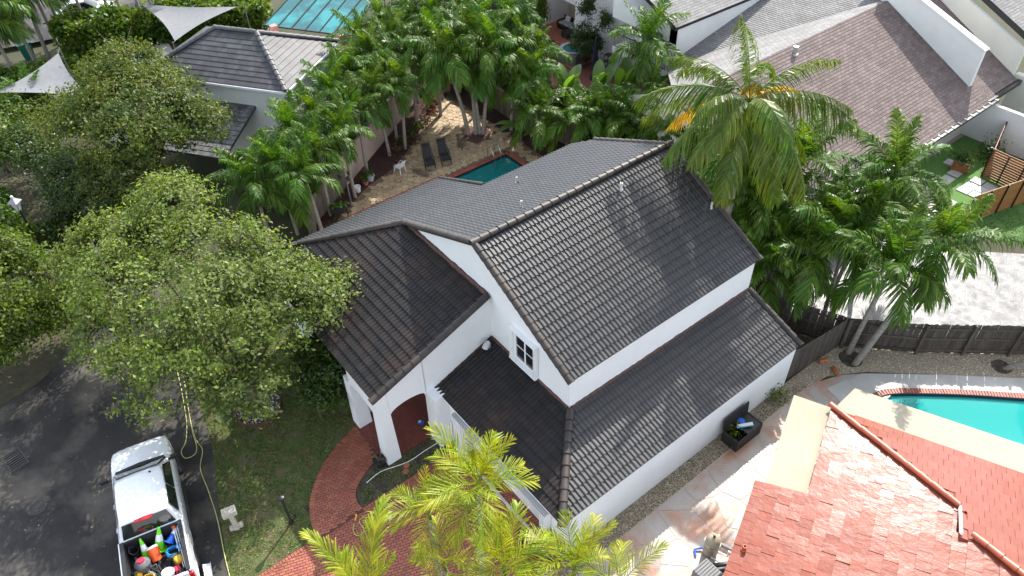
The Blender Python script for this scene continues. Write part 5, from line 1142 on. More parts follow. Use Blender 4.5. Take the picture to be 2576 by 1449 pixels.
tag(scatter('gravel_stones', 0, [(-9.45, 8), (-9.45, 21), (-8.78, 22.4), (-8.78, 8)], 5200, pebble, mat('dirty_pebble', (.20, .17, .11), .9, rnd=.6), -.010), 'mossy pebbles along the white side wall', 'gravel')
def chip(m, x, y, z):
    a = random.uniform(0, 6); l = random.uniform(.03, .09); w = random.uniform(.01, .03); dx, dy = cos(a), sin(a); zz = z+random.uniform(.0, .03); h = random.uniform(-.02, .02)
    m.face([(x-dx*l-dy*w, y-dy*l+dx*w, zz), (x+dx*l-dy*w, y+dy*l+dx*w, zz+h), (x+dx*l+dy*w, y+dy*l-dx*w, zz+h+.004), (x-dx*l+dy*w, y-dy*l-dx*w, zz+.004)], random.random())
def lchip(m, x, y, z):
    n0 = len(m.v); chip(m, x, y, z); c = V((x, y, z)); m.v[n0:] = [tuple(c+(V(q)-c)*.5) for q in m.v[n0:]]
tag(scatter('mulch_chips', 0, [(-31.7, 10.7), (-32.3, 12.2), (-33.9, 15.2), (-34.6, 17.6), (-36.1, 19.6), (-37.5, 21.3), (-38.6, 22.9), (-39.7, 24.5), (-41.5, 25.0), (-41.4, 23.8), (-38.4, 20), (-34.6, 14.2), (-33.4, 11)], 16000, chip, m_mulch, .003), 'brown bark mulch beside the pool deck', 'mulch')
m_litter = mat('fallen_leaf', (.22, .15, .06), .8, (.3, .26, .12), 3, rnd=.5, hue=.03)
tag(scatter('fallen_leaves', 0, [(-30, -5), (-28, 1), (-20, 0), (-17, -1), (-20, -7), (-28, -8)], 150, lchip, m_litter, -.332), 'scattered fallen leaves on the asphalt', 'leaves')
tag(scatter('fallen_leaves', 0, LAWN, 2600, lchip, m_litter, -.300), 'dry leaves lying in the front lawn', 'leaves')
tag(scatter('fallen_leaves', 0, DECK[:-1]+[(-31.5, 12.2)], 900, chip, m_mulch, .012), 'dry palm litter on the pool deck', 'leaves')
# ------------------------------------------------------------------ pickup truck
m_carwhite = mat('white_car_paint', (.80, .82, .84), .22, spec=.5, coat=.6)
m_carglass = mat('car_glass', (.012, .016, .016), .04, spec=.9)
m_plastic = mat('black_plastic', (.018, .018, .02), .5)
m_rubber = mat('tyre_rubber', (.02, .02, .02), .85)
m_chrome = mat('chrome', (.6, .6, .62), .18, metal=1.0)
m_redlight = mat('red_lens', (.42, .015, .02), .2)
m_bedliner = mat('bed_liner', (.022, .022, .024), .7, bump=.5, bscale=80)
TH = radians(168.5); TF = V((cos(TH), sin(TH), 0)); TL = V((-sin(TH), cos(TH), 0)); TO = V((-16.0, -2.2, G-.03))+TF*.75+TL*.5
truck = thing('pickup_truck', TO, 'white crew-cab pickup truck parked on the asphalt with a loaded bed', 'truck', rz=TH)
TM = Matrix.Translation(TO+TF*-.1) @ Matrix.Rotation(TH, 4, 'Z') @ Matrix.Diagonal((1.05, 1.05, 1.05, 1))
def tb(m, name, mt, parent=None, **k):
    m.v = [tuple(TM @ V(q)) for q in m.v]; return m.build(name, mt, parent or truck, **k)
def loft(m, secs):
    n = len(secs[0][1]); b = len(m.v)
    for x, pr in secs: m.v += [(x, y, z) for y, z in pr]
    for i in range(len(secs)-1):
        for j in range(n-1): a = b+i*n+j; m.f.append((a, a+1, a+n+1, a+n)); m.r.append(0)
    m.f.append(tuple(range(b, b+n))); m.r.append(0); m.f.append(tuple(range(b+(len(secs)-1)*n, b+len(secs)*n))[::-1]); m.r.append(0)
def bsec(hw, z0, zb, zt, crown):
    pr = [(-hw*.94, z0), (-hw, z0+.18), (-hw, zb-.12), (-hw*.985, zb), (-hw*.93, zt-.02), (-hw*.8, zt+crown*.45), (-hw*.45, zt+crown*.85)]
    return pr+[(0, zt+crown)]+[(-y, z) for y, z in pr[::-1]]
m = MB(); loft(m, [(2.05, bsec(1.05, .45, 1.3, 1.43, .02)), (3.2, bsec(1.05, .45, 1.28, 1.43, .02)), (4.6, bsec(1.05, .45, 1.26, 1.42, .02)), (4.95, bsec(1.05, .45, 1.24, 1.36, .05)), (5.4, bsec(1.05, .45, 1.2, 1.32, .06)), (5.9, bsec(1.03, .45, 1.15, 1.27, .06)), (6.15, bsec(.99, .47, 1.08, 1.2, .05)), (6.3, bsec(.9, .5, 1.0, 1.1, .04)), (6.38, bsec(.78, .55, .9, 1.0, .03))])
tb(m, 'body', m_carwhite, auto=radians(38))
def gsec(x, hw0, z0, hw1, z1): pr = [(-hw0, z0), (-(hw0*.35+hw1*.65), z0+(z1-z0)*.72), (-hw1, z1-.045), (-hw1*.9, z1-.01), (-hw1*.5, z1+.02)]; return (x, pr+[(0, z1+.028)]+[(-y, z) for y, z in pr[::-1]])
m = MB(); loft(m, [gsec(2.12, .98, 1.38, .93, 1.44), gsec(2.3, .98, 1.38, .76, 2.0), gsec(3.1, .985, 1.38, .78, 2.03), gsec(4.0, .985, 1.38, .77, 2.01), gsec(4.22, .985, 1.37, .74, 1.96), gsec(4.95, .97, 1.34, .93, 1.4)])
tb(m, 'cab', m_carwhite, auto=radians(40))
def pane(name, pts, mt=m_carglass, th=.012, parent=None): m = MB(); m.slab(pts, th); tb(m, name, mt, parent)
pane('windshield', [(4.955, -.88, 1.47), (4.955, .88, 1.47), (4.30, .70, 2.0), (4.30, -.70, 2.0)], m_carglass, .05)
m = MB(); q = [V(p) for p in ((2.085, -.84, 1.46), (2.085, .84, 1.46), (2.245, .70, 1.975), (2.245, -.70, 1.975))]; m.add(q+[p+V((.06, 0, -.02)) for p in q], [(3, 2, 1, 0), (4, 5, 6, 7), (0, 1, 5, 4), (1, 2, 6, 5), (2, 3, 7, 6), (3, 0, 4, 7)]); tb(m, 'rear_window', m_carglass)
for s in (-1, 1):
    for x0, x1, x2, x3 in ((2.38, 3.36, 3.34, 2.5), (3.40, 4.66, 4.2, 3.38)):
        m = MB(); q = [(x0, s*.968, 1.45), (x1, s*.968, 1.45), (x2, s*.80, 1.945), (x3, s*.80, 1.945)]; n_ = pnormal([V(p) for p in q]); off = V((0, s, .3)).normalized()*.036
        m.add([V(p)+off for p in q], [(0, 1, 2, 3)] if s > 0 else [(3, 2, 1, 0)]); tb(m, 'side_window', m_carglass)
    m = MB(); m.box((4.72, s*1.02, 1.5), (.12, .12, .06)); m.box((4.72, s*1.2, 1.56), (.11, .26, .19)); tb(m, 'mirror', m_plastic, bevel=.03)
    for x in (2.75, 3.75): m = MB(); m.box((x, s*1.06, 1.22), (.2, .03, .05)); tb(m, 'door_handle', m_chrome)
    m = MB(); m.box((3.3, s*1.06, .42), (2.2, .1, .05)); tb(m, 'running_board', m_plastic)
    m = MB(); m.box((6.2, s*.8, 1.0), (.2, .26, .16)); tb(m, 'headlight', mat('headlamp', (.7, .72, .75), .1) if 'headlamp' not in MATS else MATS['headlamp'], bevel=.03)
    m = MB(); m.box((.05, s*.96, 1.1), (.14, .14, .42)); tb(m, 'tail_light', m_redlight, bevel=.03)
    m = MB(); m.ab((.08, s*1.05, .5), (2.1, s*.93, 1.4)); tb(m, 'bed_side', m_carwhite, bevel=.03)
    m = MB(); m.ab((.1, s*.99, 1.395), (2.06, s*.86, 1.44)); tb(m, 'bed_rail', m_plastic)
    m = MB(); m.ab((.1, s*.93, .75), (2.06, s*.88, 1.4)); tb(m, 'bed_liner_side', m_bedliner)
    for x in (1.15, 5.35):
        m = MB(); mt_ = Matrix.Rotation(pi/2, 3, 'X'); m.lathe([(.2, -.13), (.36, -.13), (.4, -.08), (.4, .08), (.36, .13), (.2, .13)], (x, s*.93, .4), 24, 0, mt_); w = tb(m, 'wheel', m_rubber, smooth=False)
        m = MB(); m.lathe([(.05, -.11), (.22, -.12), (.24, -.06), (.24, .06), (.22, .12), (.05, .11)], (x, s*.935, .4), 16, 0, mt_); tb(m, 'rim', m_chrome, w)
m = MB(); m.ab((.0, -.9, .5), (.1, .9, 1.38)); tb(m, 'tailgate', m_carwhite, bevel=.02)
m = MB(); m.ab((.1, -.9, .7), (2.06, .9, .76)); tb(m, 'bed_floor', m_bedliner)
m = MB(); m.ab((1.98, -.9, .75), (2.06, .9, 1.43)); tb(m, 'bulkhead', m_plastic)
m = MB(); m.ab((-.12, -1.0, .5), (.02, 1.0, .7)); tb(m, 'rear_bumper', m_chrome, bevel=.03)
m = MB(); m.ab((2.16, -.28, 1.985), (2.3, .28, 2.02)); tb(m, 'brake_light', m_redlight, bevel=.01)
m = MB(); m.slab([(4.86, -.9, 1.47), (5.08, -.82, 1.43), (5.12, 0, 1.45), (5.08, .82, 1.43), (4.86, .9, 1.47)], .03); tb(m, 'cowl', m_plastic)
for s in (-1, 1): m = MB(); m.tube([(4.95, s*.35+.1, 1.49), (4.93, s*.35-.4, 1.5)], .012, 5); tb(m, 'wiper', m_plastic)
m = MB(); m.lathe([(.04, 0), (.035, .02), (.02, .05)], (4.02, -.42, 2.03), 10); tb(m, 'antenna', m_plastic)
# ---- load in the bed: every piece a thing of its own
def bt_(x, y, z=.76): return TM @ V((x, y, z))
def load(name, label, cat, loc, rot=None, group=None):
    t = thing(name, loc, label, cat, group); t.rotation_euler = rot or (0, 0, TH); t.scale = (1.28, 1.28, 1.28); return t
def lpart(t, m, name, mt, **k):
    o = m.build(name, mt, None, **k); o.parent = t; return o
def cone(label, x, y, z, sc, m1, rot):
    t = load('traffic_cone', label, 'cone', bt_(x, y, z), rot, 'traffic cones in the truck bed'); m = MB(); m.box((0, 0, .015), (.36*sc, .36*sc, .03)); lpart(t, m, 'base', m1, bevel=.01)
    m = MB(); m.lathe([(.14*sc, .03), (.095*sc, .30*sc)], n=18); lpart(t, m, 'cone_body', m1, smooth=False)
    m = MB(); m.lathe([(.097*sc, .30*sc), (.062*sc, .5*sc)], n=18); lpart(t, m, 'white_band', MATS['white_trim'])
    m = MB(); m.lathe([(.062*sc, .5*sc), (.03*sc, .70*sc), (.02*sc, .71*sc)], n=18); lpart(t, m, 'tip', m1)
m_lime = mat('lime_plastic', (.16, .68, .02), .4); m_bluep = mat('blue_plastic', (.02, .13, .6), .4); m_orangep = mat('orange_plastic', (.72, .10, .02), .38)
m_yellowp = mat('yellow_plastic', (.72, .42, .02), .4); m_greyp = mat('grey_plastic', (.14, .14, .15), .5); m_redp = mat('magenta_plastic', (.55, .02, .06), .4); m_whitep = mat('white_plastic', (.75, .75, .77), .35)
cone('lime green traffic cone with white band leaning on the cab', 1.72, -.05, .80, 1.05, m_lime, (.3, .25, TH)); cone('smaller lime green traffic cone near the driver side of the bed', 1.6, .36, .78, .9, m_lime, (.15, .35, TH+.3)); cone('blue traffic cone with white band behind the hose coil', 1.66, -.42, .95, .85, m_bluep, (1.15, .2, TH+.7))
t = load('bucket', 'orange bucket with white rim lying tilted in the truck bed', 'bucket', bt_(1.25, .05, .86), (.1, 1.0, TH+.25)); m = MB(); m.lathe([(.13, 0), (.15, .36)], n=20); lpart(t, m, 'bucket_body', m_orangep, auto=radians(40)); m = MB(); m.lathe([(.155, .36), (.16, .37), (.16, .42), (.12, .425)], n=20); lpart(t, m, 'lid', m_whitep, auto=radians(40))
def coil(name, label, cat, x, y, z, R_, turns, rad, mt, tilt, squash=1.0, group=None):
    t = load(name, label, cat, bt_(x, y, z), (tilt[0], tilt[1], TH)); m = MB(); pts = []
    for i in range(int(turns*18)): a = 2*pi*i/18; rr = R_*(1+random.uniform(-.10, .10)); pts.append((rr*cos(a), rr*squash*sin(a), rad*1.2*(i/18)*.8+random.uniform(-.01, .01)))
    m.tube(pts, rad, 6); lpart(t, m, 'coil', mt, smooth=True); return t
coil('hose_coil', 'bright blue coiled hose at the passenger side of the bed', 'hose', 1.22, -.5, .95, .19, 8, .014, mat('blue_hose', (.02, .28, .62), .35), (.2, .35))
coil('hose_loop', 'single blue hose loop hanging over the bed side', 'hose', 1.2, -.82, 1.2, .13, 2, .012, MATS['blue_hose'], (.3, .2))
coil('hose_coil', 'large dark green coiled hose near the tailgate', 'hose', .62, .42, .82, .3, 9, .022, mat('dark_green_hose', (.012, .03, .02), .45), (.1, .15))
coil('cord_coil', 'yellow cord coiled inside the dark green hose', 'cord', .6, .38, .98, .16, 6, .012, mat('yellow_cord', (.6, .4, .03), .5), (.1, .2))
coil('cable_coil', 'black cable tangled in the middle of the bed', 'cable', .98, -.15, .86, .25, 7, .014, m_plastic, (.15, .1), .6)
t = load('shop_vacuum', 'grey drum vacuum with pink top in the bed', 'vacuum', bt_(1.12, .48, .78), (.05, .2, TH)); m = MB(); m.lathe([(.18, 0), (.2, .25), (.21, .27), (.2, .33), (.12, .40)], n=20); lpart(t, m, 'drum', m_greyp, auto=radians(40)); m = MB(); m.lathe([(.1, .40), (.09, .45), (.04, .46)], n=14); lpart(t, m, 'motor_cap', m_redp)
t = load('leaf_blower', 'yellow and black backpack blower at the passenger side', 'blower', bt_(.88, -.58, .9), (.2, -.2, TH+.4)); m = MB(); m.box((0, 0, .1), (.26, .22, .2)); lpart(t, m, 'engine_cover', m_yellowp, bevel=.05); m = MB(); m.tube([(.0, -.1, .1), (-.2, -.15, .12), (-.42, -.05, .1)], .04, 8); lpart(t, m, 'tube', m_plastic, smooth=True); m = MB(); m.box((.12, .02, .1), (.08, .25, .22)); lpart(t, m, 'harness', m_plastic, bevel=.02)
t = load('jug', 'yellow jug beside the grey vacuum', 'jug', bt_(.92, .66, .78)); m = MB(); m.lathe([(.1, 0), (.11, .18), (.05, .25), (.04, .3)], n=14); lpart(t, m, 'jug_body', m_yellowp, auto=radians(40)); m = MB(); m.lathe([(.045, .3), (.045, .33)], n=10); lpart(t, m, 'cap', m_plastic)
t = load('bucket', 'white bucket near the tailgate of the truck', 'bucket', bt_(.4, -.2, .78), (.15, .25, TH)); m = MB(); m.lathe([(.13, 0), (.155, .3), (.145, .3), (.13, .05)], n=20); lpart(t, m, 'bucket_body', m_whitep, auto=radians(40)); m = MB(); m.lathe([(.15, .27), (.165, .28), (.165, .32), (.06, .33)], n=20); lpart(t, m, 'lid', m_whitep)
t = load('fuel_can', 'magenta red can beside the white bucket', 'can', bt_(.52, -.5, .82), (.2, .1, TH+.3)); m = MB(); m.box((0, 0, .11), (.2, .16, .22)); lpart(t, m, 'can_body', m_redp, bevel=.03); m = MB(); m.tube([(.05, 0, .2), (.14, 0, .3)], .02, 8); lpart(t, m, 'spout', m_plastic)
t = load('tool_poles', 'bundle of long white tool poles along the passenger side', 'poles', bt_(1.1, -.72, .95), (0, 0, TH))
for i in range(3): m = MB(); m.tube([(-.6+.1*i, -.05*i, .05*i), (.75, .05-.06*i, .25)], .016, 7); lpart(t, m, 'pole', m_whitep)
m = MB(); m.box((.75, .02, .28), (.14, .1, .1)); lpart(t, m, 'trimmer_head', m_orangep, bevel=.02)
t = load('extension_pole', 'dark pole lying diagonally over the hoses', 'pole', bt_(.7, .05, 1.05), (0, 0, TH+.7)); m = MB(); m.tube([(-.55, 0, 0), (.6, 0, .08)], .012, 6); lpart(t, m, 'shaft', m_plastic); m = MB(); m.tube([(-.62, 0, 0), (-.45, 0, 0)], .02, 6); lpart(t, m, 'grip', m_orangep)
t = load('leaf_trimmer', 'orange hedge tool at the driver side of the bed', 'tool', bt_(1.4, .62, .85), (.2, 0, TH+.3)); m = MB(); m.box((0, 0, .06), (.22, .14, .12)); lpart(t, m, 'housing', m_orangep, bevel=.03); m = MB(); m.box((.2, 0, .05), (.25, .06, .02)); lpart(t, m, 'blade', m_greyp)
t = load('work_bag', 'black tool bag in the corner of the bed by the tailgate', 'bag', bt_(.35, -.62, .78)); m = MB(); m.box((0, 0, .1), (.34, .2, .2)); lpart(t, m, 'bag_body', m_plastic, bevel=.05); m = MB(); m.tube([(-.1, 0, .19), (-.06, 0, .27), (.06, 0, .27), (.1, 0, .19)], .012, 6); lpart(t, m, 'handle', m_greyp)
t = load('bucket', 'black bucket behind the lime green cones', 'bucket', bt_(1.82, .66, .78)); m = MB(); m.lathe([(.11, 0), (.13, .28), (.12, .28), (.1, .04)], n=18); lpart(t, m, 'bucket_body', m_plastic, auto=radians(40)); m = MB(); m.tube([(-.13, 0, .27), (-.09, .1, .36), (.09, .1, .36), (.13, 0, .27)], .006, 5); lpart(t, m, 'bail', m_greyp)
t = load('crate', 'grey crate of fittings in the middle of the bed', 'crate', bt_(.85, .2, .78), (0, .05, TH+.2)); m = MB(); [m.ab(a_, b_) for a_, b_ in (((-.18, -.13, 0), (.18, .13, .02)), ((-.18, -.13, 0), (-.165, .13, .16)), ((.165, -.13, 0), (.18, .13, .16)), ((-.165, -.13, 0), (.165, -.115, .16)), ((-.165, .115, 0), (.165, .13, .16)))]; lpart(t, m, 'crate_body', m_greyp); m = MB(); [m.tube([(-.1+.05*i, -.1, .08), (-.1+.05*i, .1, .14)], .02, 6) for i in range(5)]; tag(lpart(t, m, 'fittings', m_chrome), kind='stuff')
m = MB(); ra = [TM @ V(q) for q in ((-.05, -1.32, .02), (.9, -1.36, .02), (.9, -1.12, .16), (-.05, -1.12, .16))]
t = thing('metal_ramp', ra[0], 'pale metal ramp board leaning beside the rear wheel', 'ramp'); m.slab(ra, .03); m.build('ramp_plate', m_whitep, t)
m = MB(); m.tube([ra[0]+V((0, 0, .03)), ra[1]+V((0, 0, .03))], .025, 6); m.build('ramp_edge', m_chrome, t)
# ------------------------------------------------------------------ hoses, street and lawn furniture
m_hose = mat('pale_green_hose', (.42, .42, .16), .5)
def hose(label, px, z, rad=.02, mt=m_hose, k=6):
    pts = smooth_path([P(*q, z) for q in px], k); t = thing('garden_hose', pts[0], label, 'hose'); m = MB(); m.tube(pts, rad, 7); m.build('hose_tube', mt, t, smooth=True); return t
hose('long pale green hose snaking along the asphalt beside the truck', [(0, 2, 1735, 1460), (0, 2, 1690, 1270), (0, 2, 1640, 1020), (0, 2, 1570, 800), (0, 2, 1512, 640), (0, 2, 1528, 500), (0, 2, 1480, 420), (0, 2, 1440, 290), (0, 2, 1412, 120), (0, 1, 1385, 1400), (0, 1, 1350, 1230), (0, 1, 1330, 1050)], -.31)
hose('pale green hose loop lying on the asphalt in front of the truck', [(0, 1, 1310, 1220), (0, 1, 1340, 1360), (0, 2, 1378, 90), (0, 2, 1408, 290), (0, 2, 1402, 430), (0, 2, 1368, 510), (0, 2, 1400, 560), (0, 2, 1470, 530), (0, 2, 1484, 470), (0, 2, 1455, 370), (0, 2, 1430, 240), (0, 2, 1405, 80)], -.30)
t = hose('pale hose lying across the brick driveway with a yellow spray nozzle', [(1, 2, 1440, 735), (1, 2, 1290, 850), (1, 2, 1050, 890), (1, 2, 880, 965), (1, 2, 780, 1030), (1, 2, 815, 1100), (1, 2, 770, 1145), (1, 2, 735, 1110), (1, 2, 742, 1050)], -.262, .016)
q = P(1, 2, 748, 1030, -.25); m = MB(); m.tube([q, q+V((-.12, .12, .02))], .03, 8); m.box(q+V((-.13, .13, .04)), (.08, .05, .1)); m.build('spray_nozzle', m_yellowp, t)
hose('second pale hose strand across the brick driveway', [(1, 2, 1480, 760), (1, 2, 1330, 830), (1, 2, 1100, 950), (1, 2, 960, 1030), (1, 2, 830, 1110), (1, 2, 790, 1150)], -.262, .013)
hose('white plastic pipe lying across the planting bed', [(1, 2, 835, 745), (1, 2, 940, 662), (1, 2, 1060, 620), (1, 2, 1160, 580), (1, 2, 1280, 500), (1, 2, 1370, 445)], -.275, .018, m_whitep)
def lamp(label, base, h, kind):
    base = V(base); t = thing('lamp_post', base, label, 'lamp post'); m = MB()
    if kind == 'lantern':
        m.lathe([(.12, 0), (.1, .3), (.055, .4), (.05, h-.75), (.09, h-.72), (.05, h-.66)], base, 12); m.build('post', m_black, t, auto=radians(40)); c = base+V((0, 0, h-.66))
        m = MB(); m.lathe([(.13, 0), (.25, .45)], c, 4); m.build('glass', mat('frosted_glass', (.62, .62, .6), .3), t)
        for i in range(4): a = pi/2*i; m = MB(); m.tube([c+V((.135*cos(a), .135*sin(a), 0)), c+V((.26*cos(a), .26*sin(a), .45))], .014, 5); m.build('frame_bar', m_black, t)
        m = MB(); m.lathe([(.34, .45), (.33, .48), (.1, .66), (.09, .70), (.04, .72)], c, 4); m.build('cap', mat('grey_cap', (.30, .30, .32), .5), t); m = MB(); m.lathe([(.05, .72), (.07, .77), (.04, .83)], c, 10); m.build('finial', m_whitep, t)
    else:
        m.lathe([(.09, 0), (.07, .12), (.042, .16), (.042, h-.3), (.07, h-.28)], base, 12); m.build('post', m_black, t, auto=radians(40)); c = base+V((0, 0, h-.28)); m = MB()
        m.lathe([(.06, 0), (.09, .05), (.09, .18)], c, 12); m.build('lamp_body', m_plastic, t, auto=radians(40))
        for k in range(2): m = MB(); m.lathe([(.10, .08+.07*k), (.115, .10+.07*k), (.10, .12+.07*k)], c, 14); m.build('louvre', m_black, t)
        m = MB(); m.lathe([(.125, .19), (.11, .24), (.03, .28)], c, 14); m.build('cap', m_black, t, auto=radians(40))
lamp('tall black street lamp with square lantern at the left edge', (-39.0, -1.2, G), 4.2, 'lantern')
lamp('black bollard lamp standing in the front lawn', P(1, 2, 268, 1045, G), 1.75, 'bollard')
for i, (x, y) in enumerate(((395, 965), (300, 1010))):
    b = P(1, 2, x, y, G); t = thing('path_light', b, ('small black path light at the edge of the brick walk', 'small black spotlight at the foot of the lawn lamp')[i], 'light'); m = MB(); m.tube([b, b+V((0, 0, .25))], .015, 6); m.build('stake', m_black, t); m = MB(); m.lathe([(.06, .2), (.07, .3), (.03, .34)], b, 10); m.build('head', m_black, t)
# stone letterbox pedestal
b = P(0, 2, 1790, 1085, G); t = thing('letterbox', b, 'pale stone letterbox with slatted box on a scrolled pedestal by the kerb', 'letterbox'); t.rotation_euler = (0, 0, radians(-12)); m_cast = mat('cast_stone', (.52, .49, .42), .85, (.4, .37, .31), 4, bump=.4, bscale=30)
m = MB(); m.box((0, 0, .5), (.24, .16, 1.0)); lpart(t, m, 'pedestal', m_cast, bevel=.02)
for i in range(6): m = MB(); m.box((.125, 0, .12+i*.13), (.02, .15, .07)); lpart(t, m, 'pedestal_rib', m_cast)
for s in (-1, 1): m = MB(); m.lathe([(.1, -.07), (.1, .07)], (0, s*.15, .1), 14, 0, Matrix.Rotation(pi/2, 3, 'Y')); lpart(t, m, 'scroll', m_cast)
m = MB(); m.box((0, 0, 1.1), (.34, .5, .2)); lpart(t, m, 'box', m_cast, bevel=.015)
for i in range(9): m = MB(); m.box((.05, -.22+i*.055, 1.22), (.26, .032, .04)); lpart(t, m, 'slat', m_cast)
for i in range(9): m = MB(); m.box((.175, -.22+i*.055, 1.1), (.03, .032, .17)); lpart(t, m, 'front_slat', m_cast)
# tree ring with white pebbles
t = thing('tree_ring', (-23.0, 3.35, G), 'brown edging ring round the oak with white pebbles inside', 'planter'); pts = [(-23.0+1.15*cos(a)*random.uniform(.96, 1.04), 3.35+1.0*sin(a)*random.uniform(.96, 1.04)) for a in [2*pi*i/22 for i in range(22)]]
m_edge = mat('brown_edging', (.09, .045, .03), .7)
for i in range(22):
    a, b = V((*pts[i], G)), V((*pts[(i+1) % 22], G)); m = MB(); q = [a, b, b+(V((-23, 3.35, G))-b)*.05, a+(V((-23, 3.35, G))-a)*.05]; m.prism(q, G-.05, G+.16); m.build('edging_block', m_edge, t)
m = MB(); m.prism([(p[0]*.97-23*.03, p[1]*.97+3.35*.03) for p in pts], G, G+.06); m.build('ring_soil', m_soil, t)
m = MB()
for i in range(500): a = random.uniform(0, 6.28); r_ = sqrt(random.random())*.95; pebble(m, -23+r_*cos(a)*1.1, 3.35+r_*sin(a), G+.065)
tag(m.build('white_pebbles', mat('white_pebble', (.65, .63, .62), .7, rnd=.3), t), kind='stuff')
# grate and manhole
g0 = P(0, 2, 115, 575, -.33); t = thing('storm_grate', g0, 'iron storm drain grate set in the asphalt at the left', 'grate'); t.rotation_euler = (0, 0, radians(10)); m_iron = mat('cast_iron', (.035, .033, .033), .6)
m = MB()
for a, b in (((-.55, -.36, -.02), (.55, -.31, .02)), ((-.55, .31, -.02), (.55, .36, .02)), ((-.55, -.31, -.02), (-.5, .31, .02)), ((.5, -.31, -.02), (.55, .31, .02))): m.ab(a, b)
lpart(t, m, 'frame', m_iron); m = MB(); m.ab((-.5, -.31, -.1), (.5, .31, -.0)); lpart(t, m, 'drain_pit', mat('pit_black', (.004, .004, .004), .9))
for i in range(8): m = MB(); m.ab((-.46+i*.125, -.31, .002), (-.40+i*.125, .31, .018)); lpart(t, m, 'bar', m_iron)
g0 = P(0, 2, 280, 930, -.33); t = thing('manhole_cover', g0, 'round manhole cover in the asphalt beside the truck', 'manhole'); m = MB(); m.lathe([(.36, -.01), (.36, .006), (.34, .008)], n=28); lpart(t, m, 'lid', m_iron)
m = MB()
for i in range(-7, 8):
    for j in range(-7, 8):
        if i*i+j*j < 46: m.box((i*.045, j*.045, .009), (.024, .024, .008))
tag(lpart(t, m, 'studs', m_iron), kind='stuff')
# porch oddments
q = P(1, 2, 1245, 290, G+.06); t = thing('paper_packet', q, 'blue and white printed packet lying on the porch floor', 'packet', rz=.6); m = MB(); m.box((0, 0, .008), (.26, .2, .015)); lpart(t, m, 'packet_body', m_bluep); m = MB(); m.box((-.06, .02, .017), (.1, .12, .004)); lpart(t, m, 'white_print', m_whitep)
for i, (x, y) in enumerate(((1135, 612), (1130, 660))):
    q = P(1, 2, x, y, -.285); t = thing('stepping_stone', q, ('hexagonal red stepping stone in the planting bed, nearer the porch', 'hexagonal red stepping stone in the planting bed, nearer the driveway')[i], 'stone'); m = MB(); m.lathe([(.15, -.02), (.15, .01), (.135, .02)], n=6); lpart(t, m, 'slab', m_brick)
q = P(1, 2, 940, 610, G); t = thing('flower_pot', q, 'dark pot with withered twigs at the porch pillar', 'pot'); m = MB(); m.lathe([(.16, 0), (.26, .36), (.28, .38), (.25, .38), (.23, .3)], q, 18); m.build('pot', m_plastic, t, auto=radians(40))
for i in range(14): a = random.uniform(0, 6.28); m = MB(); e = q+V((cos(a)*random.uniform(.2, .5), sin(a)*random.uniform(.2, .5), random.uniform(.4, .75))); m.tube([q+V((0, 0, .3)), q.lerp(e, .5)+V((0, 0, .25)), e], [.012, .009, .004], 5); m.build('twig', m_palmdead, t)
# ------------------------------------------------------------------ pool deck furniture
m_tex = mat('black_sling', (.014, .014, .015), .75); m_steel = mat('steel_tube', (.55, .56, .57), .25, metal=1.0)
def lounger(label, foot, head, w=.58):
    foot = V((foot.x, foot.y, 0)); head = V((head.x, head.y, 0)); d_ = (head-foot); L_ = 1.6; rz = atan2(d_.y, d_.x); t = thing('sun_lounger', foot, label, 'lounger', 'reclining loungers on the pool deck', rz); hw = w/2
    def sling(pts, name): m = MB(); [m.slab([(x0, -hw+.04, z0), (x1, -hw+.04, z1), (x1, hw-.04, z1), (x0, hw-.04, z0)], .02) for (x0, z0), (x1, z1) in zip(pts, pts[1:])]; lpart(t, m, name, m_tex)
    sling([(0, .42), (.25, .40), (.5, .46)], 'leg_rest'); sling([(.5, .46), (.75, .36), (.95, .38)], 'seat'); sling([(.95, .38), (1.25, .72), (1.55, 1.06)], 'backrest'); m = MB(); m.box((1.48, 0, 1.04), (.1, w*.75, .2), Matrix.Rotation(-.85, 3, 'Y')); lpart(t, m, 'headrest', m_tex, bevel=.03)
    for s in (-1, 1):
        m = MB(); m.tube([(0, s*hw, .42), (.5, s*hw, .47), (.9, s*hw, .37), (1.6, s*hw, 1.1)], .015, 6); lpart(t, m, 'frame_rail', m_black); m = MB(); m.tube([(.1, s*hw, .02), (.55, s*hw, .62), (1.0, s*hw, .64), (1.15, s*hw, .55)], .018, 6); lpart(t, m, 'armrest', m_black)
        m = MB(); m.tube([(.95, s*hw, .6), (.5, s*hw, .1), (.3, s*hw, .02)], .014, 6); lpart(t, m, 'leg', m_black); m = MB(); m.tube([(.6, s*hw, .5), (1.1, s*hw, .08), (1.25, s*hw, .02)], .014, 6); lpart(t, m, 'leg', m_black)
    for x, z in ((0, .42), (.12, .02), (1.25, .02), (1.6, 1.1)): m = MB(); m.tube([(x, -hw, z), (x, hw, z)], .014, 6); lpart(t, m, 'cross_bar', m_black)
lounger('black reclining lounger nearer the white chair', P(1, 0, 1325, 1275, .2), P(1, 0, 1280, 1150, .3)); lounger('black reclining lounger nearer the pool ladder', P(1, 0, 1445, 1235, .2), P(1, 0, 1392, 1110, .3))
q = P(1, 0, 1088, 1300, 0); t = thing('plastic_chair', q, 'white plastic garden chair on the pool deck', 'chair', rz=radians(200)); m = MB(); m.box((0, 0, .43), (.46, .46, .03)); lpart(t, m, 'seat', m_whitep, bevel=.01)
m = MB(); m.slab([(-.22, -.2, .45), (-.22, .2, .45), (-.34, .22, .85), (-.34, -.22, .85)], .02); lpart(t, m, 'backrest', m_whitep)
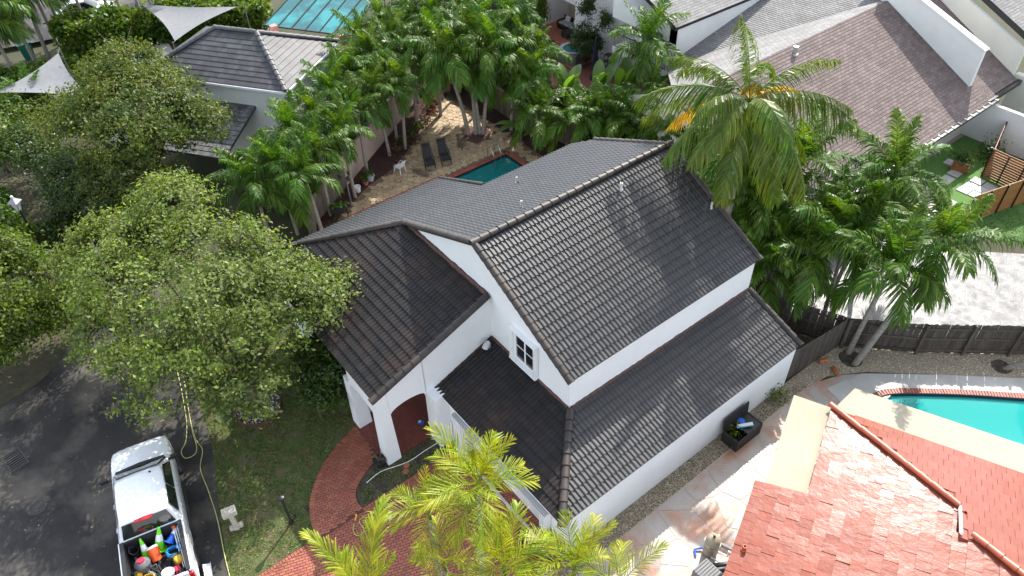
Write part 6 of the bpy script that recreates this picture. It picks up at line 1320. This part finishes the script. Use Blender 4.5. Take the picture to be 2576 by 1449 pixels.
for sx in (-1, 1):
    for sy in (-1, 1): m = MB(); m.tube([(sx*.2, sy*.2, .43), (sx*.26, sy*.26, 0)], [.03, .022], 6); lpart(t, m, 'leg', m_whitep)
for s in (-1, 1): m = MB(); m.tube([(-.3, s*.24, .66), (.1, s*.26, .66), (.24, s*.25, .43)], .022, 6); lpart(t, m, 'armrest', m_whitep, smooth=True)
la = P(1, 0, 1680, 1150, 0); la = V((-31.6, la.y+.15, 0)); t = thing('pool_ladder', la, 'steel pool ladder at the pool edge nearest the palms', 'ladder')
for k in (0, .55):
    m = MB(); m.tube(smooth_path([(-.25, k, 0), (-.25, k, .5), (-.1, k, .72), (.15, k, .68), (.38, k, .35), (.42, k, -.1), (.42, k, -.9)], 4), .022, 8); lpart(t, m, 'handrail', m_steel, smooth=True)
for z in (-.3, -.6): m = MB(); m.ab((.37, 0, z), (.47, .55, z+.03)); lpart(t, m, 'tread', m_steel)
# things near the left end of the deck
def pot(label, q, r0, r1, h, mt, plant=None):
    t = thing('flower_pot', q, label, 'pot'); m = MB(); m.lathe([(r0, 0), (r1, h*.9), (r1*1.1, h*.92), (r1*1.1, h), (r1*.9, h), (r1*.85, h*.8)], q, 18); m.build('pot', mt, t, auto=radians(40))
    if plant: p = NR.normal(size=(120, 3))*np.array([.13, .13, .14])+np.array([q.x, q.y, h+.2]); wchild(link('foliage', leaf_mesh('foliage', p, .12, plant)), t)
pot('white plastic pot at the edge of the mulch', P(1, 0, 770, 1445, 0), .15, .19, .36, m_whitep); pot('pink pot with a small plant in the mulch', P(1, 0, 830, 1395, 0), .12, .17, .28, mat('pink_pot', (.45, .16, .16), .6), m_hedge); pot('glazed white and green ceramic pot in the mulch', P(1, 0, 868, 1360, 0), .16, .24, .34, mat('glazed_pot', (.35, .45, .4), .15, (.6, .6, .58), 6), m_hedge)
q = P(1, 1, 640, 190, 0); t = thing('planter_box', q, 'black raised planter with green herbs by the grey fence', 'planter', rz=radians(62))
m = MB(); m.box((0, 0, .6), (.95, .42, .3)); lpart(t, m, 'trough', m_plastic, bevel=.01)
for sx in (-1, 1):
    for sy in (-1, 1): m = MB(); m.box((sx*.43, sy*.17, .23), (.05, .05, .46)); lpart(t, m, 'leg', m_plastic)
p = NR.normal(size=(420, 3))*np.array([.2, .09, .05])+np.array([0, 0, .82]); p[:, 0] = NR.uniform(-.42, .42, 420); o = link('herbs', leaf_mesh('herbs', p, .11, m_banana)); o.parent = t; tag(o, kind='stuff')
q = P(1, 1, 722, 105, 0); q = V((q.x, q.y, 0)); t = thing('lamp_post', q, 'grey garden lamp post with three lantern heads beside the deck', 'lamp post'); m_gpost = mat('grey_post', (.13, .13, .13), .5); m = MB(); m.lathe([(.12, 0), (.06, .12), (.045, .3), (.04, 1.9)], q, 10); m.build('post', m_gpost, t, smooth=True)
for i in range(3):
    a = i*2.09; e = q+V((cos(a)*.3, sin(a)*.3, 1.9)); m = MB(); m.tube([q+V((0, 0, 1.8)), q+V((cos(a)*.2, sin(a)*.2, 1.72)), e], .018, 6); m.build('arm', m_gpost, t, smooth=True); m = MB(); m.lathe([(.06, 0), (.1, .16), (.12, .17), (.03, .27)], e, 8); m.build('lantern', m_black, t)
def fallen(label, px, L_=1.5, rz=0):
    q = P(*px, .06); t = thing('fallen_frond', q, label, 'palm frond'); o = bpy.data.objects.new('dry_frond', FRD); COL.objects.link(o); o.parent = t; o.rotation_euler = (0, 0, rz); o.scale = (L_, L_, .35)
FRD = frond_mesh('dry_frond', 1.2, 22, .4, .03, .15, -.1, -.1, .8, 1.2, .1, m_palmdead, 77)
fallen('dry brown palm frond lying left of the loungers', (1, 0, 1150, 1265), 1.3, .3); fallen('dry palm frond lying right of the loungers', (1, 0, 1560, 1140), 1.5, 2.6); fallen('dry frond stub behind the loungers', (1, 0, 1350, 1040), .8, 1.2)
# ------------------------------------------------------------------ side yard things
b = V((-8.95, 18.35, 0)); c0 = at(1905, 1062, .0); t = thing('storage_box', at(1862, 1098, 0), 'black wicker storage box with its lid open on the patio', 'box', rz=radians(90)); bx = t
w0 = MB()
for a, b_ in (((-.75, -.38, 0), (.75, -.34, .62)), ((-.75, .34, 0), (.75, .38, .62)), ((-.75, -.34, 0), (-.71, .34, .62)), ((.71, -.34, 0), (.75, .34, .62)), ((-.71, -.34, .04), (.71, .34, .08))): w0.ab(a, b_)
m_wicker = mat('black_wicker', (.016, .014, .013), .6, bump=.8, bscale=70); lpart(t, w0, 'box_body', m_wicker)
m = MB(); m.slab([(-.75, .36, .64), (.75, .36, .64), (.75, .42, 1.2), (-.75, .42, 1.2)], .05); lpart(t, m, 'lid', m_wicker)
m = MB(); m.slab([(-.1, -.33, .60), (.72, -.33, .60), (.72, .33, .60), (-.1, .33, .60)], .03); lpart(t, m, 'inner_tray', m_plastic)
q = at(1864, 1060, .62); t = thing('plastic_shovel', q, 'blue plastic scoop in the storage box', 'scoop'); m = MB(); m.lathe([(.02, -.02), (.14, 0), (.15, .05), (.1, .06)], n=10); lpart(t, m, 'scoop_bowl', m_bluep); m = MB(); m.tube([(.1, 0, .02), (.3, .1, .06)], .02, 6); lpart(t, m, 'handle', m_bluep)
q = at(1875, 1072, .62); t = thing('pool_float', q, 'white and turquoise folded float in the storage box', 'float', rz=.9); m = MB(); m.slab([(-.35, -.1, 0), (.3, -.05, .1), (.28, .1, .14), (-.3, .06, .04)], .03); lpart(t, m, 'panel', m_whitep); m = MB(); m.tube([(-.34, -.1, .02), (.3, -.05, .12)], .025, 6); lpart(t, m, 'rim', mat('turq', (.05, .4, .45), .4))
q = at(1785, 1390, .0); t = thing('pool_filter', q, 'beige pool filter tank with white pipes beside the red roof', 'filter'); m_tank = mat('beige_tank', (.35, .29, .20), .45, (.28, .23, .16), 4)
m = MB(); m.lathe([(.26, 0), (.26, .55), (.24, .62)], q+V((0, 0, .12)), 20); m.build('tank', m_tank, t, auto=radians(40)); m = MB(); m.lathe([(.27, .72), (.27, .76), (.25, .92), (.16, 1.04), (.05, 1.08)], q, 20); m.build('dome', m_tank, t, auto=radians(50)); m = MB(); m.lathe([(.28, .7), (.29, .73), (.28, .76)], q, 20); m.build('clamp_band', m_steel, t); m = MB(); m.lathe([(.04, 1.08), (.05, 1.12), (.03, 1.2)], q, 10); m.tube([q+V((-.08, 0, 1.16)), q+V((.08, 0, 1.16))], .015, 6); m.build('gauge_valve', m_black, t)
for k, (pts, mt_) in enumerate((([(.25, .1, .3), (.55, .2, .3), (.55, .2, .65), (.8, .3, .65)], m_whitep), ([(.2, -.2, .2), (.5, -.1, .2), (.75, .0, .2)], m_whitep), ([(-.1, .25, .5), (-.1, .5, .5), (-.1, .5, .06), (.5, .7, .06)], m_whitep), ([(-.25, -.1, .1), (-.4, -.35, .05), (-.2, -.5, .05)], m_bluep))):
    m = MB(); m.tube([q+V(p) for p in pts], .035, 8); m.build('pipe', mt_, t)
q = at(1790, 1425, 0); t = thing('pipe_pieces', q, 'two thick black pipes leaning under the red eave', 'pipes'); 
for k in range(2): m = MB(); m.tube([q+V((-.1, -.3-.3*k, .15)), q+V((.55, .35-.3*k, .6))], .1, 12); m.build('pipe', m_black, t, smooth=True)
q = at(1772, 1462, 0); t = thing('air_conditioner', q, 'grey louvred air conditioner at the bottom edge', 'air conditioner'); m = MB(); m.box(q+V((0, 0, .35)), (.7, .7, .7)); m.build('case', m_greyp, t, bevel=.02)
for i in range(7): m = MB(); m.box(q+V((-.3+i*.1, 0, .72)), (.03, .66, .02)); m.build('louvre', m_gpost, t)
for i, (x, y, r_) in enumerate(((382, 1285, 1.2), (490, 1325, -.5))):
    q = P(3, 1, x, y, .06); t = thing('terracotta_tile', q, ('broken terracotta ridge tile standing by the dark fence', 'broken terracotta ridge tile lying on the pebbles')[i], 'tile', rz=r_); m = MB(); m.add([V(p) for p in cap_mesh(.11, .5).v], cap_mesh(.11, .5).f); lpart(t, m, 'tile_shell', mat('terracotta', (.45, .15, .06), .7) if 'terracotta' not in MATS else MATS['terracotta'], smooth=True)
disc('palm_soil', (-8.55, 24.85), .5, .012, m_soil); disc('palm_soil', (-4.2, 29.4), .4, .012, m_soil)
b0 = P(3, 1, 1775, 1330, 0); palm('feather_palm', 'leaning palm trunk cut by the right edge above the pebbles', b0+V((3.4, 2.0, 4.5)), b0, 'adonidia', 12, 1.2, .09)
# turf yard things
q = at(2412, 428, 0); t = thing('planter_box', q, 'wooden planter box with shrubs beside the slat fence', 'planter', rz=.3)
for i in range(4): m = MB(); m.box((0, 0, .06+i*.1), (.9, .45, .09)); lpart(t, m, 'slat_ring', m_woodorange)
p = NR.normal(size=(500, 3))*np.array([.32, .2, .22])+np.array([0, 0, .8]); o = link('foliage', leaf_mesh('foliage', p, .12, m_shrub)); o.parent = t
tufts('potted_shrub', 'dark leafy shrub against the slat fence on the turf', 'shrub', V((-12.55, 44.6, 0)), 420, .35, 1.3, .13, m_shrub)
q = V((-10.3, 45.2, 0)); 
for i in range(2):
    qq = q+V((.8*i, -.5*i, 0)); t = thing('wheelie_bin', qq, ('green wheelie bin behind the slat gate', 'dark wheelie bin behind the slat gate')[i], 'bin'); mt_ = (mat('green_bin', (.02, .16, .10), .45), m_greyp)[i]; m = MB(); m.add([(-.22, -.25, 0), (.22, -.25, 0), (.22, .25, 0), (-.22, .25, 0), (-.29, -.33, 1.0), (.29, -.33, 1.0), (.29, .33, 1.0), (-.29, .33, 1.0)], [(3, 2, 1, 0), (0, 1, 5, 4), (1, 2, 6, 5), (2, 3, 7, 6), (3, 0, 4, 7)]); m.v = [tuple(V(v)+qq) for v in m.v]; m.build('bin_body', mt_, t); m = MB(); m.box(qq+V((0, 0, 1.04)), (.64, .72, .08)); m.build('lid', mt_, t, bevel=.02)
# ------------------------------------------------------------------ white house patio things
m_cush = mat('grey_cushion', (.36, .36, .38), .9)
q = V((-42.0, 37.9, .04)); t = thing('patio_sofa', q, 'black wicker sofa with light grey cushions on the red patio', 'sofa', rz=radians(180)); m = MB(); m.box((0, 0, .2), (2.1, .85, .36)); lpart(t, m, 'base', m_wicker, bevel=.02); m = MB(); m.box((0, -.38, .55), (2.1, .12, .5)); lpart(t, m, 'back', m_wicker)
for s in (-1, 1): m = MB(); m.box((s*1.0, 0, .45), (.12, .85, .3)); lpart(t, m, 'arm', m_wicker)
for i in range(3): m = MB(); m.box((-.63+i*.63, .05, .45), (.6, .7, .14)); lpart(t, m, 'seat_cushion', m_cush, bevel=.05)
for i in range(2): m = MB(); m.box((-.5+i*.95, -.2, .7), (.5, .16, .4), Matrix.Rotation(.3, 3, 'X')); lpart(t, m, 'pillow', m_whitep, bevel=.06)
q = V((-41.2, 37.0, .04)); t = thing('ottoman', q, 'square black wicker ottoman on the red patio', 'ottoman'); m = MB(); m.box((0, 0, .2), (.75, .75, .4)); lpart(t, m, 'block', m_wicker, bevel=.02); m = MB(); m.box((0, 0, .41), (.73, .73, .03)); lpart(t, m, 'top', m_plastic, bevel=.01)
q = P(2, 0, 460, 450, 0); t = thing('hot_tub', q, 'grey hot tub with pale rim among the hedge plants', 'hot tub', rz=.2); m = MB(); m.box((0, 0, .42), (1.9, 1.9, .84)); lpart(t, m, 'cabinet', m_greyp, bevel=.08); m = MB(); m.lathe([(1.0, .84), (1.0, .92), (.78, .92), (.74, .86)], n=24); lpart(t, m, 'rim', m_cush, auto=radians(40)); m = MB(); m.lathe([(.75, .85), (.75, .87)], n=24); lpart(t, m, 'tub_water', m_water)
q = P(2, 0, 620, 590, 0); t = thing('closed_umbrella', q, 'closed navy patio umbrella standing in front of the shrub', 'umbrella'); m = MB(); m.lathe([(.03, 0), (.03, .6), (.24, .65), (.2, 1.4), (.12, 2.5), (.05, 2.9)], q, 10); m.build('folded_canopy', mat('navy_fabric', (.012, .015, .03), .8), t); m = MB(); m.lathe([(.03, 2.88), (.04, 2.95), (.02, 3.05)], q, 8); m.build('finial', m_greyp, t); m = MB(); m.lathe([(.35, 0), (.35, .08), (.1, .1)], q, 14); m.build('base', m_plastic, t)
q = P(2, 0, 725, 575, 0); t = thing('plant_shelf', q, 'narrow black shelf rack by the white wall', 'shelf', rz=.1)
for sx in (-1, 1):
    for sy in (-1, 1): m = MB(); m.box((sx*.28, sy*.2, .8), (.04, .04, 1.6)); lpart(t, m, 'upright', m_black)
for z in (.1, .6, 1.1, 1.58): m = MB(); m.box((0, 0, z), (.62, .46, .04)); lpart(t, m, 'shelf', m_black)
for i, (x, y) in enumerate(((850, 590), (915, 545))):
    q = P(2, 0, x, y, 0); t = thing('patio_chair', q, ('dark sling patio chair nearer the fence', 'dark sling patio chair nearer the balcony')[i], 'chair', rz=.5+i); m = MB(); m.box((0, 0, .42), (.5, .5, .03)); lpart(t, m, 'seat', m_tex); m = MB(); m.slab([(-.25, -.24, .43), (-.25, .24, .43), (-.38, .24, .95), (-.38, -.24, .95)], .03); lpart(t, m, 'backrest', m_tex)
    for sx in (-1, 1):
        for sy in (-1, 1): m = MB(); m.tube([(sx*.22, sy*.24, .42), (sx*.26, sy*.26, 0)], .016, 6); lpart(t, m, 'leg', m_greyp)
q = P(2, 0, 950, 600, 0); t = thing('patio_table', q, 'pale patio table between the sling chairs', 'table'); m = MB(); m.box(q+V((0, 0, .72)), (1.3, .8, .04)); m.build('top', m_cush, t)
for sx in (-1, 1):
    for sy in (-1, 1): m = MB(); m.box(q+V((sx*.55, sy*.33, .35)), (.05, .05, .7)); m.build('leg', m_greyp, t)
# ------------------------------------------------------------------ upper left garden things
m_sail = mat('grey_sail', (.20, .205, .215), .85, (.17, .175, .185), 3, trans=.12, transcol=(1, 1, 1), bump=.2, bscale=80)
def sail(label, cs, sag=.5, n=14):
    cs = [V(c) for c in cs]; t = thing('shade_sail', V((cs[0].x, cs[0].y, 0)), label, 'sail'); m = MB(); ce = (cs[0]+cs[1]+cs[2])/3; idx = {}
    for i in range(n+1):
        for j in range(n+1-i):
            a, b = i/n, j/n; c = 1-a-b; p = cs[0]*a+cs[1]*b+cs[2]*c; k = a*b*c*27; e = (a*b*4*(1-c)**2+b*c*4*(1-a)**2+a*c*4*(1-b)**2)*(1-min(1, k)); p = p+(ce-p)*.16*e-V((0, 0, sag*k*.25)); idx[i, j] = len(m.v); m.v.append(tuple(p))
    for i in range(n):
        for j in range(n-i):
            m.f.append((idx[i, j], idx[i+1, j], idx[i, j+1])); m.r.append(0)
            if j < n-i-1: m.f.append((idx[i+1, j], idx[i+1, j+1], idx[i, j+1])); m.r.append(0)
    m.build('fabric', m_sail, t, smooth=True)
    for c in cs: m = MB(); o_ = (c-ce); o_.z = 0; o_ = o_.normalized()*.5; m.tube([V((c.x+o_.x, c.y+o_.y, 0)), c+o_+V((0, 0, .15))], .04, 8); m.build('post', m_gpost, t); m = MB(); m.tube([c, c+o_+V((0, 0, .1))], .012, 5); m.build('tension_cord', m_gpost, t)
sail('grey triangular shade sail above the hedge with leaf shadows', [P(0, 0, 1060, 30, 3.2), P(0, 0, 1320, 310, 2.8), P(0, 0, 1790, 50, 3.2)]); sail('pale grey shade sail at the left edge behind the olive tree', [P(0, 0, -40, 700, 2.8), P(0, 0, 440, 400, 3.2), P(0, 0, 700, 740, 2.8)])
q = P(0, 0, 225, 435, 0); t = thing('wheelie_bin', q, 'large teal green bin behind the palm trunks at the upper left', 'bin'); mt_ = mat('teal_bin', (.015, .16, .12), .45); m = MB(); m.add([(-.5, -.35, 0), (.5, -.35, 0), (.5, .35, 0), (-.5, .35, 0), (-.6, -.45, 1.15), (.6, -.45, 1.15), (.6, .45, 1.15), (-.6, .45, 1.15)], [(3, 2, 1, 0), (0, 1, 5, 4), (1, 2, 6, 5), (2, 3, 7, 6), (3, 0, 4, 7)]); m.v = [tuple(V(v)+q) for v in m.v]; m.build('bin_body', mt_, t); m = MB(); m.box(q+V((0, 0, 1.22)), (1.3, 1.0, .1), Matrix.Rotation(.08, 3, 'X')); m.build('lid', mt_, t, bevel=.03)
sheet('pool_terrace', [P(0, 0, 820, 560), P(0, 0, 860, 420), P(0, 0, 1260, 310), P(0, 0, 1330, 420), P(0, 0, 1100, 620)], .03, m_terr, .2)
m = MB(); pq = [P(0, 0, 915, 560, .05), P(0, 0, 925, 470, .05), P(0, 0, 1160, 395, .05), P(0, 0, 1190, 440, .05), P(0, 0, 1060, 560, .05)]; t = thing('swimming_pool', pq[0], 'teal pool corner seen past the olive tree at the upper left', 'pool'); m.face(pq); m.build('water', water('teal_pool', (.01, .2, .19), 4, 1.0), t); m = MB(); [m.tube([a+V((0, 0, .02)), b+V((0, 0, .02))], .12, 6) for a, b in zip(pq, pq[1:]+pq[:1])]; m.build('coping', m_terr, t)
q = P(0, 0, 1225, 315, 0); t = thing('garden_board', q, 'white upright board with square holes beside the far pool', 'board', rz=.5); m = MB(); m.box((0, 0, .95), (.34, .06, 1.9)); lpart(t, m, 'panel', m_whitep, bevel=.01)
for i in range(4): m = MB(); m.box((0, -.035, 1.0+i*.22), (.16, .01, .12)); lpart(t, m, 'slot', m_greyp)
q = at(150, 262, .6); t = thing('garden_table', V((q.x, q.y, 0)), 'round pale table with black rim below the shade sail', 'table'); m = MB(); m.lathe([(.62, .6), (.62, .64), (.5, .645)], (q.x, q.y, 0), 24); m.build('top', m_whitep, t); m = MB(); m.tube([(q.x+.6*cos(a), q.y+.6*sin(a), .65) for a in [2*pi*i/24 for i in range(25)]], .05, 6); m.build('rim', m_black, t); m = MB(); m.lathe([(.3, 0), (.06, .05), (.06, .6)], (q.x, q.y, 0), 12); m.build('pedestal', m_greyp, t)
sheet('terrace', [P(0, 0, 180, 1090), P(0, 0, 200, 1000), P(0, 0, 300, 960), P(0, 0, 420, 1250), P(0, 0, 520, 1380), P(0, 0, 400, 1420)], .03, m_terr, .35)
sheet('terrace', [P(0, 0, 360, 830), P(0, 0, 400, 720), P(0, 0, 620, 700), P(0, 0, 600, 860)], .03, m_terr, .35)
sheet('far_road', [(-69, 2), (-66.8, 12), (-62.5, 21), (-66, 27), (-110, 30), (-110, -10)], -.02, m_asphalt)
q = V((-70.6, 9.6, 0)); t = thing('parked_car', q, 'silver car parked beyond the big-leaved hedge at the top left', 'car', rz=1.2); mc = mat('silver_paint', (.5, .52, .54), .25, coat=.5)
m = MB(); loft(m, [(-2.2, bsec(.8, .3, .7, .85, .02)), (-1.6, bsec(.9, .3, .75, .92, .03)), (1.2, bsec(.9, .3, .75, .9, .03)), (2.1, bsec(.82, .3, .65, .75, .03))]); lpart(t, m, 'body', mc, auto=radians(38)); m = MB(); loft(m, [gsec(-1.7, .8, .9, .76, .93), gsec(-1.0, .8, .9, .6, 1.4), gsec(.2, .8, .9, .6, 1.42), gsec(1.0, .8, .88, .76, .92)]); lpart(t, m, 'cabin', m_carglass, auto=radians(38)); m = MB(); m.slab([(-.95, -.58, 1.43), (.15, -.58, 1.45), (.15, .58, 1.45), (-.95, .58, 1.43)], .03); lpart(t, m, 'roof_panel', mc)
for sx in (-1.35, 1.35):
    for s in (-1, 1): m = MB(); m.lathe([(.15, -.1), (.32, -.1), (.32, .1), (.15, .1)], (sx, s*.78, .32), 16, 0, Matrix.Rotation(pi/2, 3, 'X')); lpart(t, m, 'wheel', m_rubber)
